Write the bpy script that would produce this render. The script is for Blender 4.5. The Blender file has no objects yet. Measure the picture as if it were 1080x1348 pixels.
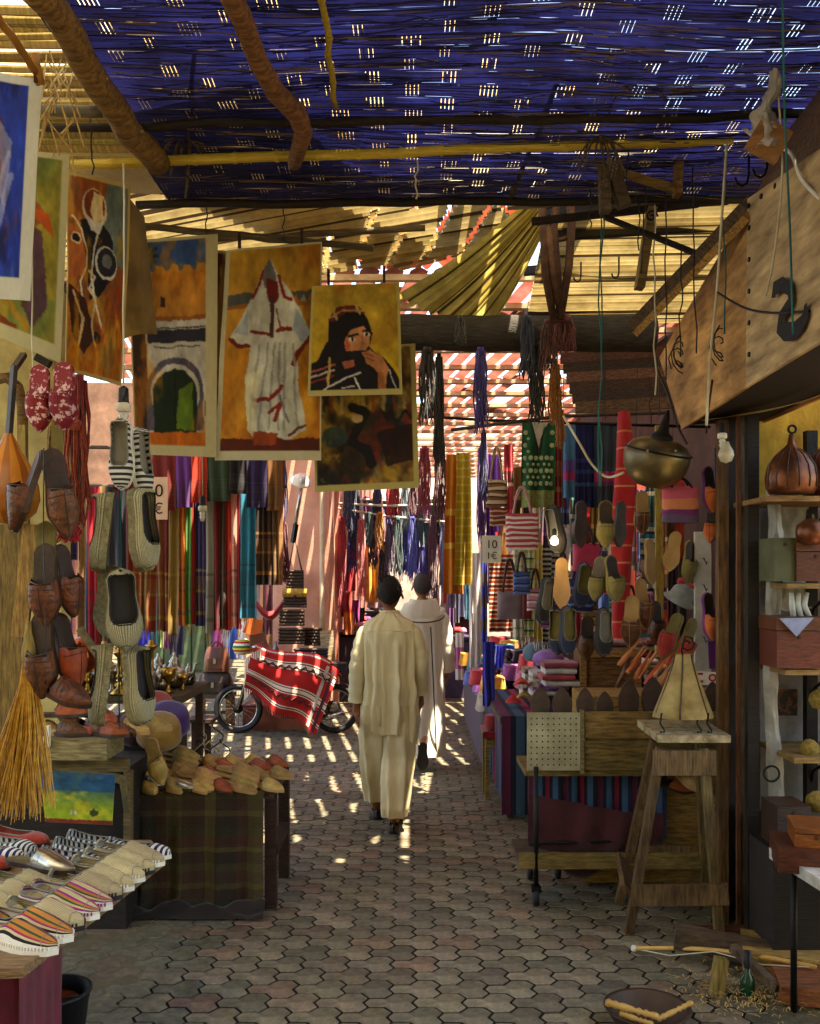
import bpy, math, random
import numpy as np
from mathutils import Vector, Matrix, Euler, noise
random.seed(7); R = random.Random(11)
PI = math.pi
S = bpy.context.scene
COL = S.collection
# ------------------------------------------------------------------ camera
F, CX, HY, H = 1250.0, 540.0, 755.0, 1.78      # focal length / vanishing point in photo pixels, eye height
cd = bpy.data.cameras.new('camera'); cam = bpy.data.objects.new('camera', cd); COL.objects.link(cam)
cd.sensor_fit = 'VERTICAL'; cd.sensor_height = 24; cd.sensor_width = 24
cd.lens = 24 * F / 1348; cd.shift_y = (HY - 674) / 1348
cam.location = (0, 0, H); cam.rotation_euler = (PI / 2, 0, 0)
cd.clip_end = 500; cd.clip_start = 0.05
S.camera = cam
# ------------------------------------------------------------------ world, sun, exposure
SUN = Vector((0.19, -0.16, 0.97)).normalized()
w = bpy.data.worlds.new('World'); S.world = w; w.use_nodes = True
sky = w.node_tree.nodes.new('ShaderNodeTexSky'); sky.sky_type = 'NISHITA'; sky.sun_disc = False
sky.sun_elevation = math.asin(SUN.z); sky.sun_rotation = math.atan2(SUN.x, SUN.y)
bg = w.node_tree.nodes['Background']; bg.inputs[1].default_value = 0.15
w.node_tree.links.new(sky.outputs[0], bg.inputs[0])
sd = bpy.data.lights.new('sun', 'SUN'); sun = bpy.data.objects.new('sun', sd); COL.objects.link(sun)
sd.energy = 5.0; sd.angle = math.radians(0.4); sd.color = (1, .95, .86)
sun.rotation_euler = SUN.to_track_quat('Z', 'Y').to_euler(); sun.location = (0, 8, 12)
S.view_settings.view_transform = 'Standard'; S.view_settings.look = 'None'
S.view_settings.gamma = 1; S.view_settings.exposure = 2.55
S.view_settings.use_white_balance = True; S.view_settings.white_balance_temperature = 7900
S.cycles.max_bounces = 10; S.cycles.diffuse_bounces = 6; S.cycles.transparent_max_bounces = 8
S.cycles.sample_clamp_indirect = 6; S.cycles.caustics_reflective = False; S.cycles.caustics_refractive = False
S.cycles.use_denoising = True
# ------------------------------------------------------------------ helpers
def P(x, y, D): return Vector(((x - CX) / F * D, D, H - (y - HY) / F * D))
def XW(x, D): return (x - CX) / F * D
def ZW(y, D): return H - (y - HY) / F * D
def GD(y): return H * F / (y - HY)             # distance of a point on the ground
def C(r, g, b):
    f = lambda v: (v / 255 / 12.92) if v <= 10 else ((v / 255 + .055) / 1.055) ** 2.4
    return (f(r), f(g), f(b), 1)
class MB:
    def __init__(s): s.v = []; s.f = []; s.uv = []; s.mi = []; s.col = None
    def add(s, vs, fs, uvs=None, mi=0):
        o = len(s.v); s.v += [tuple(v) for v in vs]
        for k, f in enumerate(fs):
            s.f.append(tuple(i + o for i in f)); s.mi.append(mi)
            s.uv.append([uvs[i] for i in f] if uvs is not None else [(0, 0)] * len(f))
        return s
    def box(s, c, d, rot=None, mi=0, taper=1.0):
        hx, hy, hz = d[0] / 2, d[1] / 2, d[2] / 2
        vs = [Vector((sx * hx * (taper if sz > 0 else 1), sy * hy * (taper if sz > 0 else 1), sz * hz)) for sz in (-1, 1) for sy in (-1, 1) for sx in (-1, 1)]
        if rot is not None:
            m = rot if isinstance(rot, Matrix) else Euler(rot).to_matrix()
            vs = [m @ v for v in vs]
        c = Vector(c); vs = [v + c for v in vs]
        fs = [(0, 2, 3, 1), (4, 5, 7, 6), (0, 1, 5, 4), (2, 6, 7, 3), (0, 4, 6, 2), (1, 3, 7, 5)]
        uv = [(0, 0), (1, 0), (0, 1), (1, 1), (0, 0), (1, 0), (0, 1), (1, 1)]
        return s.add(vs, fs, uv, mi)
    def beam(s, a, b, wd, ht, mi=0, up=(0, 0, 1)):
        a = Vector(a); b = Vector(b); d = b - a; L = d.length; x = d.normalized(); u = Vector(up)
        y = u.cross(x)
        if y.length < 1e-4: y = Vector((0, 1, 0)).cross(x)
        y.normalize(); z = x.cross(y)
        m = Matrix((x, y, z)).transposed()
        return s.box((a + b) / 2, (L, wd, ht), m, mi)
    def tube(s, pts, r, n=8, mi=0, cap=True, flat=1.0):
        pts = [Vector(p) for p in pts]; k = len(pts)
        rs = r if isinstance(r, (list, tuple)) else [r] * k
        t0 = (pts[1] - pts[0]).normalized()
        ref = Vector((0, 0, 1)) if abs(t0.z) < .9 else Vector((1, 0, 0))
        vs = []; uvs = []
        nrm = t0.cross(ref).normalized()
        for i, p in enumerate(pts):
            t = (pts[min(i + 1, k - 1)] - pts[max(i - 1, 0)])
            t = t.normalized() if t.length > 1e-9 else t0
            nrm = (nrm - t * nrm.dot(t))
            if nrm.length < 1e-6: nrm = t.orthogonal()
            nrm.normalize(); bn = t.cross(nrm)
            for j in range(n):
                a = 2 * PI * j / n
                vs.append(p + (nrm * math.cos(a) + bn * math.sin(a) * flat) * rs[i]); uvs.append((i / (k - 1), j / n))
        fs = [(i * n + j, i * n + (j + 1) % n, (i + 1) * n + (j + 1) % n, (i + 1) * n + j) for i in range(k - 1) for j in range(n)]
        if cap: fs += [tuple(range(n - 1, -1, -1)), tuple((k - 1) * n + j for j in range(n))]
        return s.add(vs, fs, uvs, mi)
    def lathe(s, prof, c=(0, 0, 0), n=16, mi=0, m=None, sx=1, sy=1):
        c = Vector(c); vs = []; uvs = []; k = len(prof)
        for i, (r, z) in enumerate(prof):
            for j in range(n):
                a = 2 * PI * j / n; v = Vector((r * math.cos(a) * sx, r * math.sin(a) * sy, z))
                vs.append((m @ v if m is not None else v) + c); uvs.append((i / (k - 1), j / n))
        fs = [(i * n + j, i * n + (j + 1) % n, (i + 1) * n + (j + 1) % n, (i + 1) * n + j) for i in range(k - 1) for j in range(n)]
        if prof[0][0] > 1e-4: fs.append(tuple(range(n - 1, -1, -1)))
        if prof[-1][0] > 1e-4: fs.append(tuple((k - 1) * n + j for j in range(n)))
        return s.add(vs, fs, uvs, mi)
    def grid(s, fn, nu, nv, mi=0, closeu=False, skip=None):
        vs = []; uvs = []
        for j in range(nv + 1):
            for i in range(nu + (0 if closeu else 1)):
                u, v = i / nu, j / nv; vs.append(fn(u, v)); uvs.append((u, v))
        W = nu if closeu else nu + 1
        fs = []
        for j in range(nv):
            for i in range(nu):
                if skip and skip((i + .5) / nu, (j + .5) / nv): continue
                i2 = (i + 1) % W if closeu else i + 1
                fs.append((j * W + i, j * W + i2, (j + 1) * W + i2, (j + 1) * W + i))
        return s.add(vs, fs, uvs, mi)
    def prism(s, poly, z0, z1, mi=0, m=None, top=None):
        n = len(poly); q = top or poly
        vs = [Vector((x, y, z0)) for x, y in poly] + [Vector((x, y, z1)) for x, y in q]
        if m is not None: vs = [m @ v for v in vs]
        fs = [tuple(range(n - 1, -1, -1)), tuple(range(n, 2 * n))] + [(i, (i + 1) % n, n + (i + 1) % n, n + i) for i in range(n)]
        return s.add(vs, fs, None, mi)
    def mesh(s, name, mats, smooth=False, off=None):
        me = bpy.data.meshes.new(name)
        vs = s.v if off is None else [(v[0] - off[0], v[1] - off[1], v[2] - off[2]) for v in s.v]
        me.from_pydata(vs, [], s.f)
        ul = me.uv_layers.new(name='UVMap')
        ul.data.foreach_set('uv', np.array([c for u in s.uv for c in u], 'f').ravel())
        mats = mats if isinstance(mats, (list, tuple)) else [mats]
        for m in mats: me.materials.append(m)
        if len(mats) > 1: me.polygons.foreach_set('material_index', s.mi)
        if smooth: me.polygons.foreach_set('use_smooth', [True] * len(s.f))
        if s.col is not None:
            ca = me.color_attributes.new('Col', 'FLOAT_COLOR', 'POINT'); ca.data.foreach_set('color', np.asarray(s.col, 'f').ravel())
        me.update()
        return me
def ob(name, me, parent=None, loc=(0, 0, 0), rot=(0, 0, 0)):
    o = bpy.data.objects.new(name, me); COL.objects.link(o); o.location = loc; o.rotation_euler = rot
    if parent is not None: o.parent = parent
    return o
def tag(o, label, cat, group=None):
    o['label'] = label; o['category'] = cat
    if group: o['group'] = group
    return o
def thing(name, label, cat, loc=(0, 0, 0), rot=(0, 0, 0), group=None, scale=1):
    o = ob(name, None, None, loc, rot); o.empty_display_size = .1
    o.scale = (scale,) * 3
    return tag(o, label, cat, group)
def part(name, mb, mats, parent, smooth=False, off=True, base=None):
    """mb in world coordinates; parent an unrotated Empty (off) or in local coordinates (off=False)"""
    o = ob(name, mb.mesh(name, mats, smooth, parent.location if off else None), parent)
    return o
def sub(name, mb, mats, partobj, smooth=False, root=None):
    off = None
    if root is not None: off = root.location
    return ob(name, mb.mesh(name, mats, smooth, off), partobj)
def single(name, mb, mats, label, cat, group=None, smooth=False, base=None):
    """one-mesh thing in world coordinates, origin at its base"""
    a = np.array(mb.v); b = base or ((a[:, 0].min() + a[:, 0].max()) / 2, (a[:, 1].min() + a[:, 1].max()) / 2, a[:, 2].min())
    o = ob(name, mb.mesh(name, mats, smooth, b), None, b)
    return tag(o, label, cat, group)
def struct(name, mb, mats, smooth=False, kind='structure'):
    o = ob(name, mb.mesh(name, mats, smooth)); o['kind'] = kind; return o
def copy_tree(o, parent=None):
    c = o.copy(); COL.objects.link(c); c.parent = parent
    for ch in list(o.children): copy_tree(ch, c)
    return c
def place(proto, used, loc, rot, label, scale=1, group=None):
    """first use moves the prototype, later uses copy it with its parts"""
    o = proto if not used.get(proto.name) else copy_tree(proto)
    used[proto.name] = True
    o.location = loc; o.rotation_euler = rot; o.scale = (scale,) * 3 if not isinstance(scale, tuple) else scale
    o['label'] = label
    if group: o['group'] = group
    return o
# ------------------------------------------------------------------ materials
MATS = {}
def N(nt, t, **kw):
    n = nt.nodes.new(t)
    for k, v in kw.items(): setattr(n, k, v)
    return n
def M(name, col, col2=None, rough=.8, metal=0, scale=6, bump=.15, bscale=None, kind='noise', st=(1, 1, 1), trans=0, spec=.3,
      bands=None, rep=1, axis='v', jitter=.12, sheen=0, coord='Object', weave=0, dirt=0, ramp=(.32, .68), bands2=None, rep2=1):
    if name in MATS: return MATS[name]
    m = bpy.data.materials.new(name); m.use_nodes = True; nt = m.node_tree; L = nt.links.new
    b = nt.nodes['Principled BSDF']; out = nt.nodes['Material Output']
    b.inputs['Roughness'].default_value = rough; b.inputs['Metallic'].default_value = metal
    b.inputs['Specular IOR Level'].default_value = spec
    if sheen: b.inputs['Sheen Weight'].default_value = sheen
    tc = N(nt, 'ShaderNodeTexCoord'); mp = N(nt, 'ShaderNodeMapping'); mp.inputs['Scale'].default_value = st
    L(tc.outputs[coord], mp.inputs[0])
    ns = N(nt, 'ShaderNodeTexNoise'); ns.inputs['Scale'].default_value = scale; ns.inputs['Detail'].default_value = 6; ns.inputs['Roughness'].default_value = .6
    L(mp.outputs[0], ns.inputs['Vector'])
    if col2 is None: col2 = tuple(c * .62 for c in col[:3]) + (1,)
    if kind == 'vcol':
        at = N(nt, 'ShaderNodeAttribute', attribute_name='Col'); csock = at.outputs['Color']
    elif kind == 'bands':
        sx = N(nt, 'ShaderNodeSeparateXYZ'); L(tc.outputs['UV'], sx.inputs[0])
        fr = N(nt, 'ShaderNodeMath', operation='MULTIPLY'); fr.inputs[1].default_value = rep; L(sx.outputs[0 if axis == 'u' else 1], fr.inputs[0])
        f2 = N(nt, 'ShaderNodeMath', operation='FRACT'); L(fr.outputs[0], f2.inputs[0])
        cr = N(nt, 'ShaderNodeValToRGB'); cr.color_ramp.interpolation = 'CONSTANT'
        tot = sum(x[0] for x in bands); pos = 0; e = cr.color_ramp.elements
        while len(e) < len(bands): e.new(.5)
        for k, (wd, c) in enumerate(bands): e[k].position = pos / tot; e[k].color = c; pos += wd
        L(f2.outputs[0], cr.inputs[0]); csock = cr.outputs[0]
        if bands2:
            g1 = N(nt, 'ShaderNodeMath', operation='MULTIPLY'); g1.inputs[1].default_value = rep2; L(sx.outputs[1 if axis == 'u' else 0], g1.inputs[0])
            g2 = N(nt, 'ShaderNodeMath', operation='FRACT'); L(g1.outputs[0], g2.inputs[0]); c2 = N(nt, 'ShaderNodeValToRGB'); c2.color_ramp.interpolation = 'CONSTANT'
            tot = sum(x[0] for x in bands2); pos = 0; e = c2.color_ramp.elements
            while len(e) < len(bands2): e.new(.5)
            for k, (wd, c) in enumerate(bands2): e[k].position = pos / tot; e[k].color = c; pos += wd
            L(g2.outputs[0], c2.inputs[0]); m2 = N(nt, 'ShaderNodeMix', data_type='RGBA', blend_type='MIX'); m2.inputs[0].default_value = .5; L(csock, m2.inputs[6]); L(c2.outputs[0], m2.inputs[7]); csock = m2.outputs[2]
        mx = N(nt, 'ShaderNodeMix', data_type='RGBA', blend_type='MULTIPLY'); mx.inputs[0].default_value = .3
        L(csock, mx.inputs[6]); L(ns.outputs['Fac'], mx.inputs[7]); csock = mx.outputs[2]
    else:
        cr = N(nt, 'ShaderNodeValToRGB'); e = cr.color_ramp.elements; e[0].position = ramp[0]; e[1].position = ramp[1]; e[0].color = col2; e[1].color = col
        L(ns.outputs['Fac'], cr.inputs[0]); csock = cr.outputs[0]
    if dirt:
        n3 = N(nt, 'ShaderNodeTexNoise'); n3.inputs['Scale'].default_value = 2.3; n3.inputs['Detail'].default_value = 8; n3.inputs['Roughness'].default_value = .7
        L(tc.outputs['Object'], n3.inputs['Vector'])
        r3 = N(nt, 'ShaderNodeValToRGB'); r3.color_ramp.elements[0].position = .42; r3.color_ramp.elements[1].position = .62
        r3.color_ramp.elements[0].color = (1 - dirt, 1 - dirt * 1.05, 1 - dirt * 1.15, 1); r3.color_ramp.elements[1].color = (1, 1, 1, 1)
        L(n3.outputs['Fac'], r3.inputs[0])
        mx = N(nt, 'ShaderNodeMix', data_type='RGBA', blend_type='MULTIPLY'); mx.inputs[0].default_value = 1
        L(csock, mx.inputs[6]); L(r3.outputs[0], mx.inputs[7]); csock = mx.outputs[2]
    if jitter:
        oi = N(nt, 'ShaderNodeObjectInfo'); hs = N(nt, 'ShaderNodeHueSaturation')
        mr = N(nt, 'ShaderNodeMapRange'); mr.inputs[3].default_value = 1 - jitter * 2; mr.inputs[4].default_value = 1 + jitter * 2
        L(oi.outputs['Random'], mr.inputs[0]); L(mr.outputs[0], hs.inputs['Value'])
        mh = N(nt, 'ShaderNodeMapRange'); mh.inputs[3].default_value = .5 - jitter * .1; mh.inputs[4].default_value = .5 + jitter * .1
        mm = N(nt, 'ShaderNodeMath', operation='MULTIPLY'); mm.inputs[1].default_value = 7.31; mf = N(nt, 'ShaderNodeMath', operation='FRACT')
        L(oi.outputs['Random'], mm.inputs[0]); L(mm.outputs[0], mf.inputs[0]); L(mf.outputs[0], mh.inputs[0]); L(mh.outputs[0], hs.inputs['Hue'])
        L(csock, hs.inputs['Color']); csock = hs.outputs[0]
    L(csock, b.inputs['Base Color'])
    if bump:
        bp = N(nt, 'ShaderNodeBump'); bp.inputs['Strength'].default_value = bump; bp.inputs['Distance'].default_value = .01
        if weave:
            wv = N(nt, 'ShaderNodeTexWave'); wv.inputs['Scale'].default_value = weave; wv.inputs['Distortion'].default_value = 1.5; wv.inputs['Detail'].default_value = 2
            wv.bands_direction = 'X' if axis == 'u' else 'Y'
            L(tc.outputs['UV'], wv.inputs['Vector']); L(wv.outputs['Fac'], bp.inputs['Height'])
        else:
            n2 = N(nt, 'ShaderNodeTexNoise'); n2.inputs['Scale'].default_value = bscale or scale * 5; n2.inputs['Detail'].default_value = 4
            L(mp.outputs[0], n2.inputs['Vector']); L(n2.outputs['Fac'], bp.inputs['Height'])
        L(bp.outputs[0], b.inputs['Normal'])
    if trans:
        tr = N(nt, 'ShaderNodeBsdfTranslucent'); L(csock, tr.inputs[0])
        ms = N(nt, 'ShaderNodeMixShader'); ms.inputs[0].default_value = trans
        L(b.outputs[0], ms.inputs[1]); L(tr.outputs[0], ms.inputs[2]); L(ms.outputs[0], out.inputs[0])
    MATS[name] = m; return m
def wood(name, r, g, b, **kw):
    d = dict(scale=5, st=(2.2, 16, 16), bump=.55, bscale=14, rough=.75, dirt=.22); d.update(kw)
    return M(name, C(r, g, b), C(r * .55, g * .52, b * .5), **d)
def woodv(name, r, g, b, **kw):
    d = dict(st=(16, 16, 1.8)); d.update(kw); return wood(name, r, g, b, **d)
def fab(name, r, g, b, **kw):
    d = dict(scale=9, bump=.25, bscale=240, rough=.9, sheen=.2, jitter=.06); d.update(kw)
    return M(name, C(r, g, b), C(r * .72, g * .7, b * .72), **d)
def metal(name, r, g, b, rough=.35, **kw):
    d = dict(scale=14, bump=.12, bscale=60, rough=rough, metal=1, jitter=.05); d.update(kw)
    return M(name, C(r, g, b), C(r * .6, g * .58, b * .55), **d)
def bez(a, b, c, n=8):
    a, b, c = Vector(a), Vector(b), Vector(c)
    return [(1 - t) ** 2 * a + 2 * t * (1 - t) * b + t * t * c for t in [i / n for i in range(n + 1)]]
def wob(a, b, n=8, amp=.01, rnd=R):
    a, b = Vector(a), Vector(b)
    return [a.lerp(b, i / n) + (Vector((rnd.uniform(-1, 1), rnd.uniform(-1, 1), rnd.uniform(-1, 1))) * amp if 0 < i < n else Vector()) for i in range(n + 1)]
def nz(x, y, z=0): return noise.noise(Vector((x, y, z)))
# ------------------------------------------------------------------ ground and paving
m_ground = M('ground_dust', C(120, 108, 88), C(88, 78, 64), rough=.95, scale=3, bump=.4, bscale=40, jitter=0)
g = MB(); g.add([(-60, -30, -.03), (60, -30, -.03), (60, 90, -.03), (-60, 90, -.03)], [(0, 1, 2, 3)])
ground = struct('ground', g, m_ground)
m_joint = M('paving_joint_sand', C(20, 17, 14), C(10, 8, 7), rough=1, scale=30, bump=.3, jitter=0)
g = MB(); g.add([(-14, 1.2, -.0032), (5, 1.2, -.0032), (5, 32, -.0032), (-14, 32, -.0032)], [(0, 1, 2, 3)])
pavement = struct('pavement', g, m_joint)
m_pav = [M('paver_concrete_%d' % i, C(*c), C(*(x * .68 for x in c)), rough=.72, scale=26, bump=.6, bscale=150, jitter=.13, spec=.4, dirt=.42)
         for i, c in enumerate([(150, 139, 115), (140, 131, 109), (148, 134, 110), (132, 125, 104), (152, 126, 104)])]
PL, PW, PN = .204, .088, .042          # paver period along x, wide / narrow half height
fish = [(0, 0), (.11, -PN), (.44, -PN), (.61, -PW), (.94, -PW), (1.11, -PN), (1.0, 0), (1.11, PN), (.94, PW), (.61, PW), (.44, PN), (.11, PN)]
fish = [((x - .55) * PL, y) for x, y in fish]
def inset(poly, d):
    n = len(poly); out = []
    for i in range(n):
        p0, p1, p2 = [Vector(poly[j % n]) for j in (i - 1, i, i + 1)]
        a = (p1 - p0).normalized(); b_ = (p2 - p1).normalized()
        na = Vector((-a.y, a.x)); nb = Vector((-b_.y, b_.x)); s_ = na + nb
        out.append(tuple(p1 + s_ * (d / max(.35, s_.dot(na)))))
    return out
f_lo = inset(fish, .0060); f_hi = inset(fish, .0075)
fan = [(0, 1, 11), (1, 2, 10, 11), (2, 3, 9, 10), (3, 4, 8, 9), (4, 5, 6), (4, 6, 8), (6, 7, 8)]
def paver_geo(mb, x=0, y=0, z=0, mi=0, tx=0, ty=0):
    vs = [(a + x, b + y, -.024) for a, b in f_lo] + [(a + x, b + y, z - .005 + a * tx + b * ty) for a, b in f_lo] + [(a + x, b + y, z + a * tx + b * ty) for a, b in f_hi]
    n = 12; fs = [(i, (i + 1) % n, n + (i + 1) % n, n + i) for i in range(n)] + [(n + i, n + (i + 1) % n, 2 * n + (i + 1) % n, 2 * n + i) for i in range(n)]
    fs += [tuple(2 * n + i for i in f) for f in fan]
    mb.add(vs, fs, None, mi)
pm = []
for k in range(5):
    mb = MB(); paver_geo(mb); pm.append(mb.mesh('paver', m_pav[k]))
far = MB(); cand = []
PR = PW + PN
for r in range(int((22 - 3.5) / PR)):
    Y = 3.55 + r * PR
    half = .52 * Y + .2
    for c in range(int(-9 / PL), int(2.7 / PL) + 1):
        X = (c + (.5 if r % 2 else 0)) * PL + .02
        if X < -half or X > half: continue
        if Y > 9 and X < -1.2 and Y < 9: continue
        cand.append((X, Y))
near = [p for p in cand if p[1] < 6.6 and -.98 < p[0] < 1.42 and abs(p[0]) < .46 * p[1]]
near.sort(key=lambda p: p[1]); near = set(near[:300])
for (X, Y) in cand:
    k = R.choices(range(5), (4, 4, 3, 3, 1.2))[0]; z = R.uniform(-.0012, .0022)
    if (X, Y) in near:
        o = ob('paver', pm[k], pavement, (X, Y, z), (R.uniform(-.008, .008), R.uniform(-.006, .006), R.uniform(-.012, .012)))
    else: paver_geo(far, X, Y, z, k, R.uniform(-.006, .006), R.uniform(-.008, .008))
o = ob('paver_field', far.mesh('paver_field', m_pav), pavement); o['kind'] = 'stuff'
# dusty sand drifted over the paving at the left
def sand_z(u, v):
    X = -2.6 + 2.0 * u; Y = 3.3 + 2.2 * v
    e = min(1, (1 - u) * 3.2) * min(1, (1 - v) * 4, v * 5)
    return (X, Y, -.008 + .008 * e * min(1, max(0, (-.95 - X) * 1.6 + .35)) + .004 * nz(X * 3, Y * 3) * e + .003 * nz(X * 15, Y * 15))
mb = MB(); mb.grid(sand_z, 50, 50)
struct('drifted_sand', mb, M('drifted_sand', C(112, 100, 74), C(84, 74, 52), rough=1, scale=9, bump=.4, bscale=120, jitter=0), True, 'stuff')
def sand2(u, v):
    X = .75 + 2.0 * u; Y = 3.4 + 1.5 * v
    e = min(1, u * 2.0) * min(1, (1 - v) * 4, v * 5)
    return (X, Y, -.009 + .0085 * e + .006 * nz(X * 4, Y * 4, 3) * e + .003 * nz(X * 15, Y * 15))
mb = MB(); mb.grid(sand2, 44, 36)
struct('swept_dust', mb, MATS['drifted_sand'], True, 'stuff')
# ------------------------------------------------------------------ walls and buildings
m_plas = M('cream_plaster', C(214, 196, 132), C(180, 158, 96), rough=.9, scale=3, bump=.4, bscale=26, dirt=.35, jitter=0)
m_pink = M('pink_plaster', C(240, 184, 158), C(224, 160, 132), rough=.9, scale=2.2, bump=.3, bscale=22, dirt=.18, jitter=0)
m_pink2 = M('salmon_plaster', C(228, 156, 132), C(206, 130, 108), rough=.9, scale=2.2, bump=.3, bscale=22, dirt=.22, jitter=0)
m_grey = M('grey_limewash', C(140, 136, 134), C(110, 106, 104), rough=.9, scale=3, bump=.4, bscale=30, dirt=.3, jitter=0)
m_dark = M('shop_dark_interior', C(46, 36, 30), C(28, 22, 18), rough=.9, scale=3, jitter=0)
def wall(name, x0, x1, y0, y1, z0, z1, mat, label, cat='wall', seg=10):
    """a wall with slightly uneven plaster faces"""
    mb = MB(); nx = max(2, int((x1 - x0) * 4)); ny = max(2, int((y1 - y0) * 2)); nzz = max(2, int((z1 - z0) * 4))
    nx, ny, nzz = min(nx, 30), min(ny, 30), min(nzz, 20)
    a = .012
    mb.grid(lambda u, v: (x0 + (x1 - x0) * u, y0 + a * nz(u * 7, v * 7, x0), z0 + (z1 - z0) * v), nx, nzz)
    mb.grid(lambda u, v: (x1 - (x1 - x0) * u, y1, z0 + (z1 - z0) * v), 1, 1)
    mb.grid(lambda u, v: (x1 + a * nz(u * 9, v * 7, 5), y0 + (y1 - y0) * u, z0 + (z1 - z0) * v), ny, nzz)
    mb.grid(lambda u, v: (x0 + a * nz(u * 9, v * 7, 8), y1 - (y1 - y0) * u, z0 + (z1 - z0) * v), ny, nzz)
    mb.grid(lambda u, v: (x0 + (x1 - x0) * u, y0 + (y1 - y0) * v, z1), 1, 1)
    return single(name, mb, mat, label, cat, base=(x0, y0, z0))
wall('shop_wall', -3.4, -1.93, 5.25, 5.4, -.02, 3.35, m_plas, 'cream plastered wall behind the hanging lute and slippers', 'wall')
wall('pink_pillar', -1.72, -1.02, 11.9, 12.9, -.02, 4.22, m_pink, 'pale pink plastered pillar with wicker bags hanging on it', 'pillar')
wall('salmon_building', -1.62, -.98, 12.95, 26, -.02, 4.2, m_pink2, 'salmon building side running back along the alley', 'building')
wall('plaza_building', -13, -1.7, 21, 21.6, -.02, 6, M('plaza_render', C(150, 110, 84), C(110, 78, 60), rough=.9, scale=2, dirt=.3, jitter=0), 'brown rendered building closing the side square', 'building')
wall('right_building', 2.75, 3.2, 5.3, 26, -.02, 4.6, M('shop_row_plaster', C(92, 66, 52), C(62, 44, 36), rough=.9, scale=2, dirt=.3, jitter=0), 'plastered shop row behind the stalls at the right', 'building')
wall('end_house', -4, 5, 27, 27.5, -.02, 6.5, M('end_house_plaster', C(232, 214, 196), C(212, 190, 168), rough=.9, scale=2, dirt=.15, jitter=0), 'bright cream house closing the far end of the alley', 'building')
wall('added_back_house', -9, 9, -6.2, -5.6, -.02, 5.2, m_plas, 'plastered house added unseen behind the viewer to cut sky fill', 'building')  # unseen house added behind the viewer to darken the foreground
# craft shop at the right: grey lower wall and yellow upper wall facing the camera
mb = MB(); x0, x1, Y = 1.80, 3.1, 4.88
mb.grid(lambda u, v: (x0 + (x1 - x0) * u, Y + .008 * nz(u * 8, v * 14, 1), -.02 + 2.2 * v), 20, 24)
mb.grid(lambda u, v: (x0, Y + .25 * u, -.02 + 3.5 * v), 2, 2)
cw = single('craft_shop_wall', mb, m_grey, 'grey limewashed lower wall behind the craft shelves', 'wall', base=(x0, Y, 0))
mb = MB(); mb.grid(lambda u, v: (x0 - .02 + (x1 - x0) * u, Y - .012 + .008 * nz(u * 8, v * 9, 2), 2.17 + 1.4 * v), 16, 12)
mb.grid(lambda u, v: (x0 - .02 + (x1 - x0) * u, Y - .012 + .05 * v, 2.17), 2, 1)
single('yellow_upper_wall', mb, M('yellow_limewash', C(206, 168, 62), C(170, 130, 40), rough=.85, scale=5, bump=.4, bscale=40, dirt=.35, jitter=0), 'mustard yellow upper wall above the craft shelves', 'wall', base=(x0, Y, 2.17))
# ------------------------------------------------------------------ blue reed mat overhead
m_blue = M('blue_reed', C(42, 48, 128), C(30, 26, 50), rough=.55, scale=3.2, st=(.7, 14, 1), bump=1.0, bscale=9, trans=.12, jitter=0, dirt=.55)  # blue and dark violet mixed by noise
m_reed = M('bare_reed', C(150, 130, 90), C(66, 54, 70), rough=.6, scale=3, st=(.8, 20, 1), jitter=.1, trans=.15)
MZ = 3.6
def mat_x0(y): return -1.22 + .03 * (y - 3)
mb = MB(); ry = .085; cxp = .145
slit = MB()
def q(mb, xa, xb, ya, yb, dz=0):
    n = max(1, int((xb - xa) / .15)); vs = []; fs = []
    for i in range(n + 1):
        X = xa + (xb - xa) * i / n
        for Y in (ya, yb): vs.append((X, Y, dz + MZ + .035 * nz(X * 1.1, Y * 1.6) + .004 * nz(X * 5, Y * 9)))
    for i in range(n): fs.append((2 * i, 2 * i + 2, 2 * i + 3, 2 * i + 1))
    mb.add(vs, fs)
r = 0; y = -2.4  # mat runs on unseen behind the viewer to darken the foreground
while y < 4.62:
    x_end = 2.7
    q(mb, mat_x0(y), x_end, y, y + .013); ya, yb = y + .013, y + ry
    x = mat_x0(y); c = 0
    if y > 2.3:
        X0 = x
        while x < x_end - .2:
            gx = X0 + c * cxp + .02
            if (r + c) % 2 == 0 and R.random() < .86:
                k = R.choice((3, 4, 4, 5)); sp = .0155; wsl = R.uniform(.0012, .0038)
                gx += R.uniform(-.01, .01)
                for j in range(k):
                    s0 = gx + j * sp
                    if s0 > x: q(mb, x, s0, ya, yb); q(slit, s0 - .001, s0 + wsl + .001, ya, yb, .007); x = s0 + wsl
                    if R.random() < .18: q(mb, s0, s0 + wsl, ya + R.uniform(0, .03), yb)
            c += 1
            if gx > x_end - .3: break
    q(mb, x, x_end, ya, yb)
    y += ry; r += 1
mat = thing('reed_mat', 'blue woven reed mat roofing the front of the passage', 'awning', (.7, 2.5, MZ))
part('woven_sheet', mb, m_blue, mat)
o = part('added_slit_backing', slit, M('slit_backing_tan', C(206, 178, 122), C(150, 122, 76), rough=.6, trans=.6, jitter=0, bump=0, scale=20), mat); o['kind'] = 'stuff'  # tan backing added in the slits to stop sun speckles
rb = MB()
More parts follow.
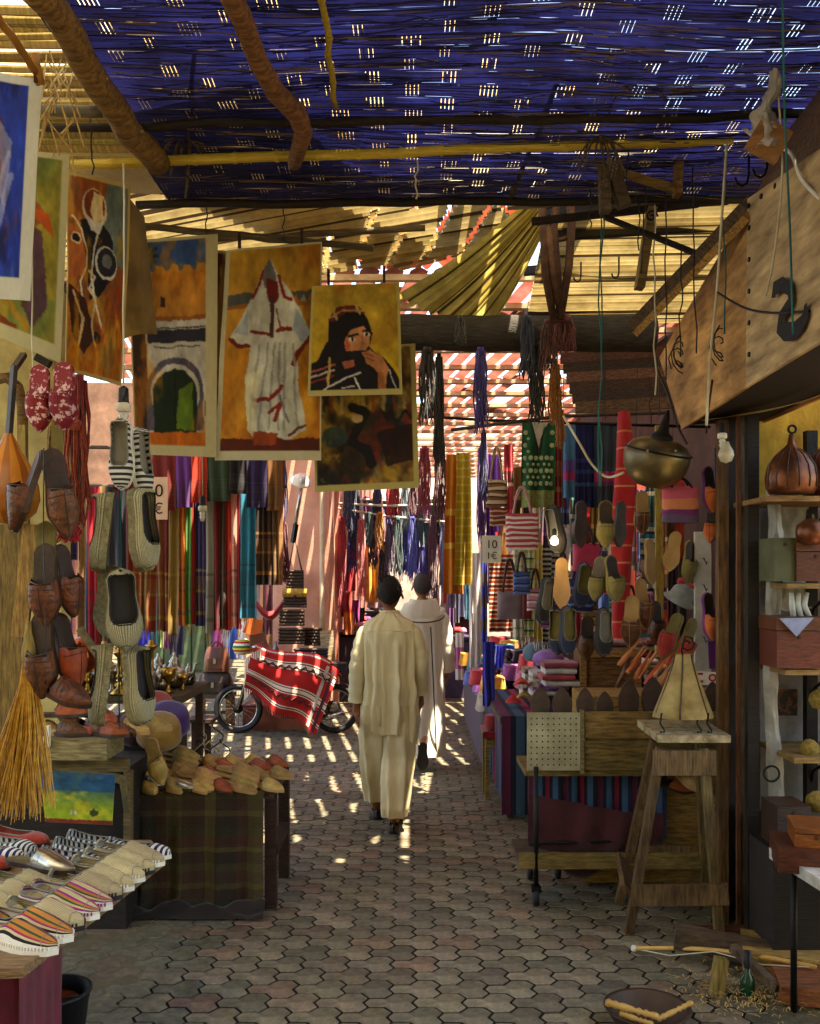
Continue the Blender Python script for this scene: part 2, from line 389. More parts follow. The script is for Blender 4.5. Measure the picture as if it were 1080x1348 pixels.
for k in range(1500):
    Y = R.uniform(2.4, 4.6); X = R.uniform(-1.2, 2.5); L_ = R.uniform(.12, .7)
    pts = [(X + L_ * t, Y + R.uniform(-.006, .006) + .02 * t * R.uniform(-1, 1), MZ - .008 + .035 * nz((X + L_ * t) * 1.1, Y * 1.6) + .008 * nz((X + L_ * t) * 5, Y * 9) - R.uniform(0, .012)) for t in (0, .33, .66, 1)]
    rb.tube(pts, R.uniform(.0012, .003), 3, mi=1 if R.random() < .12 + .4 * max(0, min(1, X / 1.2)) else 0, cap=False)
o = part('loose_reed', rb, [m_blue, m_reed], mat); o['kind'] = 'stuff'
tp = MB(); tp.grid(lambda u, v: (-3.7 + (2.55 if v < .9 else 6.6) * u, -2.5 + 7.7 * (v if v < .9 else .905 + (v - .9) * .95), 3.86 + .04 * nz(u * 9, v * 9)), 30, 40)
single('sunshield', tp, M('pale_sunshield', C(236, 226, 196), C(214, 200, 164), rough=.6, trans=.5, jitter=0, dirt=.25), 'pale tarpaulin added over the straw screen and mat edge to block sun', 'sunshield', smooth=True)  # added sheet that keeps direct sun off the near floor
# pale reed screen left of the mat
m_straw = M('pale_straw', C(206, 186, 120), C(150, 126, 70), rough=.7, scale=4, st=(20, 1, 1), jitter=.15, trans=.25)
sc = thing('reed_screen', 'pale straw reed screen left of the blue mat', 'awning', (-2, 3.6, 3.75))
for k in range(58):
    Y = 2.2 + k * .043; mb = MB()
    mb.tube(wob((-3.6, Y, 3.78 + R.uniform(-.01, .01)), (-1.12, Y + R.uniform(-.05, .05), 3.76), 6, .008), R.uniform(.013, .02), 5)
    part('reed', mb, m_straw, sc)
# ------------------------------------------------------------------ poles and logs
m_bam = M('yellow_bamboo', C(196, 170, 70), C(150, 122, 40), rough=.45, scale=3, st=(1.5, 30, 30), jitter=.08, bump=.1)
m_log = wood('brown_log', 150, 110, 66, scale=4, bump=.7, bscale=14)
m_log2 = wood('grey_brown_timber', 104, 86, 64, scale=3, bump=.7, bscale=16)
m_blk = wood('dark_pole', 44, 34, 28, bump=.3)
m_rust = M('rusty_iron', C(86, 58, 40), C(44, 30, 24), rough=.7, metal=.5, scale=18, bump=.4)
m_iron = M('black_iron', C(34, 32, 32), C(20, 18, 18), rough=.5, metal=.6, scale=18, bump=.2)
def pole(name, a, b, r, mat, label, amp=.01, n=10, knots=False, cat='pole', r2=None):
    mb = MB(); pts = wob(a, b, n, amp); rr = [r + ((r2 or r) - r) * i / n for i in range(n + 1)]
    if knots:
        pp = []; r3 = []
        for i, p in enumerate(pts):
            if 0 < i < n:
                d = (pts[i + 1] - pts[i - 1]).normalized() * .012
                pp += [p - d, p, p + d]; r3 += [rr[i], rr[i] * 1.22, rr[i]]
            else: pp.append(p); r3.append(rr[i])
        pts, rr = pp, r3
    mb.tube(pts, rr, 9)
    return single(name, mb, mat, label, cat, smooth=True)
pole('bamboo_pole', P(95, 217, 4.0), P(965, 183, 3.95), .021, m_bam, 'long yellow bamboo pole slung under the blue mat', .004, 16, True)
pole('dark_pole', P(60, 168, 3.75), P(1075, 150, 3.72), .017, m_blk, 'thin dark pole crossing under the blue mat, nearest', .01, 14)
pole('dark_pole', P(180, 270, 4.6), P(1000, 262, 4.6), .02, m_blk, 'dark pole along the far edge of the blue mat', .006, 14)
pole('hanging_rail', P(150, 293, 4.72), P(492, 327, 4.72), .017, m_log2, 'brown rail carrying the clipped canvas paintings', .008)
pole('log_rafter', P(38, -20, 2.86), P(208, 215, 3.98), .048, m_log, 'thick brown log rafter along the left edge of the mat', .018, 8, r2=.055)
mb = MB(); mb.tube([P(292, -30, 2.78), P(318, 22, 3.0), P(340, 80, 3.22), P(362, 120, 3.4), P(392, 150, 3.57), P(400, 175, 3.7), P(388, 215, 3.95)], [.036, .036, .035, .036, .04, .036, .03], 10)
single('crooked_branch', mb, m_log, 'crooked brown branch bent under the blue mat', 'branch', smooth=True)
pole('bamboo_cane', P(424, -20, 2.83), P(443, 142, 3.66), .011, m_bam, 'short thin bamboo cane under the mat, running away', .008, 8, True)
pole('bamboo_cane', P(258, 60, 3.32), P(262, 60, 3.33).lerp(P(245, 260, 4.55), 1), .008, m_log2, 'thin cane along the left edge of the blue mat', .006)
pole('metal_cane', P(735, 105, 3.55), P(672, 262, 4.6), .011, m_log2, 'straight grey cane crossing under the mat to its far edge', .003)
pole('short_post', P(55, 145, 3.55), P(135, 147, 3.6), .022, M('grey_pipe', C(130, 126, 110), C(96, 92, 80), rough=.5), 'short grey pipe stub beside the blue painting', .002, 4)
pole('orange_cane', P(-15, 5, 2.9), P(48, 95, 3.3), .014, M('orange_cane', C(176, 124, 50), C(130, 84, 30), rough=.5, jitter=0), 'orange brown cane slanting at the top left corner', .004)
pole('orange_cane', P(46, 70, 3.28), P(54, 112, 3.32), .014, MATS['orange_cane'], 'stub of orange cane above the blue painting', .003, 3)
pole('roof_purlin', P(180, 322, 5.9), P(560, 300, 5.9), .02, m_log2, 'brown purlin under the straw coloured sheets', .01)
# ------------------------------------------------------------------ corrugated sheets beyond the mat
def corr(label, name, org, ud, vd, lu, lv, per, amp, mat, nv=12, sag=0, thick=.004, gaps=-9):
    org, ud, vd = Vector(org), Vector(ud).normalized(), Vector(vd).normalized(); nrm = ud.cross(vd)
    mb = MB(); nu = int(lu / per * 8); nv = 170 if gaps > 0 else 6
    def sk(u, v):  # slits cut into the sheets so sun dashes reach the floor
        p_ = org + ud * (u * lu) + vd * (v * lv); q_ = (p_.x + .16 * p_.y) / .23; k = math.floor(q_)
        return gaps > 0 and 5.62 < p_.y < 7.9 and -.62 < p_.x < 1.75 and q_ - k < .17 and nz(k * 3.7, p_.y * 1.6, lu) > -.22
    for s_ in (0,):
        mb.grid(lambda u, v: org + ud * (u * lu) + vd * (v * lv) + nrm * (amp * math.cos(u * lu / per * 2 * PI) + s_ - sag * math.sin(PI * v)), nu, nv, skip=sk)
    return single(name, mb, mat, label, 'roof sheet', smooth=True)
def sheetm(nm, a, b_, d, rep, tr): return M(nm, (1, 1, 1, 1), kind='bands', bands=[(5, C(*a)), (1.1, C(*d)), (3, C(*b_)), (.8, C(*d)), (4, C(*a)), (.7, C(*b_)), (1.3, C(*d)), (2.5, C(*a))], rep=rep, axis='u', rough=.45, scale=7, trans=tr, jitter=0, bump=.1, dirt=.45)  # dark bands put the missing ridge shading into the colour
m_yel = sheetm('yellow_fibreglass', (208, 186, 126), (176, 152, 96), (76, 62, 38), 17, .22)
m_strw = sheetm('straw_fibreglass', (206, 184, 126), (170, 146, 92), (70, 55, 36), 13, .2)
m_red = M('red_roof_sheet', C(196, 84, 62), C(160, 58, 42), rough=.5, scale=4, trans=.24, jitter=.1, bump=.1, dirt=.3)
corr('straw coloured corrugated sheet fanned above the paintings', 'corrugated_sheet', (-3.6, 4.9, 4.0), (.42, .9, 0), (.9, -.42, 0), 3.2, 3.4, .085, .02, m_strw, gaps=1)
corr('darker straw corrugated sheet beside the red panel', 'corrugated_sheet', (-1.85, 5.0, 4.1), (.62, .78, 0), (.78, -.62, 0), 2.9, .7, .075, .018, sheetm('brown_straw_sheet', (196, 164, 100), (140, 112, 66), (60, 46, 30), 13, .36), gaps=1)
corr('yellow ribbed sheet roofing behind the iron grille', 'corrugated_sheet', (.78, 4.75, 4.06), (.06, 1, -.05), (1, -.06, 0), 3.3, 2.6, .07, .017, m_yel)
lt = thing('added_lath_screen', 'narrow lath panel added unseen behind the mat to shape sun dashes', 'roof', (.7, 6.0, 4.55))  # laths added out of view so their gaps throw sun dashes
for i in range(5):
    mb = MB(); mb.box((.36 + i * .2, 6.0, 4.56), (.152, 1.9, .015)); part('lath', mb, m_log2, lt)
corr('red corrugated sheet lit through above the pleated cloth', 'corrugated_sheet', (-.45, 6.75, 4.5), (1, 0, 0), (0, 1, -.03), 1.42, 1.5, .17, .035, m_red, gaps=.34)
mb = MB()
for s_ in (0,): mb.grid(lambda u, v: (-5.5 + 5.6 * u, 6.9 + 1.3 * v, 4.42 + .03 * nz(u * 6, v * 3) + s_), 112, 8, skip=lambda u, v: int(u * 112) % 4 == 1 and nz(int(u * 112) * 2.1, v * 2) > -.25)
single('added_roof_cover', mb, M('roof_cover_brown', C(176, 146, 90), C(120, 92, 52), rough=.8, scale=4, st=(1, 16, 1), trans=.35, jitter=0), 'brown roofing added over the scarf stall to break up the sun', 'roof')  # roofing added to cover a sunlit gap, open strips let dashes through
# pleated yellow sheet falling diagonally
A0, A1, B0, B1 = P(522, 392, 5.75), P(700, 262, 5.1), P(640, 442, 5.75), P(720, 300, 5.1)
mb = MB()
for s_ in (0,):
    mb.grid(lambda u, v: A0.lerp(A1, v).lerp(B0.lerp(B1, v), u) + Vector((0, -1, .3)) * (.03 * math.cos(u * 2 * PI * 9) * (1 - .4 * v) + s_ + .03 * math.sin(PI * v)) + Vector((0, 0, -.05 * math.sin(PI * v))), 72, 10)
single('pleated_sheet', mb, sheetm('pleated_yellow', (226, 206, 116), (196, 172, 86), (100, 82, 40), 4, .3), 'pleated yellow sheet slung diagonally above the dark beam', 'awning', smooth=True)
# purlins under the yellow sheet
for i, (y0, y1, D, t) in enumerate(((268, 255, 5.5, 'nearest'), (300, 290, 6.1, 'second'), (345, 330, 6.9, 'third'), (400, 385, 7.7, 'farthest'))):
    mb = MB(); mb.beam(P(690, y0 + 12, D), P(960, y1 + 6, D), .05, .06); single('roof_purlin', mb, m_blk, 'dark purlin under the yellow ribbed roofing, %s' % t, 'beam')
mb = MB(); mb.beam(P(668, 268, 4.72), P(930, 249, 4.72), .05, .05)
single('grey_batten', mb, M('grey_batten', C(160, 152, 130), C(120, 110, 92), rough=.8), 'pale grey batten along the edge of the yellow roofing', 'beam')
# big dark beam
mb = MB(); a, b_ = P(524, 438, 5.6), P(862, 440, 5.5)
mb.grid(lambda u, v: a.lerp(b_, u) + Vector((0, math.cos(2 * PI * v) * .09, math.sin(2 * PI * v) * .105)) * (1 + .06 * nz(u * 9, v * 4)) + Vector((0, 0, .012 * nz(u * 5, 3))), 40, 14)
single('dark_beam', mb, wood('weathered_beam', 74, 66, 58, scale=5, bump=1.0, bscale=14), 'heavy weathered grey timber beam across the passage', 'beam', smooth=True)
# ------------------------------------------------------------------ slatted roof over the alley behind
m_slat = M('faded_red_slat', C(196, 130, 108), C(160, 94, 76), rough=.5, scale=4, trans=.2, jitter=.12, bump=.1, dirt=.3)
m_pj = M('pale_joist', C(200, 176, 136), C(160, 132, 94), rough=.7, jitter=.1)
sr = thing('slatted_roof', 'red slatted lath roof over the alley behind', 'roof', (0, 9, 4.3))
ang = math.radians(9)
for blk, (ya, yb) in enumerate(((7.9, 12.4), (12.4, 17.2), (17.2, 25))):
    nn = 34
    for i in range(nn):
        xb_ = -3.9 + i * .205 + (.05 if blk == 1 else 0); mb = MB()
        if R.random() < (.05, .2, .3)[blk]: continue
        dirv = Vector((-math.sin(ang), math.cos(ang), 0)); side = Vector((dirv.y, -dirv.x, 0))
        org = Vector((xb_ + .7, ya, 4.3 + blk * .015)); L_ = (yb - ya) * 1.01; wd = (.152 if blk < 2 else .13) + R.uniform(-.006, .012)
        for s_ in (0,):
            mb.grid(lambda u, v: org + dirv * (L_ * v) + side * ((u - .5) * wd) + Vector((0, 0, .03 * math.sin(PI * u) + s_ + .01 * nz(i * 3.1, v * 4))), 6, 4)
        part('slat', mb, m_slat, sr, True)
for k in range(20):
    Y = 8.0 + k * .86; mb = MB(); mb.beam((-3.6, Y, 4.26), (2.9, Y + R.uniform(-.05, .05), 4.26), R.choice((.07, .1, .16)), .05)
    part('joist', mb, m_pj, sr)
m_patch = M('sun_break_reed', C(150, 120, 80), C(96, 72, 48), rough=.9, scale=8, trans=.15)
for k in range(30):  # patches added above the slats to break up the sun dashes
    X, Y = R.uniform(-3.2, 2.6), R.uniform(8.6, 17); mb = MB(); sx, sy = R.uniform(.2, .6), R.uniform(.25, .7)
    mb.grid(lambda u, v: (X + sx * (u - .5), Y + sy * (v - .5), 4.37 + .02 * nz(u * 3 + k, v * 3)), 4, 4)
    mb.grid(lambda u, v: (X + sx * (u - .5), Y + sy * (v - .5), 4.375 + .02 * nz(u * 3 + k, v * 3)), 4, 4)
    part('sun_break_patch', mb, m_patch, sr)
# plywood sign box at upper right
m_ply = wood('plywood', 232, 196, 146, scale=2.2, st=(1.2, 1.2, 7), bump=.2, rough=.7, dirt=.2)
m_ply2 = wood('brown_plywood', 214, 156, 98, scale=2.2, st=(1.2, 1.2, 6), bump=.25, dirt=.35)
XP = 1.40
bx = thing('plywood_box', 'plywood shutter box hung at the upper right with a painted mark', 'box', (XP, 4.0, 2.55))
def panel(name, pts, mat, th=.015, inward=Vector((1, 0, 0))):
    mb = MB(); pts = [Vector(p) for p in pts]; n = len(pts)
    mb.add(pts + [p + inward * th for p in pts], [tuple(range(n)), tuple(range(2 * n - 1, n - 1, -1))] + [(i, n + i, n + (i + 1) % n, (i + 1) % n) for i in range(n)])
    return part(name, mb, mat, bx)
panel('side_panel', [(1.43, 5.45, 3.02), (1.43, 5.0, 2.54), (XP, 3.96, 2.555), (XP, 3.94, 3.30)], m_ply2)
panel('front_panel', [(XP - .004, 3.93, 3.33), (XP - .004, 3.95, 2.555), (XP - .03, 2.9, 2.56), (XP - .03, 2.9, 3.16)], m_ply)
panel('underside', [(1.43, 5.0, 2.56), (1.80, 4.86, 2.56), (1.80, 2.9, 2.58), (XP, 2.9, 2.58)], m_blk, .02, Vector((0, 0, 1)))
panel('back_panel', [(1.8, 4.85, 2.55), (1.8, 4.85, 3.3), (1.8, 2.9, 3.3), (1.8, 2.9, 2.55)], m_ply2)
panel('end_panel', [(XP - .02, 2.9, 2.56), (XP - .02, 2.9, 3.16), (1.8, 2.9, 3.3), (1.8, 2.9, 2.56)], m_ply2, .015, Vector((0, -1, 0)))
panel('upper_board', [(XP + .02, 3.94, 3.32), (XP + .12, 3.9, 3.56), (XP + .12, 2.9, 3.6), (XP + .02, 2.9, 3.17)], wood('dark_ply', 120, 88, 66, dirt=.3))
nh = MB(); nh.lathe([(0, -.003), (.011, -.003), (.011, .003), (0, .003)], (0, 0, 0), 8, m=Matrix.Rotation(PI / 2, 3, 'Y')); nhm = nh.mesh('nail_head', m_iron)
for k in range(12):
    ob('nail_head', nhm, bx, Vector((XP - .012, 3.9 - .145 * k, 3.29 - .018 * k) if k < 7 else (XP - .008, 3.9, 3.2 - .13 * (k - 7))) - bx.location)
# black painted mark: a squiggle like a reversed 2
mb = MB(); mk = [(1023, 392), (1024, 380), (1034, 374), (1044, 380), (1046, 394), (1040, 406), (1032, 418), (1030, 430), (1038, 437), (1050, 436), (1060, 426), (1066, 414), (1065, 400)]
def onp(x, y):
    X = XP - .022; D = X * F / (x - CX); return Vector((X - .012, D, H - (y - HY) / F * D))
mb2 = MB(); pts = [onp(*p) for p in mk]; wds = [.024, .03, .027, .026, .028, .026, .026, .03, .034, .034, .03, .026, .012]
for i, p in enumerate(pts):
    t = (pts[min(i + 1, len(pts) - 1)] - pts[max(0, i - 1)]).normalized(); nn_ = t.cross(Vector((1, 0, 0)))
    mb2.v += [tuple(p + nn_ * wds[i]), tuple(p - nn_ * wds[i])]
for i in range(len(pts) - 1): mb2.f.append((2 * i, 2 * i + 1, 2 * i + 3, 2 * i + 2)); mb2.uv.append([(0, 0)] * 4); mb2.mi.append(0)
part('painted_mark', mb2, M('black_paint', C(22, 22, 26), rough=.7), bx)
# ------------------------------------------------------------------ canvas paintings (flat print in vertex colours)
class Pic:
    def __init__(s, w, h, bg, seed=1):
        s.w, s.h = w, h; s.rs = np.random.RandomState(seed)
        s.im = np.zeros((h, w, 3)) + np.array(bg) / 255.0
        yy, xx = np.mgrid[0:h, 0:w]; s.x = (xx + .5) / w; s.y = (yy + .5) / h
        a_, b_ = s.nz(9, seed * 3 + 1), s.nz(9, seed * 3 + 2); c_, d_ = s.nz(26, seed + 40), s.nz(26, seed + 41)
        s.x = np.clip(s.x + (a_ - .5) * .035 + (c_ - .5) * .02, 0, .9999); s.y = np.clip(s.y + (b_ - .5) * .02 + (d_ - .5) * .012, 0, .9999)
    def nz(s, k=6, seed=0):
        rs = np.random.RandomState(seed + 17); o = np.zeros((s.h, s.w)); amp = 1; tot = 0
        for q_ in range(4):
            n = max(2, int(k * 2 ** q_)); g_ = rs.rand(n + 2, n + 2)
            fx, fy = s.x * n, s.y * n; ix, iy = fx.astype(int), fy.astype(int); tx, ty = fx - ix, fy - iy
            tx = tx * tx * (3 - 2 * tx); ty = ty * ty * (3 - 2 * ty)
            o += amp * ((g_[iy, ix] * (1 - tx) + g_[iy, ix + 1] * tx) * (1 - ty) + (g_[iy + 1, ix] * (1 - tx) + g_[iy + 1, ix + 1] * tx) * ty)
            tot += amp; amp *= .55
        return o / tot
    def put(s, m, c, a=1.0):
        m = np.asarray(m, float) * a
        s.im = s.im * (1 - m[..., None]) + np.array(c) / 255.0 * m[..., None]; return s
    def poly(s, pts, c, a=1.0):
        m = np.zeros((s.h, s.w), bool); n = len(pts)
        for i in range(n):
            (x0, y0), (x1, y1) = pts[i], pts[(i + 1) % n]
            if y0 == y1: continue
            cnd = ((y0 > s.y) != (y1 > s.y)) & (s.x < (x1 - x0) * (s.y - y0) / (y1 - y0) + x0); m ^= cnd
        return s.put(m, c, a)
    def ell(s, cx, cy, rx, ry, c, a=1.0, ring=None):
        d = ((s.x - cx) / rx) ** 2 + ((s.y - cy) / ry) ** 2
        return s.put((d < 1) if ring is None else ((d < 1) & (d > ring)), c, a)
    def line(s, pts, wd, c, a=1.0):
        asp = s.h / s.w
        for (x0, y0), (x1, y1) in zip(pts[:-1], pts[1:]):
            dx, dy = x1 - x0, (y1 - y0) * asp; L2 = dx * dx + dy * dy + 1e-9
            t = np.clip(((s.x - x0) * dx + (s.y - y0) * asp * dy) / L2, 0, 1)
            d = np.hypot(s.x - x0 - t * dx, (s.y - y0) * asp - t * dy); s.put(d < wd, c, a)
        return s
    def rect(s, x0, y0, x1, y1, c, a=1.0): return s.put((s.x > x0) & (s.x < x1) & (s.y > y0) & (s.y < y1), c, a)
    def grad(s, c0, c1, y0=0, y1=1):
        t = np.clip((s.y - y0) / (y1 - y0), 0, 1)[..., None]; s.im = np.array(c0) / 255 * (1 - t) + np.array(c1) / 255 * t; return s
    def mottle(s, c, k=6, seed=0, thr=.55, a=.6):
        n = s.nz(k, seed); return s.put(np.clip((n - thr) * 8, 0, 1), c, a)
    def done(s, amt=.12, border=None, bc=(214, 208, 184)):
        s.im *= (1 - amt + 2 * amt * s.nz(24, 5))[..., None]; s.im *= (.72 + .56 * s.nz(7, 8))[..., None]; yy, xx = np.mgrid[0:s.h, 0:s.w]; s.x = (xx + .5) / s.w; s.y = (yy + .5) / s.h
        if border:
            l, t, r, b_ = border; s.put((s.x < l) | (s.x > 1 - r) | (s.y < t) | (s.y > 1 - b_), bc)
            s.im *= (1 - .05 + .1 * s.nz(40, 9))[..., None]
        k = s.im.copy(); k[1:-1, 1:-1] = (s.im[1:-1, 1:-1] * 4 + s.im[:-2, 1:-1] + s.im[2:, 1:-1] + s.im[1:-1, :-2] + s.im[1:-1, 2:]) / 8
        k = np.clip(k, 0, 1) ** 1.05; lin = np.where(k <= .04045, k / 12.92, ((k + .055) / 1.055) ** 2.4)
        lin = lin * .7
        return np.concatenate([lin, np.ones((s.h, s.w, 1))], 2)
m_canvas = M('painted_canvas', (1, 1, 1, 1), kind='vcol', rough=.8, bump=.12, bscale=300, jitter=0, spec=.25)
m_back = fab('raw_canvas', 196, 178, 132)
m_peg = wood('clothes_peg', 70, 44, 30)
def painting(label, col, corners, bulge=.02, pegs=(), seed=0, wave=.008, name='painting', cat='painting'):
    """corners: TL, TR, BR, BL world points"""
    TL, TR, BR, BL = [Vector(c) for c in corners]; h, w_ = col.shape[:2]
    nrm = (TR - TL).cross(BL - TL).normalized()
    if nrm.y > 0: nrm = -nrm
    t = thing(name, label, cat, tuple((BL + BR) / 2))
    def sf(u, v):
        p = TL.lerp(TR, u).lerp(BL.lerp(BR, u), v)
        return p + nrm * (bulge * math.sin(PI * v) * .6 + wave * nz(u * 2.5, v * 3, seed) + bulge * .5 * math.cos(PI * (u - .5)))
    mb = MB(); mb.grid(lambda u, v: sf(u, v), w_ - 1, h - 1); mb.col = col.reshape(-1, 4)
    part('canvas', mb, m_canvas, t, True)
    mb = MB(); mb.grid(lambda u, v: sf(u, v) - nrm * .004, 12, 14)
    ring = [(i / 12, 0) for i in range(13)] + [(1, j / 14) for j in range(1, 15)] + [(1 - i / 12, 1) for i in range(1, 13)] + [(0, 1 - j / 14) for j in range(1, 14)]
    vs = [sf(*r_) for r_ in ring] + [sf(*r_) - nrm * .004 for r_ in ring]; n = len(ring)
    mb.add(vs, [(i, (i + 1) % n, n + (i + 1) % n, n + i) for i in range(n)])
    part('backing', mb, m_back, t)
    for px_, py_ in pegs:
        c = P(px_, py_, TL.y) + Vector((0, -.012, 0)); mb = MB()
        mb.box(c + Vector((0, -.006, 0)), (.012, .009, .075)); mb.box(c + Vector((0, .012, .0)), (.012, .009, .075)); mb.box(c + Vector((0, 0, .008)), (.014, .02, .008))
        part('clothes_peg', mb, m_peg, t)
    return t
def sq(x0, y0, x1, y1, D): return [P(x0, y0, D), P(x1, y0, D), P(x1, y1, D), P(x0, y1, D)]
# 1 blue swirl
p = Pic(70, 200, (30, 60, 170), 1); p.mottle((16, 26, 90), 4, 1, .5, .9).mottle((70, 110, 210), 5, 2, .58, .7)
p.poly([(.15, .25), (.42, .2), (.5, .45), (.35, .7), (.1, .66)], (96, 34, 50), .75).poly([(.35, .2), (.6, .3), (.52, .62), (.38, .5)], (150, 150, 190), .75)
p.line([(.1, .8), (.4, .7), (.6, .45)], .05, (170, 170, 200), .6).line([(0, .7), (.3, .6), (.55, .35)], .03, (190, 190, 215), .5).mottle((120, 60, 90), 7, 6, .66, .6)
painting('blue abstract canvas with a wide white border at the left edge', p.done(.15, (0, .04, .2, .10), (206, 208, 200)), [P(-30, 92, 3.32), P(56, 106, 3.36), P(40, 396, 3.36), P(-40, 392, 3.32)], .015, [(50, 98)])
# 2 green-yellow with figure
p = Pic(70, 190, (160, 156, 70), 2); p.grad((140, 140, 62), (170, 150, 60)).mottle((110, 130, 70), 4, 3, .52, .7).mottle((196, 170, 60), 5, 4, .6, .7)
p.poly([(.5, .35), (.72, .4), (.82, .75), (.66, .9), (.48, .72)], (92, 60, 80), .9).ell(.6, .32, .14, .07, (150, 90, 50)).poly([(.52, .3), (.8, .3), (.86, .42), (.7, .36)], (196, 90, 40))
p.line([(.5, .2), (.62, .5), (.55, .8)], .02, (80, 60, 30), .8).line([(.3, .75), (.6, .9)], .03, (190, 130, 40), .7).poly([(.1, .86), (.5, .9), (.5, .96), (.1, .93)], (130, 66, 30))
painting('olive yellow canvas behind the blue painting', p.done(.15, (.02, .03, .09, .08), (206, 200, 160)), [P(-30, 190, 3.6), P(92, 205, 3.72), P(80, 478, 3.72), P(-40, 428, 3.6)], .02)
# 3 swirl figure
p = Pic(90, 250, (190, 112, 40), 3); p.grad((206, 150, 70), (196, 110, 26)).mottle((150, 70, 30), 3, 3, .5, .8).mottle((214, 176, 70), 5, 8, .58, .6)
p.poly([(.62, 0), (1, .02), (1, .45), (.72, .4), (.55, .22)], (112, 126, 120)).mottle((80, 90, 90), 20, 4, .56, .35)
p.poly([(0, .25), (.2, .3), (.3, .42), (.26, .5), (0, .55)], (196, 112, 60)).poly([(.18, .24), (.5, .2), (.72, .3), (.7, .5), (.5, .6), (.36, .62), (.3, .44)], (32, 28, 34))
p.ell(.42, .16, .2, .095, (230, 214, 180)).ell(.42, .15, .165, .08, (150, 64, 30)).poly([(.4, .08), (.54, .09), (.56, .2), (.42, .24), (.34, .18)], (238, 214, 160)).poly([(.26, .2), (.5, .24), (.58, .2), (.5, .28), (.36, .28)], (232, 226, 214))
p.line([(.5, .24), (.42, .36), (.38, .5), (.48, .66), (.56, .75)], .015, (236, 230, 214)).line([(.08, .22), (.2, .28), (.3, .38), (.3, .46), (.2, .54), (.3, .68), (.4, .78)], .014, (236, 226, 204))
p.ell(.62, .42, .185, .085, (226, 222, 216)).ell(.63, .415, .16, .073, (40, 40, 46)).ell(.63, .41, .08, .035, (110, 114, 116)).ell(.13, .33, .07, .028, (240, 214, 180)).ell(.13, .33, .05, .02, (40, 24, 20))
p.poly([(.9, .48), (.8, .62), (.56, .74), (.5, .82), (.6, .72), (.86, .58)], (190, 60, 24)).poly([(0, .56), (.3, .62), (.46, .8), (.3, .9), (.1, .82)], (70, 36, 24)).line([(.1, .6), (.26, .72), (.2, .86)], .02, (226, 190, 140)).line([(.34, .56), (.46, .62), (.4, .74), (.48, .84)], .016, (240, 210, 160)).ell(.5, .8, .05, .026, (36, 28, 30))
p.line([(.34, .48), (.44, .5), (.36, .56), (.46, .6)], .018, (214, 204, 190)).mottle((226, 160, 30), 6, 12, .64, .6)
painting('canvas of a swirling robed figure beside the castle gate painting', p.done(.13, (.02, .02, .05, .02), (200, 176, 110)), [P(88, 225, 3.95), P(172, 245, 4.15), P(160, 508, 4.15), P(86, 488, 3.95)], .02)
# brown rolled canvas seen from behind
mb = MB(); a, b_, c_, d_ = P(168, 258, 4.2), P(190, 285, 4.35), P(207, 440, 4.35), P(160, 448, 4.2)
for s_ in (0, .006): mb.grid(lambda u, v: a.lerp(b_, u).lerp(d_.lerp(c_, u), v) + Vector((0, -.05 * math.sin(PI * u) + s_, 0)), 10, 14)
single('rolled_canvas', mb, fab('brown_canvas_back', 150, 118, 60, scale=5, dirt=.4), 'brown canvas turned edge on beside the castle painting', 'painting', smooth=True)
# 4 castle gate
p = Pic(100, 245, (196, 140, 60), 4); p.rect(0, 0, 1, .16, (52, 84, 140)).mottle((96, 120, 160), 4, 3, .6, .4)
p.rect(0, .15, 1, .40, (196, 132, 54)).mottle((160, 94, 40), 8, 9, .56, .6); p.rect(0, 0, 1, .135, (58, 90, 146))
for k in range(6): p.poly([(.14 + k * .15, .16), (.17 + k * .15, .125), (.24 + k * .15, .125), (.27 + k * .15, .16)], (206, 150, 66))
for a_ in range(9):
    an = a_ / 9 * 2 * PI; p.line([(.2, .09), (.2 + .13 * math.cos(an), .08 + .05 * math.sin(an))], .02, (30, 60, 34))
p.line([(.2, .09), (.2, .17)], .015, (70, 50, 30)).rect(.34, .27, .4, .32, (60, 34, 20))
p.rect(0, .36, 1, .90, (150, 92, 40)).rect(.16, .38, .9, .9, (196, 190, 176)).rect(.2, .42, .86, .48, (46, 44, 54)).rect(.26, .50, .8, .505, (60, 54, 60)).rect(.22, .41, .86, .415, (40, 36, 44))
p.rect(.0, .42, .18, .92, (58, 36, 22)).rect(.86, .4, 1, .92, (70, 42, 26)).ell(.5, .72, .34, .17, (92, 84, 96)).rect(.16, .72, .84, .88, (92, 84, 96)).ell(.5, .72, .29, .14, (206, 200, 186)).ell(.5, .73, .26, .125, (28, 44, 22)).rect(.24, .73, .76, .89, (28, 44, 22))
p.poly([(.55, .7), (.7, .66), (.72, .88), (.5, .88)], (96, 124, 36)).line([(.5, .62), (.5, .88)], .012, (14, 24, 12)).rect(0, .89, 1, 1, (196, 104, 30)).mottle((226, 140, 40), 6, 10, .6, .5)
painting('canvas of an ochre city gate with a green arched door', p.done(.13, (.02, .015, .14, .05), (206, 194, 150)), [P(168, 318, 4.5), P(287, 308, 4.6), P(285, 602, 4.6), P(178, 598, 4.5)], .012, [(180, 312)])
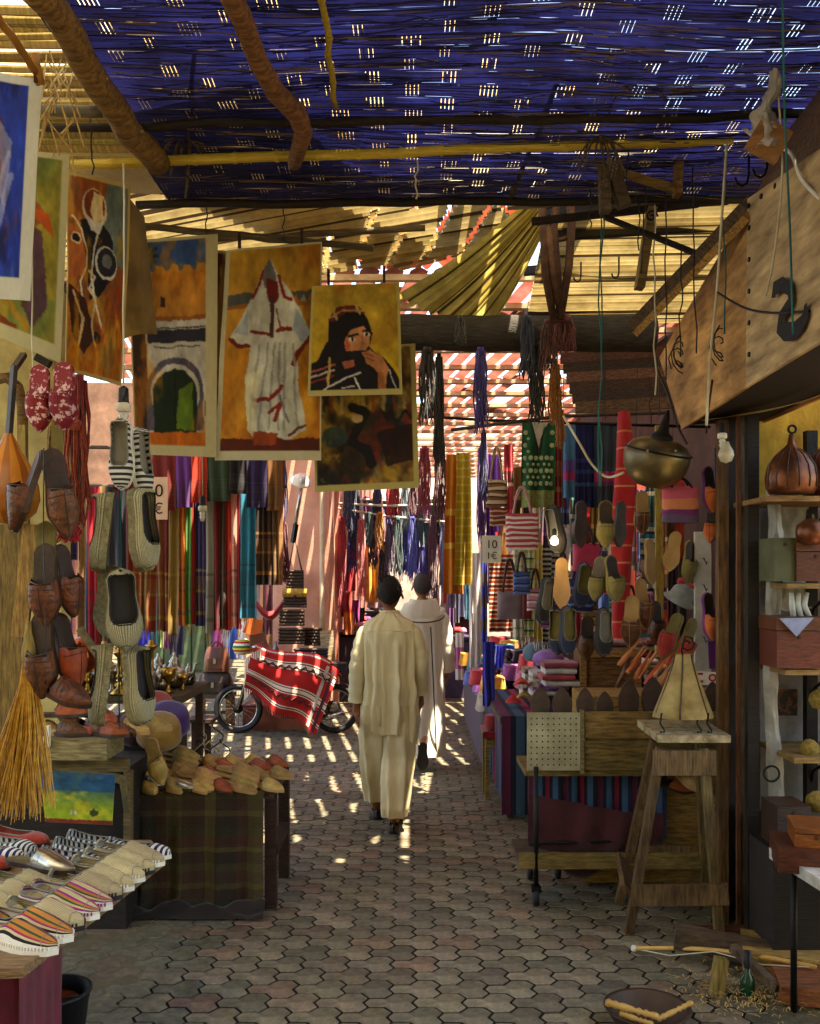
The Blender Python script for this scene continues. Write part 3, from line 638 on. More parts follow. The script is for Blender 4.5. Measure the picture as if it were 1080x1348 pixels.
# 5 standing robe
p = Pic(120, 262, (196, 138, 40), 5); p.grad((196, 150, 56), (190, 112, 26)).mottle((226, 170, 60), 4, 2, .55, .6).mottle((150, 80, 20), 3, 9, .6, .6)
p.rect(0, .22, 1, .27, (84, 84, 78)).rect(.0, .27, 1, .29, (150, 96, 40)); [p.poly([(.7 + k * .08, .27), (.74 + k * .08, .23), (.78 + k * .08, .27)], c_) for k, c_ in enumerate(((190, 104, 40), (150, 150, 130), (180, 96, 40)))]
p.rect(0, .9, 1, 1, (92, 34, 16))
rb_ = (206, 204, 186)
p.poly([(.46, .06), (.58, .15), (.66, .2), (.74, .27), (.9, .42), (.8, .48), (.74, .5), (.78, .62), (.86, .86), (.7, .9), (.36, .9), (.3, .86), (.26, .62), (.3, .48), (.18, .46), (.1, .43), (.28, .25), (.36, .15)], rb_)
p.poly([(.46, .06), (.54, .14), (.52, .22), (.42, .2), (.38, .14)], (112, 110, 112)).poly([(.44, .15), (.55, .17), (.56, .24), (.5, .3), (.44, .22)], (120, 32, 26))
p.line([(.3, .24), (.36, .18), (.4, .12)], .014, (140, 36, 30)).line([(.7, .26), (.62, .24), (.56, .14)], .014, (140, 36, 30)).line([(.1, .435), (.2, .47), (.28, .465)], .02, (120, 34, 26)).line([(.9, .43), (.78, .5), (.72, .56)], .02, (120, 34, 26))
p.line([(.3, .4), (.42, .41), (.5, .42)], .014, (130, 36, 28)).line([(.56, .4), (.7, .39)], .02, (130, 36, 28)).line([(.5, .25), (.5, .42)], .02, (80, 50, 50)).line([(.54, .3), (.6, .4)], .008, (130, 60, 50))
for x0, x1 in ((.36, .32), (.45, .4), (.52, .5), (.62, .66), (.7, .78), (.57, .6)): p.line([(x0 + .02, .46), (x1, .86)], .011, (150, 150, 140), .8)
p.line([(.36, .72), (.5, .72), (.62, .66)], .02, (136, 40, 32)).line([(.5, .78), (.62, .74), (.56, .82)], .018, (136, 40, 32)).line([(.6, .7), (.7, .82)], .01, (120, 120, 130)).poly([(.34, .86), (.6, .88), (.58, .93), (.36, .93)], (150, 66, 30)).line([(.7, .88), (.85, .84)], .012, (110, 40, 36))
p.poly([(.74, .3), (.9, .42), (.8, .46), (.72, .4)], (150, 164, 176), .8).poly([(.14, .4), (.26, .3), (.28, .42)], (160, 172, 180), .7).poly([(.26, .6), (.4, .58), (.36, .88), (.3, .86)], (226, 216, 170), .7)
painting('tall canvas of an empty hooded white robe on gold', p.done(.12, (.05, .01, .015, .045), (204, 196, 160)), [P(298, 330, 4.62), P(424, 318, 4.62), P(423, 606, 4.62), P(283, 606, 4.62)], .018, [(316, 318), (398, 312)], wave=.014)
# 6 abstract
p = Pic(112, 166, (150, 120, 60), 6); p.mottle((90, 60, 34), 4, 2, .5, .9).mottle((196, 160, 60), 4, 3, .55, .8).mottle((40, 60, 66), 4, 4, .55, .9).mottle((26, 20, 20), 3, 6, .48, .8).mottle((120, 40, 30), 5, 7, .6, .8)
for k in range(9): p.rect(.06 + k * .1, .33, .09 + k * .1, .46, (150, 66, 36) if k % 2 else (190, 170, 120), .7)
p.line([(.38, .42), (.5, .46), (.42, .58), (.36, .66), (.5, .72), (.55, .82)], .045, (24, 20, 22)).ell(.42, .5, .05, .03, (190, 160, 110)).line([(.66, .45), (.7, .52), (.74, .46), (.8, .54), (.88, .46), (.94, .52)], .012, (34, 26, 26))
p.ell(.2, .62, .12, .07, (46, 70, 76), .8).poly([(.6, .6), (.96, .55), (.98, .8), (.7, .84)], (36, 18, 18), .85).mottle((200, 186, 60), 7, 13, .66, .8)
painting('dark abstract canvas hanging behind the veiled woman portrait', p.done(.2, (.03, .02, .05, .05), (190, 176, 110)), [P(413, 462, 4.74), P(547, 452, 4.74), P(552, 642, 4.74), P(415, 648, 4.74)], .012)
# 7 veiled woman
p = Pic(120, 146, (196, 160, 50), 7); p.grad((196, 160, 60), (206, 170, 44)).mottle((170, 120, 40), 3, 2, .55, .5).mottle((206, 110, 40), 3, 14, .68, .5)
p.poly([(.1, .66), (.2, .5), (.22, .3), (.32, .2), (.5, .2), (.64, .32), (.68, .46), (.66, .58), (.86, .72), (.97, .86), (1, 1), (0, 1), (0, .74)], (26, 20, 22))
p.poly([(.2, .32), (.3, .2), (.5, .19), (.6, .27), (.4, .26), (.26, .34)], (110, 44, 32)).line([(.26, .22), (.3, .32)], .012, (206, 176, 110)).line([(.5, .19), (.54, .27)], .012, (206, 176, 110)).line([(.22, .3), (.36, .24), (.58, .25)], .01, (196, 150, 90))
p.poly([(.38, .5), (.44, .42), (.58, .38), (.66, .46), (.66, .56), (.6, .62), (.48, .62), (.4, .6)], (206, 142, 94)).poly([(.4, .6), (.5, .6), (.62, .6), (.64, .68), (.5, .7)], (34, 24, 24)).poly([(.4, .5), (.46, .54), (.44, .6), (.38, .58)], (190, 90, 66))
p.ell(.47, .5, .04, .018, (240, 230, 214)).ell(.475, .5, .018, .018, (30, 20, 18)).ell(.62, .46, .035, .016, (240, 230, 214)).ell(.62, .46, .016, .016, (30, 20, 18)).line([(.42, .47), (.52, .46)], .012, (30, 20, 18)).line([(.58, .43), (.66, .43)], .01, (30, 20, 18)).line([(.57, .46), (.585, .54)], .008, (160, 96, 60))
p.poly([(.57, .62), (.66, .6), (.78, .66), (.86, .76), (.82, .97), (.74, .97), (.74, .8), (.62, .72)], (206, 138, 88)).line([(.6, .63), (.7, .66)], .008, (150, 90, 56)).line([(.6, .67), (.7, .7)], .008, (150, 90, 56)).poly([(.74, .8), (.8, .8), (.82, .97), (.74, .97)], (176, 108, 64))
for k, c_ in enumerate(((190, 92, 80), (200, 186, 176), (150, 50, 44))): p.line([(.02, .78 + k * .05), (.28, .72 + k * .05)], .012, c_)
p.line([(.24, .66), (.22, .92)], .014, (196, 170, 90)).line([(.1, .98), (.36, .86), (.56, .8)], .01, (220, 214, 206)).line([(.5, .84), (.58, .98)], .008, (220, 214, 206)).line([(.86, .78), (.94, .96)], .008, (200, 200, 200)).line([(.36, .93), (.5, .92)], .008, (214, 206, 200)).poly([(.36, .7), (.48, .68), (.5, .74), (.4, .76)], (196, 110, 80))
painting('portrait canvas of a dark veiled woman covering her mouth', p.done(.09, (.03, .01, .03, .055), (200, 186, 120)), [P(411, 377, 4.55), P(526, 372, 4.55), P(530, 519, 4.55), P(405, 522, 4.55)], .015, [(433, 366), (506, 362)], wave=.012)
# print behind: sliver of another picture between castle and robe
p = Pic(24, 120, (150, 110, 60), 9); p.mottle((90, 30, 26), 5, 3, .5, .9).mottle((206, 180, 120), 5, 5, .6, .8)
painting('sliver of a patterned canvas between the gate and robe paintings', p.done(.1, (.1, .02, .2, .04)), sq(282, 330, 306, 600, 4.70), .01)
# ------------------------------------------------------------------ shoes
USED = {}
def rotm(xd, zd):
    x = Vector(xd).normalized(); z = Vector(zd); z = (z - x * z.dot(x)).normalized(); y = z.cross(x)
    return Matrix((x, y, z)).transposed().to_euler()
TOECAM, SOLECAM = rotm((0, 0, -1), (0, -1, 0)), rotm((0, 0, -1), (0, 1, 0))
def tab(ts, vs, t): return float(np.interp(t, ts, vs))
def make_shoe(kind, m_up, m_sole, m_in, m_st=None, L=.27, W=.098, rim=None, cat='shoe', name='shoe', soleh=.018):
    pts = kind in ('mule',)
    WT = ([0, .04, .12, .35, .62, .74, .86, .94, 1], [0, .55, .78, .74, .98, 1, .8, .55, .0]) if kind != 'mule' else ([0, .04, .12, .35, .62, .74, .88, .96, 1], [0, .5, .72, .7, .96, .98, .62, .3, .04])
    t_o = {'moc': .50, 'flat': .70, 'mule': .50}[kind]
    HT = {'moc': ([0, .1, .3, .5, .62, .8, 1], [.062, .058, .048, .074, .064, .044, .022]), 'flat': ([0, .1, .3, .6, .75, .9, 1], [.052, .05, .04, .036, .04, .034, .02]),
          'mule': ([0, .3, .44, .5, .62, .8, 1], [.012, .012, .04, .066, .058, .038, .012])}[kind]
    root = thing(name, 'shoe', cat)
    hw = lambda t: W / 2 * (tab(*WT, t) if .0 < t < 1 else 0)
    # sole
    n = 26; tt = [.5 - .5 * math.cos(PI * i / n) for i in range(n + 1)]
    out = [((t - .5) * L * 1.03, -hw(t) * 1.05) for t in tt] + [((t - .5) * L * 1.03, hw(t) * 1.05) for t in tt[-2:0:-1]]
    mb = MB(); mb.prism(out, 0, soleh); part('sole', mb, m_sole, root, False, False)
    mb = MB(); mb.prism([(x * .95, y * .9) for x, y in out], soleh, soleh + .003); part('insole', mb, m_in, root, False, False)
    nu, nv = 26, 16
    def sf(u, v):
        t = .5 - .5 * math.cos(PI * u); a = PI * v; h_ = tab(*HT, t); wv_ = hw(t) * 1.0
        if t < .02: wv_ = max(wv_, .006)
        ex = .62 if t < t_o + .1 else .75
        return Vector(((t - .5) * L + (.012 * math.sin(a) if t < .06 else 0), -wv_ * math.copysign(abs(math.cos(a)) ** .8, math.cos(a)), soleh + h_ * math.sin(a) ** ex))
    def om(t):  # half opening
        if t >= t_o: return 0
        if kind == 'mule': return 9 if t < .42 else .36 * math.sqrt(max(0, 1 - ((t - .42) / (t_o - .42)) ** 2))
        e = min(1, t / .10) ; f_ = math.sqrt(max(0, 1 - (t / t_o) ** 5)); return .33 * math.sqrt(e) * f_ if t > .035 else 0
    mb = MB(); mb.grid(sf, nu, nv, skip=lambda u, v: abs(v - .5) < om(.5 - .5 * math.cos(PI * u)))
    up = part('upper', mb, m_up, root, True, False)
    if kind == 'mule':
        mb = MB(); mb.tube([sf(.52 + .44 * i / 10, .5) + Vector((0, 0, .0008)) for i in range(11)], .0016, 4); part('vamp_seam', mb, m_sole, root, True, False)
        mb = MB(); mb.tube([sf(.54, .06 + .88 * i / 20) + Vector((0, 0, .0008)) for i in range(21)], .0013, 4); part('topstitch', mb, rim or m_in, root, True, False)
    else:
        mb = MB(); mb.tube([sf(.5 + .5 * t_o + .04 * abs(i / 8 - 1), .12 + .76 * i / 16) + Vector((0, 0, .0008)) for i in range(17)], .0013, 4); part('topstitch', mb, m_in, root, True, False)
    # collar rim
    us = [i / 40 for i in range(41)]; lo, hi = [], []
    for u in us:
        t = .5 - .5 * math.cos(PI * u); o_ = om(t)
        if o_ > 0 and o_ < .45: lo.append(sf(u, .5 - o_)); hi.append(sf(u, .5 + o_))
    if len(lo) > 2:
        mb = MB(); loop = lo + hi[::-1]
        if kind != 'mule': loop = loop + [loop[0]]
        mb.tube(loop, .0028, 5); part('collar', mb, rim or m_in, root, True, False)
    if m_st is not None:
        mb = MB()
        for i in range(30):
            for sg in (-1, 1):
                t = .12 + .86 * i / 30; x = (t - .5) * L * 1.02; y = sg * hw(t) * 1.04
                mb.box((x, y, soleh + .006), (.0035, .004, .013), (0, 0, .3 * sg))
        o = part('stitching', mb, m_st, root, False, False); o['kind'] = 'stuff'
    return root
W_, BK, NV = C(226, 222, 210), C(26, 24, 28), C(30, 34, 84)
m_knit = M('beige_knit', (1, 1, 1, 1), kind='bands', bands=[(1.3, C(206, 192, 150)), (1, C(150, 134, 96))], rep=24, rough=.9, scale=90, bump=.6, bscale=200, axis='v', jitter=.1)
m_sage = M('grey_felt_knit', (1, 1, 1, 1), kind='bands', bands=[(1.2, C(176, 170, 138)), (1, C(120, 116, 90))], rep=26, rough=.95, scale=110, bump=.8, bscale=220, axis='v', jitter=.05)
m_sages = M('grey_rope_sole', C(150, 144, 112), C(104, 98, 74), rough=.95, scale=60, bump=.8, jitter=.05)
m_wht = M('white_rubber', C(226, 222, 208), C(196, 190, 172), rough=.6, scale=10, jitter=.05)
m_blkr = M('black_rubber', C(34, 32, 34), C(22, 20, 22), rough=.6, jitter=0)
m_tan = M('tan_rubber', C(170, 134, 86), C(140, 106, 62), rough=.7, jitter=.05)
m_ins = M('grey_insole', C(140, 136, 124), C(110, 106, 96), rough=.9, jitter=.05)
m_stw = M('white_thread', C(236, 232, 220), rough=.8, jitter=0); m_stb = M('black_thread', C(24, 22, 24), rough=.8, jitter=0); m_stp = M('purple_thread', C(150, 40, 120), rough=.8, jitter=0)
def bandm(name, bands, rep=1, axis='v', **kw): return M(name, (1, 1, 1, 1), kind='bands', bands=bands, rep=rep, axis=axis, rough=.85, jitter=.05, scale=30, bump=.2, bscale=200, **kw)
K = C(196, 180, 138)
m_sp = bandm('purple_striped_knit', [(2, W_), (1.2, C(150, 36, 120)), (1, K), (.8, C(40, 80, 50)), (1.2, C(180, 110, 50)), (1, C(150, 36, 120)), (2, K), (1, C(150, 36, 120)), (1.2, C(180, 110, 50)), (.8, C(40, 80, 50)), (1, K), (1.2, C(150, 36, 120)), (2, W_)])
m_so = bandm('orange_striped_knit', [(2, W_), (1.2, BK), (1, K), (.8, C(150, 40, 90)), (1.4, C(196, 120, 50)), (1, C(40, 80, 50)), (2, C(196, 130, 60)), (1, C(40, 80, 50)), (1.4, C(150, 40, 90)), (.8, BK), (1, K), (1.2, C(190, 120, 50)), (2, W_)])
m_nv = bandm('navy_white_stripe', [(1, NV), (1, W_)], 13, 'u'); m_bw = bandm('black_white_stripe', [(1, C(44, 44, 52)), (1, C(216, 216, 208))], 16, 'u')
m_slv = metal('silver_leather', 196, 194, 188, .3); m_yl = M('yellow_leather', C(186, 152, 88), C(136, 106, 54), rough=.55, scale=14, jitter=.16, bump=.5, bscale=40, dirt=.3)
m_org = M('orange_leather', C(156, 72, 36), C(108, 46, 24), rough=.5, scale=14, jitter=.08); m_brn = M('brown_tooled_leather', C(112, 66, 40), C(58, 36, 26), rough=.45, scale=26, bump=.6, bscale=70, jitter=.1)
m_dkl = M('dark_leather', C(66, 46, 36), C(36, 26, 22), rough=.45, scale=16, jitter=.08); m_blf = fab('black_felt', 36, 32, 34); m_oliv = fab('olive_suede', 128, 116, 62); m_nvf = fab('navy_felt', 34, 40, 66); m_redf = fab('red_felt', 170, 54, 40)
m_burg = M('burgundy_brocade', C(120, 24, 38), C(206, 170, 170), rough=.6, scale=30, bump=.2, jitter=.05, ramp=(.43, .46))
SH = dict(
    multi=make_shoe('moc', m_so, m_wht, m_ins, m_stw, L=.29, name='moccasin'), purple=make_shoe('moc', m_sp, m_wht, m_ins, m_stp, L=.28, name='moccasin'),
    beigew=make_shoe('moc', m_knit, m_wht, m_ins, m_stw, name='moccasin'), beigeb=make_shoe('moc', m_knit, m_blkr, m_ins, m_stb, name='moccasin'),
    navy=make_shoe('flat', m_nv, m_wht, m_ins, None, L=.25, W=.086, name='ballet_flat'), bw=make_shoe('flat', m_bw, m_wht, m_ins, None, L=.27, W=.092, name='ballet_flat'),
    silver=make_shoe('mule', m_slv, m_dkl, m_slv, None, L=.28, W=.09, name='slipper', cat='slipper'), yellow=make_shoe('mule', m_yl, m_tan, m_yl, None, L=.26, name='slipper', cat='slipper'),
    orange=make_shoe('mule', m_org, m_dkl, m_dkl, None, L=.27, name='slipper', cat='slipper'), brown=make_shoe('mule', m_brn, m_dkl, m_dkl, None, L=.27, name='slipper', cat='slipper'),
    blackmoc=make_shoe('moc', fab('black_white_weave', 62, 60, 66, scale=60), m_blkr, m_ins, m_stw, name='moccasin'), redflat=make_shoe('flat', m_redf, m_dkl, m_ins, None, L=.25, name='ballet_flat'),
    sage=make_shoe('flat', m_sage, m_sages, m_blkr, None, L=.27, W=.115, name='espadrille', cat='espadrille', soleh=.024), burg=make_shoe('mule', m_burg, m_burg, m_burg, None, L=.26, W=.1, name='slipper', cat='slipper'),
    felt=make_shoe('flat', m_nvf, m_blkr, m_oliv, None, L=.27, W=.1, name='slipper', cat='slipper'), black=make_shoe('flat', m_blf, m_blkr, m_ins, None, L=.27, W=.1, name='slipper', cat='slipper'),
    olive=make_shoe('mule', m_oliv, m_oliv, m_dkl, None, L=.26, W=.1, name='slipper', cat='slipper'), redfelt=make_shoe('mule', m_redf, m_oliv, m_oliv, None, L=.26, name='slipper', cat='slipper'),
    sandal=make_shoe('mule', m_brn, m_tan, m_tan, None, L=.27, name='sandal', cat='sandal'), orangef=make_shoe('mule', fab('orange_felt', 206, 110, 50), fab('purple_felt', 110, 40, 110), m_dkl, None, L=.25, name='slipper', cat='slipper'))
def shoe(k, loc, rot, label, scale=1, group=None):
    if not isinstance(scale, tuple): scale = (scale * R.uniform(.96, 1.04), scale * R.uniform(.93, 1.05), scale * R.uniform(.85, 1.08))
    return place(SH[k], USED, loc, rot, label, scale, group)
# front shoe table -------------------------------------------------------
m_redc = M('dark_red_cloth', C(112, 24, 40), C(70, 14, 26), rough=.9, scale=5, jitter=0, bump=.2, bscale=200, sheen=.2)
m_plank = wood('pale_plank', 150, 122, 80)
t = thing('shoe_table', 'low shoe table with a dark red skirt at the lower left', 'table', (-1.5, 3.2, 0))
TZ = .70
mb = MB(); poly = [(-2.4, 2.45), (-1.06, 2.60), (-.93, 3.62), (-1.05, 3.85), (-2.4, 3.85)]
mb.prism(poly, TZ - .028, TZ); part('tabletop', mb, m_plank, t)
mb = MB()
def skirt(u, v):
    x = -2.2 + 1.08 * u; return (x, 2.62 + .03 * math.sin(u * 21) * (.3 + v) + .1 * u, TZ - .03 - .68 * v)
mb.grid(skirt, 50, 12); mb.grid(lambda u, v: (-1.12 + .012 * math.sin(u * 30) * v, 2.72 + .35 * u, TZ - .03 - (.60 - .16 * u) * v), 16, 10)
part('skirt', mb, m_redc, t, True)
for (x, y_) in ((-2.2, 3.7), (-1.5, 3.7), (-2.2, 2.7)):
    mb = MB(); mb.box((x, y_, .335), (.05, .05, .67)); part('leg', mb, m_log2, t)
mb = MB(); mb.grid(lambda u, v: (-1.5 + .36 * u - .1 * v, 2.50 + .03 * nz(u * 6, v * 6) - .02 * v, TZ - .0 - .2 * v * (1 - .6 * u) + .01 * nz(u * 9, v * 9, 2)), 20, 16)
single('plastic_sheet', mb, M('clear_plastic', C(206, 206, 196), C(160, 160, 150), rough=.2, trans=.4, jitter=0, bump=.5, bscale=14), 'crumpled pale plastic sheet on the corner of the shoe table', 'plastic sheet', smooth=True)
# first column of shoes along the table edge: toes towards the alley
col1 = ['multi', 'multi', 'beigeb', 'purple', 'purple', 'beigeb', 'beigew', 'beigew', 'beigeb', 'beigew', 'navy']
lab1 = ['white soled moccasin with green and magenta stripes, nearest on the shoe table', 'striped moccasin second from the front edge of the shoe table', 'beige knit moccasin behind the two striped ones at the table front',
        'purple striped moccasin, nearer of the two side by side', 'purple striped moccasin, farther of the two side by side', 'beige knit moccasin with a black sole beyond the purple ones',
        'beige ribbed moccasin with white stitching in the middle of the edge row', 'beige ribbed moccasin beside the silver slipper in the edge row', 'beige moccasin with a dark sole near the far end of the edge row',
        'beige moccasin next to the striped flat in the edge row', 'navy and white striped flat at the far end of the edge row']
for i, k in enumerate(col1):
    f_ = i / 10; toe = Vector((-1.035 + .115 * f_, 2.72 + .90 * f_, 0)); a = -.28 + .10 * f_ + R.uniform(-.04, .04)
    d = Vector((math.cos(a), math.sin(a), 0)); shoe(k, toe - d * .125 + Vector((0, 0, TZ + .002 + .002 * (i % 2))), (0, .06, a), lab1[i], (1.06, .96, .82))
col2 = ['multi', 'multi', 'beigew', 'beigeb', 'beigeb', 'silver', 'bw', 'navy', 'bw', 'bw']
lab2 = ['orange striped moccasin at the left front of the shoe table', 'orange striped moccasin second in the inner row', 'beige moccasin with white stitching in the inner row', 'beige moccasin with black stitching in the inner row, nearer', 'beige moccasin with black stitching in the inner row, farther',
        'silver leather slipper on the shoe table', 'black and white striped flat behind the silver slipper', 'navy striped flat lying behind the silver slipper', 'grey striped flat below the landscape painting', 'zebra striped flat at the back of the inner row']
for i, k in enumerate(col2):
    f_ = i / 9; a = -.30 + R.uniform(-.1, .1); shoe(k, (-1.36 + .13 * f_, 2.80 + .92 * f_, TZ + .004 + (.05 if k == 'silver' else 0)), (0, .05, a), lab2[i], (1.04, .96, .84))
col3 = ['beigeb', 'blackmoc', 'multi', 'blackmoc', 'silver', 'redflat', 'navy', 'bw', 'redflat']
lab3 = ['dusty beige moccasin at the left image edge, front', 'black and white woven moccasin at the left edge', 'striped moccasin half cut by the left image edge', 'black woven moccasin further back at the left edge', 'silver slipper at the left edge of the shoe table', 'red flat in the dark back corner of the shoe table', 'navy striped flat at the back left of the shoe table', 'white striped flat under the straw broom', 'red flat farthest at the left edge']
for i, k in enumerate(col3):
    f_ = i / 8; a = -.25 + R.uniform(-.12, .12); shoe(k, (-1.62 + .06 * f_, 2.95 + .85 * f_, TZ + .004), (0, .05, a), lab3[i], (1.04, .96, .84))
# bucket under the table
t = thing('bucket', 'black plastic bucket under the shoe table', 'bucket', (-1.27, 3.38, 0))
mb = MB(); mb.lathe([(.09, 0), (.125, .29), (.133, .29), (.133, .30), (.12, .30), (.086, .01)], t.location, 24); part('shell', mb, m_blkr, t, True)
mb = MB(); mb.tube([t.location + Vector((.128 * math.cos(a), .128 * math.sin(a) , .28 - .05 * math.sin(a))) for a in [PI + PI * i / 12 for i in range(13)]], .004, 5); part('handle', mb, m_iron, t, True)
mb = MB(); mb.lathe([(0, .2), (.06, .2), (.085, .25), (.09, .26), (.08, .255), (.05, .22), (0, .215)], (-1.27, 3.38, 0), 18)
single('orange_dish', mb, M('orange_plastic', C(196, 84, 40), rough=.4, jitter=0), 'orange dish inside the black bucket', 'dish', smooth=True)
# ------------------------------------------------------------------ kilim table
m_kil = M('dark_kilim', (1, 1, 1, 1), kind='bands', rough=.95, bands=[(2, C(70, 62, 34)), (3, C(66, 40, 26)), (1.4, C(84, 74, 36)), (3, C(52, 34, 24)), (2, C(46, 52, 30)), (3, C(72, 38, 26)), (1.2, C(90, 80, 40)), (3, C(46, 32, 22))], rep=1.6, axis='v', scale=70, jitter=0, bump=.8, bscale=160, bands2=[(2, C(60, 44, 28)), (1, C(96, 84, 44)), (2, C(40, 36, 26)), (1, C(70, 42, 28)), (1.5, C(84, 76, 40))], rep2=2)
t = thing('slipper_table', 'wooden slipper table covered with a dark plaid blanket', 'table', (-1.2, 5.3, 0))
KZ = .63
mb = MB(); mb.box((-1.3, 5.33, KZ - .02), (1.16, .62, .04)); part('tabletop', mb, m_log2, t)
mb = MB()
def ksk(u, v):
    x = -1.62 + .85 * u; b_ = .022 * math.sin(u * 26 + 1) * v + .012 * math.sin(u * 55) * v
    return (x + .01 * nz(u * 3, v * 3), 5.0 - b_ - .03 * v - (.05 * max(0, v - .93) * 10), KZ + .004 - .60 * v + (.02 * nz(u * 8, 2) if v > .9 else 0))
mb.grid(ksk, 60, 24); mb.grid(lambda u, v: (-1.62 + .85 * u, 5.0 + .55 * v, KZ + .004), 8, 4)
part('blanket', mb, m_kil, t, True)
for x, y_ in ((-.74, 5.06), (-.74, 5.58), (-1.8, 5.1)):
    mb = MB(); mb.box((x, y_, .3), (.06, .06, .6)); part('leg', mb, wood('table_leg_wood', 74, 48, 32), t)
mb = MB(); mb.box((-.735, 5.3, .3), (.05, .5, .06)); part('stretcher', mb, MATS['table_leg_wood'], t)
mb = MB()
mb.grid(lambda u, v: (-1.55 + .8 * u, 4.97 - .12 * v + .02 * nz(u * 8, 1), .015 + .08 * math.sin(PI * v) * (.7 + .8 * nz(u * 6, v * 2)) + .008 * nz(u * 22, v * 5)), 60, 12)
single('crumpled_cloth', mb, fab('dirty_cloth', 40, 27, 18, scale=6, dirt=.5), 'dirty cloth bundled at the foot of the blanket covered table', 'cloth', smooth=True)
# stepped riser with dark opening, left of the blanket
m_riser = wood('olive_riser_wood', 130, 112, 70)
t = thing('display_crate', 'dark crate with a pale wooden rim behind the landscape painting', 'crate', (-1.75, 4.9, 0))
mb = MB(); mb.box((-1.85, 5.0, .40), (.86, .5, .80)); part('crate_body', mb, m_blk, t)
mb = MB(); mb.box((-1.85, 4.72, .83), (.9, .06, .06)); part('rim', mb, m_riser, t)
mb = MB(); mb.box((-1.40, 4.72, .62), (.035, .05, .36)); part('post', mb, m_riser, t)
mb = MB(); mb.tube([(-2.2, 4.70, .79), (-1.9, 4.69, .77), (-1.6, 4.70, .785), (-1.42, 4.71, .76), (-1.40, 4.71, .60)], [.03, .035, .03, .03, .02], 7); part('fur_trim', mb, fab('olive_fur', 120, 106, 60, scale=30, bump=1), t, True)
p = Pic(96, 84, (40, 90, 120), 21); p.grad((28, 74, 108), (150, 170, 40), .15, .7); p.mottle((206, 190, 50), 4, 3, .55, .7); p.im[:int(84 * .38)] = p.im[:int(84 * .38)] * .25 + np.array((26, 80, 120)) / 255 * .75
p.ell(.72, .78, .06, .06, (60, 80, 30)).line([(.7, .85), (.72, .7)], .012, (60, 70, 30)).rect(.38, .74, .41, .82, (220, 210, 200)).rect(.44, .74, .47, .82, (220, 210, 200)).rect(.0, .92, 1, 1, (130, 50, 30))
painting('small landscape painting with blue sky over yellow green field', p.done(.1), [P(52, 1014, 4.35), P(152, 1020, 4.4), P(148, 1086, 4.32), P(60, 1082, 4.28)], .0, wave=0)
# tray shelf with leather shoes on the crate
mb = MB(); mb.box((-1.72, 4.74, .925), (.50, .28, .10)); single('shoe_tray', mb, wood('pale_box_wood', 176, 160, 108), 'pale wooden tray holding brown leather shoes', 'tray')
mb = MB(); mb.box((-1.78, 4.58, .955 + .04), (.085, .03, .10)); mt = single('price_box', mb, m_wht, 'small white box with a red mark beside the leather shoes', 'box')
mb = MB(); mb.tube([(-1.80, 4.563, 1.0), (-1.785, 4.563, 1.01), (-1.775, 4.563, .995), (-1.76, 4.563, 1.008), (-1.75, 4.563, 1.0)], .004, 5); o = ob('red_mark', mb.mesh('red_mark', M('red_ink', C(190, 30, 40), jitter=0), False, mt.location), mt)
for i, (k, x, y_, z, a, lb) in enumerate((('brown', -1.72, 4.72, .978, -.3, 'dark brown leather slipper in the wooden tray, left'), ('brown', -1.60, 4.76, .978, -.35, 'brown tooled slipper in the middle of the wooden tray'), ('orange', -1.50, 4.70, .978, -.35, 'bright orange leather slipper on the wooden tray'),
        ('yellow', -1.42, 4.78, .978, -.4, 'yellow slipper beside the orange one'), ('yellow', -1.34, 4.86, .978, -.1, 'ochre slipper behind the orange one'), ('orange', -1.76, 4.78, 1.06, .1, 'red brown slipper lying over the brown ones'), ('brown', -1.62, 4.84, 1.05, -.5, 'tooled slipper at the back of the wooden tray'))):
    shoe(k, (x, y_, z), (0, 0, a), lb)
# slippers on the blanket table
def stack(k, x, y_, n, a, what, lean=.0):
    words = ['lowest', 'second', 'third', 'fourth', 'fifth', 'sixth']
    for i in range(n):
        shoe(k, (x + i * .012 * math.cos(a + 1.9), y_ + .025 * i, KZ + .005 + i * .024), (0, .10 + lean, a + R.uniform(-.06, .06)), '%s, %s of its pile' % (what, words[i]), (1.02, .95, .72))
stack('yellow', -.93, 5.05, 4, -.35, 'yellow leather slipper at the right corner of the blanket table')
stack('yellow', -1.13, 5.05, 3, -.2, 'yellow leather slipper in the middle of the blanket table')
stack('yellow', -1.30, 5.22, 6, -.3, 'ochre slipper in the tall pile behind')
stack('orange', -.88, 5.3, 3, -.5, 'rust slipper at the far corner of the blanket table')
stack('orange', -1.08, 5.3, 3, -.3, 'rust slipper behind the middle yellow pile')
shoe('silver', (-1.40, 5.06, KZ + .01), (0, 0, .0), 'silver slipper lying at the front of the blanket table')
shoe('yellow', P(206, 1002, 4.95), rotm((.3, -.1, -1), (0, -1, .2)), 'tan slipper standing on its toe against the pile')
shoe('silver', (-1.22, 5.02, KZ + .008), (0, 0, -.1), 'small silver slipper beside the tan upright one', .8)
rowl = ['front', 'middle', 'back']
for r_ in range(3):
    for i in range(7):
        k = 'yellow' if (i + r_) % 4 else 'orange'
        shoe(k, (-1.54 + .128 * i + .03 * (r_ % 2) + R.uniform(-.012, .012), 5.06 + .17 * r_, KZ + .006 + .03 * r_), (R.uniform(-.1, .1), R.uniform(.02, .12), -.75 + R.uniform(-.25, .25)), '%s slipper number %s from the left in the %s row on the blanket table' % ('rust' if k == 'orange' else 'yellow', ['one', 'two', 'three', 'four', 'five', 'six', 'seven'][i], rowl[r_]), (.95, .9, .7))
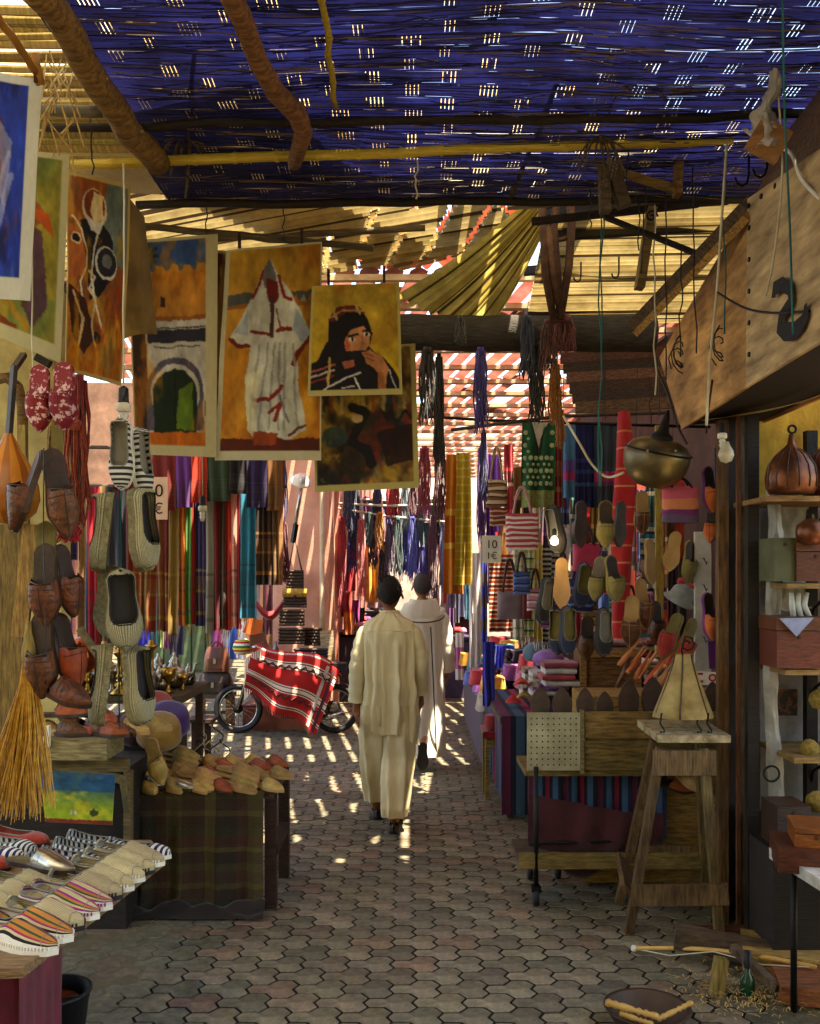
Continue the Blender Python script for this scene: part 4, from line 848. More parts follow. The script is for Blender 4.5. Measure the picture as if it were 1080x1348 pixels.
for i in range(7):
    k = ['brown', 'orange', 'yellow', 'brown', 'redflat', 'orange', 'brown'][i]
    shoe(k, (-2.02 + .095 * i, 4.78 + .04 * (i % 2), .982 + (.045 if i % 2 else 0)), (0, .05, -.9 + R.uniform(-.2, .2)), '%s shoe behind the wooden tray, number %s from the left' % (dict(brown='dark brown', orange='rust', yellow='yellow', redflat='red')[k], ['one', 'two', 'three', 'four', 'five', 'six', 'seven'][i]), (.95, .9, .75))
# felt caps
def cap(x, y_, D, r, col, lb):
    mb = MB(); c = P(x, y_, D); mb.lathe([(r * 1.03, -.03), (r * 1.0, .0), (r * .95, .05), (r * .86, .075), (r * .6, .088), (r * .2, .08), (0, .083)], c, 20, m=Euler((.5, .2, 0)).to_matrix())
    single('felt_cap', mb, fab('cap_' + lb.split()[0], *col), lb, 'cap', 'felt caps at the end of the slipper display', True)
cap(210, 965, 5.25, .12, (150, 112, 50), 'mustard felt cap leaning over the slippers'); cap(222, 950, 5.4, .12, (60, 30, 100), 'purple felt cap behind the mustard one')
cap(192, 950, 5.45, .115, (110, 30, 40), 'maroon felt cap beside the purple one'); cap(205, 935, 5.6, .11, (150, 40, 34), 'red felt cap at the back of the caps'); cap(178, 962, 5.35, .1, (70, 24, 50), 'plum felt cap beside the grey espadrilles')
mb = MB(); mb.box((-1.5, 5.5, .8), (.36, .2, .34)); single('cap_crate', mb, m_blk, 'dark crate under the felt caps', 'crate')
# wire trinkets
tk = thing('wire_trinkets', 'tangle of pale wire trinkets at the end of the slipper table', 'trinket', P(275, 1005, 5.5))
for k in range(9):
    mb = MB(); c = P(262 + 34 * R.random(), 975 + 25 * R.random(), 5.5); a0 = R.uniform(0, 6)
    mb.tube([c + Vector((.045 * math.cos(a0 + t_ * .8) * (1 - t_ * .07), .03 * math.sin(a0 + t_), -.05 + .02 * t_)) for t_ in range(9)], .004, 5); part('wire', mb, m_knit if k % 2 else m_iron, tk, True)
# ------------------------------------------------------------------ hanging strings
m_str = M('pale_string', C(206, 200, 180), C(160, 152, 130), rough=.9, jitter=0, bump=0); m_teal = M('teal_cord', C(40, 110, 110), C(24, 80, 84), rough=.8, jitter=0, bump=0); m_wire = M('black_wire', C(30, 28, 28), C(20, 18, 18), rough=.5, jitter=0, bump=0)
def cord(pts, r, mat, label, cat='cord', name='cord', n=None):
    mb = MB(); pts = [Vector(p) for p in pts]
    if len(pts) < 6:
        q_ = [pts[0]] + pts + [pts[-1]]; pp = []
        for i in range(1, len(q_) - 2):
            for k in range(6):
                t_ = k / 6; a, b_, c_, d_ = q_[i - 1:i + 3]
                pp.append(.5 * ((2 * b_) + (c_ - a) * t_ + (2 * a - 5 * b_ + 4 * c_ - d_) * t_ ** 2 + (3 * b_ - a - 3 * c_ + d_) * t_ ** 3))
        pts = pp + [pts[-1]]
    mb.tube(pts, r, 5); return single(name, mb, mat, label, cat, smooth=True)
DA = 3.6
cord(wob(P(163, 215, DA), P(163, 505, DA), 6, .003), .004, m_str, 'white string holding the lamp socket and striped flats')
cord(wob(P(160, 640, DA), P(158, 960, DA), 8, .004), .003, m_teal, 'teal cord threaded through the grey espadrilles')
cord(wob(P(44, 240, 3.5), P(42, 560, 3.5), 8, .004), .003, m_str, 'pale string hanging past the red slippers')
def lamp_socket(x, y0, y1, D, sc, lb, bulb=True):
    c = P(x, y0, D); t = thing('lamp_socket', lb, 'lamp', P(x, y1, D))
    mb = MB(); mb.lathe([(.006 * sc, 0), (.018 * sc, -.01 * sc), (.02 * sc, -.06 * sc), (.024 * sc, -.065 * sc)], c, 14); part('holder', mb, m_blkr, t, True)
    mb = MB(); mb.lathe([(.023 * sc, -.065 * sc), (.028 * sc, -.07 * sc), (.028 * sc, -.095 * sc), (.018 * sc, -.1 * sc)], c, 14); part('collar', mb, m_wht, t, True)
    mb = MB(); mb.lathe([(.014 * sc, -.1 * sc), (.02 * sc, -.112 * sc), (.014 * sc, -.124 * sc), (.02 * sc, -.136 * sc), (.014 * sc, -.148 * sc), (.012 * sc, -.16 * sc), (0, -.165 * sc)], c, 12); part('bulb', mb, M('unlit_bulb', C(214, 212, 200), rough=.25, jitter=0), t, True)
lamp_socket(163, 508, 560, DA, 1, 'black lamp socket with a white bulb above the striped flats')
shoe('bw', P(162, 598, DA), TOECAM, 'grey striped flat hanging toe down under the lamp socket', 1.02); shoe('bw', P(182, 610, DA + .06), rotm((.1, 0, -1), (1, -.4, 0)), 'striped flat of the same hanging pair seen edge on', 1.0)
shoe('sage', P(145, 702, DA), rotm((-.12, 0, -1), (-1, -.25, 0)), 'grey felt espadrille in profile, left of the upper hanging pair', 1.08)
shoe('sage', P(180, 698, DA), rotm((.1, 0, -1), (1, -.25, 0)), 'grey felt espadrille in profile, right of the upper hanging pair', 1.12)
shoe('sage', P(145, 792, DA + .03), SOLECAM, 'grey espadrille turned away in the middle hanging pair', 1.06); shoe('sage', P(162, 802, DA - .05), rotm((.08, 0, -1), (.35, -1, 0)), 'grey espadrille with dark lining facing out in the middle pair', 1.1)
shoe('sage', P(143, 902, DA), rotm((-.12, 0, -1), (-1, -.35, 0)), 'grey espadrille, left of the lowest hanging pair', 1.12); shoe('sage', P(174, 902, DA), rotm((.1, 0, -1), (1, -.35, 0)), 'grey espadrille, right of the lowest hanging pair', 1.12)
DB = 3.45
shoe('burg', P(54, 525, DB), TOECAM, 'burgundy slipper with white flower pattern, left of the pair', .95); shoe('burg', P(86, 522, DB), TOECAM, 'burgundy slipper with white flower pattern, right of the pair', .95)
shoe('brown', P(42, 648, DB), rotm((-.35, 0, -1), (-1, -.6, 0)), 'dark tooled leather slipper beside the lute', 1.15); shoe('brown', P(78, 650, DB), rotm((.2, 0, -1), (.6, -1, 0)), 'glossy tooled leather slipper right of its twin beside the lute', 1.18)
shoe('olive', P(60, 735, DB + .06), SOLECAM, 'olive slipper sole hanging above the sandals', 1)
shoe('brown', P(62, 770, DB), TOECAM, 'brown strapped slipper hanging, upper of two', 1.1); shoe('brown', P(86, 765, DB + .05), rotm((.2, 0, -1), (1, -.5, 0)), 'red brown slipper edge on beside the upper strapped one', 1.0)
shoe('brown', P(58, 862, DB), TOECAM, 'brown strapped slipper hanging, lower of two', 1.12); shoe('orange', P(86, 858, DB + .05), rotm((.25, 0, -1), (1, -.5, 0)), 'rust slipper edge on beside the lower strapped one', 1.05); shoe('brown', P(78, 915, DB), rotm((1, -.2, -.35), (0, -.3, 1)), 'brown slipper lying above the white box', 1.0)
cord(wob(P(58, 590, DB - .06), P(60, 900, DB - .06), 8, .004), .0025, m_wire, 'dark cord carrying the tooled leather slippers')
# lute hanging at the left edge
m_lute = M('lute_ribs', (1, 1, 1, 1), kind='bands', rough=.25, bands=[(1, C(190, 120, 46)), (.9, C(150, 84, 28))], rep=8, axis='u', scale=8, jitter=0, bump=.05)
t = thing('lute', 'honey brown ribbed lute hanging at the left edge', 'lute', P(10, 690, 3.6)); c = P(12, 640, 3.6)
mb = MB(); prof = [(.0, -.145), (.06, -.135), (.10, -.10), (.115, -.05), (.11, 0), (.085, .07), (.05, .13), (.024, .18), (.014, .2)]
mb.grid(lambda u, v: c + Vector((math.cos(2 * PI * u) * tab(range(9), [p_[0] for p_ in prof], v * 8), -math.sin(2 * PI * u) * .8 * tab(range(9), [p_[0] for p_ in prof], v * 8), tab(range(9), [p_[1] for p_ in prof], v * 8))), 32, 24, closeu=True)
part('bowl', mb, m_lute, t, True)
mb = MB(); mb.beam(c + Vector((0, 0, .19)), c + Vector((.012, .02, .46)), .022, .018); part('neck', mb, m_dkl, t)
mb = MB(); mb.beam(c + Vector((.012, .02, .45)), c + Vector((.02, .09, .52)), .024, .018); part('pegbox', mb, m_dkl, t)
# boards at the left edge
def plank(x0, y0, x1, y1, D, wd, mat, lb, th=.03, cat='board', name='wooden_board'):
    mb = MB(); a, b_ = P(x0, y0, D), P(x1, y1, D); n = 10
    m_ = (b_ - a).normalized(); sd_ = m_.cross(Vector((0, 1, 0))).normalized()
    ring = [(-1, -1), (1, -1), (1, 1), (-1, 1)]; vs = []
    for i in range(n + 1):
        for (s1, s2) in ring: vs.append(a.lerp(b_, i / n) + sd_ * s1 * wd / 2 * (1 + .06 * nz(i * .7, s1 * 3, x0)) + Vector((0, 1, 0)) * s2 * th / 2)
    fs = [(i * 4 + j, i * 4 + (j + 1) % 4, (i + 1) * 4 + (j + 1) % 4, (i + 1) * 4 + j) for i in range(n) for j in range(4)] + [(3, 2, 1, 0), tuple(n * 4 + j for j in range(4))]
    mb.add(vs, fs); return single(name, mb, mat, lb, cat)
m_dust = wood('dusty_board', 170, 142, 76, st=(14, 14, 2), dirt=.3); m_dw = wood('stained_board', 190, 146, 82, st=(14, 14, 2), dirt=.4)
plank(14, 690, 18, 1010, 3.75, .095, m_dust, 'dusty yellow upright plank at the left image edge', .03); plank(42, 690, 26, 838, 3.62, .062, m_dw, 'stained short board leaning beside the tooled slippers', .02)
plank(30, 560, 34, 720, 3.8, .03, m_dust, 'narrow pale batten beside the lute'); plank(76, 560, 78, 660, 3.85, .05, m_oliv, 'mustard cloth strip behind the red slippers', .01, 'cloth', 'cloth_strip'); plank(104, 570, 70, 470, 3.9, .03, m_dust, 'short slanted batten under the olive canvas')
plank(66, 480, 48, 470, 3.7, .03, m_blk, 'small dark bracket under the olive canvas')
mb = MB(); mb.tube([P(-10, 500, 5.1), P(10, 497, 5.1), P(24, 510, 5.1), P(30, 535, 5.1), P(31, 700, 5.1)], .03, 8); single('arch_moulding', mb, m_log, 'brown arch moulding on the cream wall behind the lute', 'moulding', smooth=True)
# straw broom
br = thing('straw_broom', 'long bushy straw broom hanging at the left edge', 'broom', P(25, 1080, 3.4)); m_br = M('broom_straw', C(206, 158, 62), C(150, 104, 34), rough=.6, jitter=0, scale=40, bump=0)
mb = MB(); top = P(38, 862, 3.42)
for k in range(230):
    a = R.uniform(0, 2 * PI); rr = math.sqrt(R.random()); ex = Vector((.135 * rr * math.cos(a) - .035, .07 * rr * math.sin(a), -.50 - .10 * R.random()))
    mb.tube([top + Vector((.018 * math.cos(a) * rr, .018 * math.sin(a) * rr, 0)), top + Vector((.03 * math.cos(a) * rr, .03 * math.sin(a), -.10)), top + ex * .55 + Vector((.02 * R.uniform(-1, 1), .01, 0)), top + ex + Vector((R.uniform(-.02, .02), 0, 0))], [.0022, .0025, .0025, .0012], 3, cap=False)
o = part('bristles', mb, m_br, br); o['kind'] = 'stuff'
mb = MB(); mb.lathe([(.022, -.03), (.028, 0), (.024, .03), (.012, .09), (.011, .12)], top, 10); part('binding', mb, m_dust, br, True)
# tassels and beads behind the slippers
def skein(x, y0, y1, D, wd, col, lb, n=14, cat='yarn', name='yarn_skein', amp=.012, twist=True, th=.005, flare=1.0):
    mb = MB(); a = P(x, y0, D); L_ = (y1 - y0) / F * D
    for k in range(n):
        dx = (k / max(1, n - 1) - .5) * wd; dy = R.uniform(-.5, .5) * wd * .6; ph = R.uniform(0, 6); lk = L_ * R.uniform(.84, 1.02); pts = []
        for i in range(9):
            s_ = i / 8; pin = 1 - .55 * math.exp(-((s_ - .06) / .07) ** 2); pts.append(a + Vector((dx * pin * (1 + (flare - 1) * s_) + amp * math.sin(ph + s_ * 9) * s_, dy * pin + amp * .6 * math.cos(ph * 2 + s_ * 7), -lk * s_)))
        mb.tube(pts, [th * R.uniform(.7, 1.2)] * 8 + [th * .5], 4, cap=False)
    mb.tube([a + Vector((0, 0, .02)), a + Vector((0, 0, -.02))], wd * .3, 6)
    mname = 'yarn_%d_%d_%d' % col
    return single(name, mb, M(mname, C(*col), C(*(v * .6 for v in col)), rough=.95, scale=60, bump=.3, sheen=.3, jitter=.08), lb, cat, smooth=True)
skein(98, 560, 700, 3.8, .09, (180, 70, 40), 'orange tassel fringe beside the tooled slippers', 18); skein(104, 500, 690, 3.9, .07, (150, 40, 50), 'dark red tassel behind the orange fringe', 16); skein(92, 690, 715, 3.75, .09, (220, 50, 80), 'pink tassel end under the orange fringe', 14)
skein(70, 560, 640, 4.0, .05, (150, 120, 50), 'mustard tassel behind the red slippers', 12)
# ------------------------------------------------------------------ scarf stall
def cloth(x0, x1, y0, y1, D, mat, lb, folds=3, amp=.02, name='scarf', cat='scarf', group=None, fringe=None, taper=1.0, sway=0, nu=None, thick=.006, hem=0, seed=None):
    """a hanging cloth between photo columns x0..x1 and rows y0..y1 at distance D, slightly thick, with folds"""
    nu = nu or max(8, folds * 6); sd_ = R.uniform(0, 50) if seed is None else seed
    a, b_ = P(x0, y0, D), P(x1, y0, D); L_ = (y1 - y0) / F * D; W0 = b_.x - a.x; cx_ = (a.x + b_.x) / 2
    def sf(u, v, s_=0):
        w_ = W0 * (1 + (taper - 1) * v)
        return Vector((cx_ + (u - .5) * w_ + sway * v + .006 * nz(u * 3, v * 3, sd_), D + amp * (.35 + .65 * v) * math.sin(u * 2 * PI * folds + sd_ + .6 * math.sin(v * 3 + sd_)) + s_ + .02 * v * nz(v * 2, sd_), a.z - L_ * v + hem * nz(u * 4, sd_) * v))
    mb = MB(); mb.grid(lambda u, v: sf(u, v, 0), nu, 14); mb.grid(lambda u, v: sf(1 - u, v, thick), nu, 14)
    o = single(name, mb, mat, lb, cat, group, True)
    if fringe is not None:
        fb = MB(); n = max(4, int(W0 / .018))
        for i in range(n):
            p0 = sf((i + .5) / n, 1); fb.tube([p0 + Vector((0, 0, .01)), p0 + Vector((R.uniform(-.008, .008), 0, -.035)), p0 + Vector((R.uniform(-.012, .012), 0, -.07))], [.003, .003, .0015], 3, cap=False)
        f_ = ob('fringe', fb.mesh('fringe', fringe, False, o.location), o); f_['kind'] = 'stuff'
    return o
def shawl_mat(nm, c, c2=None, end=True):
    c2 = c2 or tuple(min(255, v * .55 + 40) for v in c); K2 = C(*c2)
    n_ = 'shawl_' + nm
    return M(n_, (1, 1, 1, 1), kind='bands', bands=[(60, C(*c)), (2, K2), (3, C(*c)), (10, C(*(v * .5 + w__ * .5 for v, w__ in zip(c, c2)))), (2, K2), (14, C(*(v * .7 + w__ * .3 for v, w__ in zip(c, c2)))), (3, K2), (8, C(*c))], rough=.85, sheen=.25, jitter=.05, scale=40, bump=.25, bscale=160, trans=.12)
t = thing('scarf_rack', 'scarf rack rail at the left stall carrying the shawls', 'rack', (-2.0, 8.05, 2.8))
mb = MB(); mb.tube([P(60, 588, 8.05), P(378, 592, 8.05)], .016, 8); part('rail', mb, m_log2, t, True)
mb = MB(); mb.tube([P(60, 640, 8.08), P(378, 640, 8.08)], .016, 8); part('rail', mb, m_log2, t, True)
for x in (85, 372):
    mb = MB(); mb.beam(P(x, 642, 8.08), (XW(x, 8.08), 8.08, 4.3), .03, .03); part('upright', mb, m_log2, t)
gold = (170, 130, 60); m_gf = M('gold_fringe', C(170, 136, 66), C(110, 80, 40), rough=.9, jitter=.1, bump=0)
low = [(92, 104, 'violet', (70, 40, 90), 745), (104, 114, 'tan', (170, 130, 80), 860), (114, 131, 'crimson', (190, 30, 60), 880), (131, 141, 'sand', (176, 140, 92), 865), (140, 152, 'charcoal', (56, 58, 62), 860), (152, 166, 'slate', (48, 54, 62), 850), (166, 176, 'dark_rust', (130, 44, 30), 845),
       (176, 187, 'rust', (176, 70, 36), 838), (186, 196, 'gold_brown', (150, 100, 44), 838), (195, 207, 'paisley_red', (160, 60, 40), 840), (206, 215, 'copper', (150, 84, 50), 838), (214, 224, 'wine_paisley', (130, 44, 36), 840), (223, 236, 'olive_gold', (150, 118, 54), 842), (235, 246, 'orange', (232, 120, 40), 832), (245, 253, 'leaf_green', (90, 140, 60), 830), (252, 259, 'scarlet', (190, 40, 40), 830),
       (258, 266, 'navy', (40, 40, 100), 832), (265, 272, 'purple', (86, 44, 110), 832), (271, 281, 'dove_grey', (176, 176, 164), 842), (280, 290, 'maroon', (140, 24, 30), 838), (289, 297, 'cocoa', (80, 50, 36), 836), (296, 305, 'bright_red', (206, 44, 44), 838), (304, 312, 'salmon', (236, 160, 140), 834), (311, 318, 'raspberry', (186, 24, 70), 836), (317, 338, 'turquoise', (50, 150, 186), 822)]
for i, (x0, x1, nm, c, yb) in enumerate(low):
    cloth(x0, x1, 640 + R.uniform(-2, 2), yb - 8, 8.0 + .015 * (i % 2), shawl_mat(nm, c, gold if i in (7, 8, 9, 10, 11, 12, 16, 17) else None), '%s shawl hanging in the lower row of the scarf rack' % nm.replace('_', ' '), folds=1 if x1 - x0 < 15 else 2, amp=.03, group='shawls on the scarf rack', fringe=m_gf if i % 3 != 1 else None)
for i, (x0, x1, nm, c) in enumerate([(338, 348, 'black_gold', (50, 38, 30)), (347, 357, 'brown_striped', (70, 44, 34)), (356, 364, 'bronze', (110, 76, 40)), (363, 372, 'ochre_edge', (150, 100, 44))]):
    cloth(x0, x1, 600, 770, 7.9 + .01 * i, shawl_mat(nm, c, (170, 120, 60)), '%s shawl in the dark bunch at the right of the scarf rack' % nm.replace('_', ' '), folds=1, amp=.03, group='shawls on the scarf rack')
for i, (x0, x1, nm, c, yb) in enumerate([(150, 172, 'dark_red_fringed', (110, 26, 30), 645), (172, 200, 'brick', (150, 50, 40), 640), (199, 232, 'deep_red_fringed', (130, 36, 34), 672), (231, 253, 'plum', (120, 60, 140), 668), (252, 273, 'vermilion', (216, 60, 36), 662), (272, 303, 'bottle_green', (52, 70, 44), 660), (302, 326, 'black', (34, 28, 32), 650), (325, 352, 'aubergine', (54, 36, 84), 668), (350, 370, 'ochre', (150, 100, 50), 672)]):
    cloth(x0, x1, 588, yb, 7.86, shawl_mat('over_' + nm, c), '%s shawl folded over the top rail of the scarf rack' % nm.replace('_', ' '), folds=2, amp=.025, group='shawls folded on the top rail', fringe=M('red_fringe', C(140, 40, 40), jitter=.05, bump=0) if 'fringed' in nm else None)
m_txt = M('ink', C(30, 28, 28), jitter=0, bump=0, rough=.7)
def text_mesh(s_, size):
    cu = bpy.data.curves.new('ink', 'FONT'); cu.body = s_; cu.size = size; cu.extrude = .0008; cu.align_x = 'CENTER'
    o = bpy.data.objects.new('ink', cu); COL.objects.link(o); dg = bpy.context.evaluated_depsgraph_get(); me = bpy.data.meshes.new_from_object(o.evaluated_get(dg)); bpy.data.objects.remove(o); me.materials.clear(); me.materials.append(m_txt); return me
def sign(x0, y0, x1, y1, D, l1, l2, lb, rz=0, paper=None):
    a, b_ = P(x0, y0, D), P(x1, y1, D); t = thing('price_sign', lb, 'sign', ((a.x + b_.x) / 2, D, b_.z)); w_, h_ = b_.x - a.x, a.z - b_.z
    mb = MB(); mb.box((0, 0, h_ / 2), (w_, .006, h_)); o = part('card', mb, paper or M('card_white', C(232, 226, 212), C(214, 206, 190), rough=.7, jitter=0, scale=4), t, False, False)
    s_ = h_ * .42
    for tx, zz, k in ((l1, .54, 1), (l2, .14, .85)):
        ob('lettering', text_mesh(tx, s_ * k), t, (0, -.006, h_ * zz), (PI / 2, 0, 0))
    t.rotation_euler = (0, rz, 0); return t
sign(187, 628, 221, 684, 7.6, '10', '1€', 'cream price card reading 10 and 1€ on the left scarf stall', 0, M('card_cream', C(236, 196, 160), C(220, 176, 140), rough=.7, jitter=0))
lamp_socket(267, 652, 690, 6.2, 1.05, 'small lamp socket hanging in front of the shawls')
cord(wob(P(267, 470, 6.2), P(267, 652, 6.2), 5, .003), .003, m_str, 'string of the small lamp socket in front of the shawls')
# metalware table under the scarves
m_brass = metal('brass', 214, 170, 84, .3); m_tin = metal('tin', 206, 202, 190, .28)
t = thing('metalware_table', 'low table of metalware under the scarf rack', 'table', (-2.3, 6.9, 0))
mb = MB(); mb.box((-2.3, 6.9, .92), (1.5, .9, .05)); part('tabletop', mb, m_log2, t)
for x, y_ in ((-1.62, 6.5), (-1.62, 7.3), (-2.9, 7.3)):
    mb = MB(); mb.box((x, y_, .45), (.05, .05, .9)); part('leg', mb, MATS['table_leg_wood'], t)
def pot(kind, mat):
    root = thing('teapot', 'metal teapot', 'teapot') if kind == 'pot' else thing('brass_cup' if kind == 'cup' else 'candlestick', 'metal', 'cup' if kind == 'cup' else 'candlestick')
    mb = MB()
    if kind == 'pot':
        mb.lathe([(.03, 0), (.055, .02), (.06, .055), (.045, .09), (.025, .105), (.028, .12), (.015, .14), (.005, .15), (.008, .16), (0, .168)], (0, 0, 0), 14); part('body', mb, mat, root, True, False)
        mb = MB(); mb.tube([(.05, 0, .04), (.09, 0, .07), (.1, 0, .11), (.115, 0, .12)], [.014, .01, .007, .006], 6); part('spout', mb, mat, root, True, False)
        mb = MB(); mb.tube([(-.04, 0, .1), (-.08, 0, .11), (-.09, 0, .07), (-.055, 0, .035)], .005, 5); part('handle', mb, mat, root, True, False)
    elif kind == 'cup':
        mb.lathe([(.03, 0), (.01, .015), (.01, .05), (.035, .08), (.04, .12), (.036, .12), (.03, .085), (0, .07)], (0, 0, 0), 12); part('bowl', mb, mat, root, True, False)
    else:
        mb.lathe([(.045, 0), (.05, .01), (.015, .03), (.01, .07), (.02, .085), (.01, .1), (.012, .17), (.03, .19), (.03, .2), (.014, .2), (.012, .22)], (0, 0, 0), 12); part('stem', mb, mat, root, True, False)
    return root
pots = [pot('pot', m_tin), pot('cup', m_brass), pot('stick', m_tin), pot('pot', m_brass), pot('cup', m_tin), pot('stick', m_brass)]
for i in range(44):
    k = i % 6; x = -2.95 + 1.32 * ((i * 7) % 44) / 43; y_ = 6.52 + .75 * ((i * 13) % 44) / 43
    lbs = ('tin teapot', 'brass goblet', 'tin candlestick', 'brass teapot', 'tin goblet', 'brass candlestick')
    place(pots[k], USED, (x, y_, .947), (0, 0, R.uniform(0, 6)), '%s in the %s %s of the metalware under the scarf rack' % (lbs[k], 'front' if y_ < 6.9 else 'back', 'left' if x < -2.5 else ('middle' if x < -2.07 else 'right')), R.uniform(.9, 1.7), 'metalware: ' + lbs[k])
mb = MB(); mb.lathe([(.05, 0), (.11, .06), (.12, .14), (.07, .22), (.02, .24), (0, .24)], P(108, 885, 6.4), 16); single('copper_pot', mb, metal('copper', 190, 90, 56, .35), 'round copper pot beside the metalware', 'pot', smooth=True)
mb = MB(); mb.box(P(124, 855, 6.3), (.05, .02, .34), (0, -.6, 0)); single('tin_tray', mb, m_tin, 'leaning tin tray behind the hanging espadrilles', 'tray')
st_b = thing('wooden_stand', 'small wooden stand at the end of the metalware', 'stand', (-1.85, 8.6, 0))
for dx in (-.1, 0, .12):
    mb = MB(); mb.box((-1.95 + dx, 8.6, .22), (.05, .05, .44)); part('leg', mb, MATS['table_leg_wood'], st_b)
mb = MB(); mb.box((-1.93, 8.6, .46), (.34, .26, .03)); part('top', mb, MATS['table_leg_wood'], st_b)
# clothes seen beyond the scarves, at the side square
for i, (x0, x1, y0, y1, c, nm) in enumerate([(180, 198, 800, 860, (50, 50, 190), 'royal blue'), (197, 210, 800, 852, (60, 130, 130), 'teal'), (209, 216, 800, 852, (170, 190, 110), 'lime'), (215, 225, 800, 854, (150, 80, 120), 'mauve'), (225, 243, 800, 862, (40, 36, 60), 'midnight blue')]):
    cloth(x0, x1, y0, y1, 14.5, fab('far_' + nm.replace(' ', '_'), *c), '%s cloth hanging low across the side square' % nm, folds=2, amp=.04, name='hanging_cloth', cat='cloth')
gs = thing('green_stall', 'green painted stall counter across the side square', 'stall', (-4.6, 17.5, 0)); m_gst = M('green_paint', C(78, 96, 62), C(56, 70, 44), rough=.7, jitter=0, dirt=.3)
mb = MB(); mb.box((-4.3, 17.5, .45), (1.3, .8, .9)); part('counter', mb, m_gst, gs)
for k in range(5):
    mb = MB(); mb.box((-4.8 + k * .25, 17.08, .45), (.22, .03, .8)); part('panel', mb, m_gst, gs)
for i, (x, c, nm) in enumerate([(-4.7, (190, 50, 60), 'red'), (-4.4, (60, 120, 80), 'green'), (-4.0, (200, 120, 130), 'pink')]):
    mb = MB(); mb.lathe([(.16, 0), (.17, .1), (.12, .2), (0, .24)], (x, 17.4, .9), 12); single('cloth_bundle', mb, fab('bundle_' + nm, *c), '%s cloth bundle on the green stall counter' % nm, 'cloth bundle', smooth=True)
for i in range(14):
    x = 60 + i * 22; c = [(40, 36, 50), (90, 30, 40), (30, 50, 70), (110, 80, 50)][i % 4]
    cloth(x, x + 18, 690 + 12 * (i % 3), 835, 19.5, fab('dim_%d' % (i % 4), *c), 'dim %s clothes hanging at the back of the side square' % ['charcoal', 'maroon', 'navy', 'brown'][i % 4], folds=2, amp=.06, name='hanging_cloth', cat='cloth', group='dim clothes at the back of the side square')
# white and coloured tassels behind the bike
for i, (x, c, nm) in enumerate([(288, (200, 60, 110), 'pink'), (297, (226, 226, 230), 'white'), (306, (60, 110, 190), 'blue'), (318, (240, 236, 230), 'ivory'), (282, (120, 40, 110), 'purple')]):
    cloth(x - 5, x + 6, 818, 868, 12.5, fab('tassel_' + nm, *c), '%s tassel cloth hanging below the shawls' % nm, folds=1, amp=.03, name='tassel_cloth', cat='cloth')
mb = MB(); mb.lathe([(.02, 0), (.1, .02), (.13, .09), (.1, .17), (.03, .2)], P(320, 862, 11.6), 16)
single('patterned_pouf', mb, M('zigzag', (1, 1, 1, 1), kind='bands', bands=[(1, C(190, 40, 40)), (1, C(226, 200, 60)), (1, C(50, 120, 60)), (1, C(226, 226, 200))], rep=3, axis='u', jitter=0, rough=.8), 'round bag with red, yellow and green zigzags', 'bag', smooth=True)
for i, (x, y_, c, nm) in enumerate([(334, 825, (216, 110, 50), 'orange'), (340, 845, (120, 70, 50), 'brown')]):
    mb = MB(); mb.box(P(x, y_, 11.5), (.22, .1, .2), (0, .3 - .5 * i, .3), taper=.8); single('shoulder_bag', mb, M('bagl_' + nm, C(*c), rough=.6, jitter=0), '%s leather bag behind the rug covered moped' % nm, 'bag')
# stool with two leather bags
st = thing('bag_stool', 'wooden stool carrying two leather bags by the moped', 'stool', (XW(284, 10.8), 10.8, 0)); sx = st.location.x
mb = MB(); mb.box((sx, 10.8, .40), (.42, .34, .04)); part('seat', mb, m_log2, st)
for dx in (-.17, .17):
    for dy in (-.13, .13):
        mb = MB(); mb.box((sx + dx, 10.8 + dy, .19), (.05, .05, .38)); part('leg', mb, wood('stool_pale', 170, 120, 70), st)
for z in (.10, .22):
    mb = MB(); mb.box((sx, 10.67, z), (.3, .025, .03)); part('rung', mb, m_log2, st)
def satchel(c, w_, d, h_, mat, lb):
    t = thing('leather_bag', lb, 'bag', c); mb = MB(); c = Vector(c)
    mb.grid(lambda u, v: c + Vector((w_ / 2 * math.copysign(abs(math.cos(2 * PI * u)) ** .45, math.cos(2 * PI * u)) * (1 - .25 * v ** 3), d / 2 * math.copysign(abs(math.sin(2 * PI * u)) ** .45, math.sin(2 * PI * u)) * (1 - .5 * v ** 3), h_ * v)), 32, 8, closeu=True)
    mb.grid(lambda u, v: c + Vector((w_ * .37 * (2 * u - 1), d * .24 * (2 * v - 1), h_)), 2, 2); part('body', mb, mat, t, True)
    mb = MB(); mb.box(c + Vector((0, -d / 2 - .012, h_ * .35)), (w_ * .62, .03, h_ * .42)); pk = part('pocket', mb, mat, t)
    mb = MB(); mb.box(c + Vector((0, -d / 2 - .035, h_ * .45)), (.03, .012, .06)); part('buckle', mb, m_tin, t)
    mb = MB(); mb.tube(bez(c + Vector((-w_ * .25, 0, h_ * .95)), c + Vector((0, 0, h_ * 1.5)), c + Vector((w_ * .25, 0, h_ * .95))), .012, 6); part('handle', mb, mat, t, True)
satchel((sx, 10.78, .42), .40, .24, .25, m_dkl, 'dark brown leather holdall on the stool'); satchel((sx + .02, 10.78, .675), .28, .2, .27, M('chestnut_leather', C(110, 66, 50), C(76, 44, 34), rough=.35, jitter=0), 'chestnut leather satchel standing on the dark holdall')
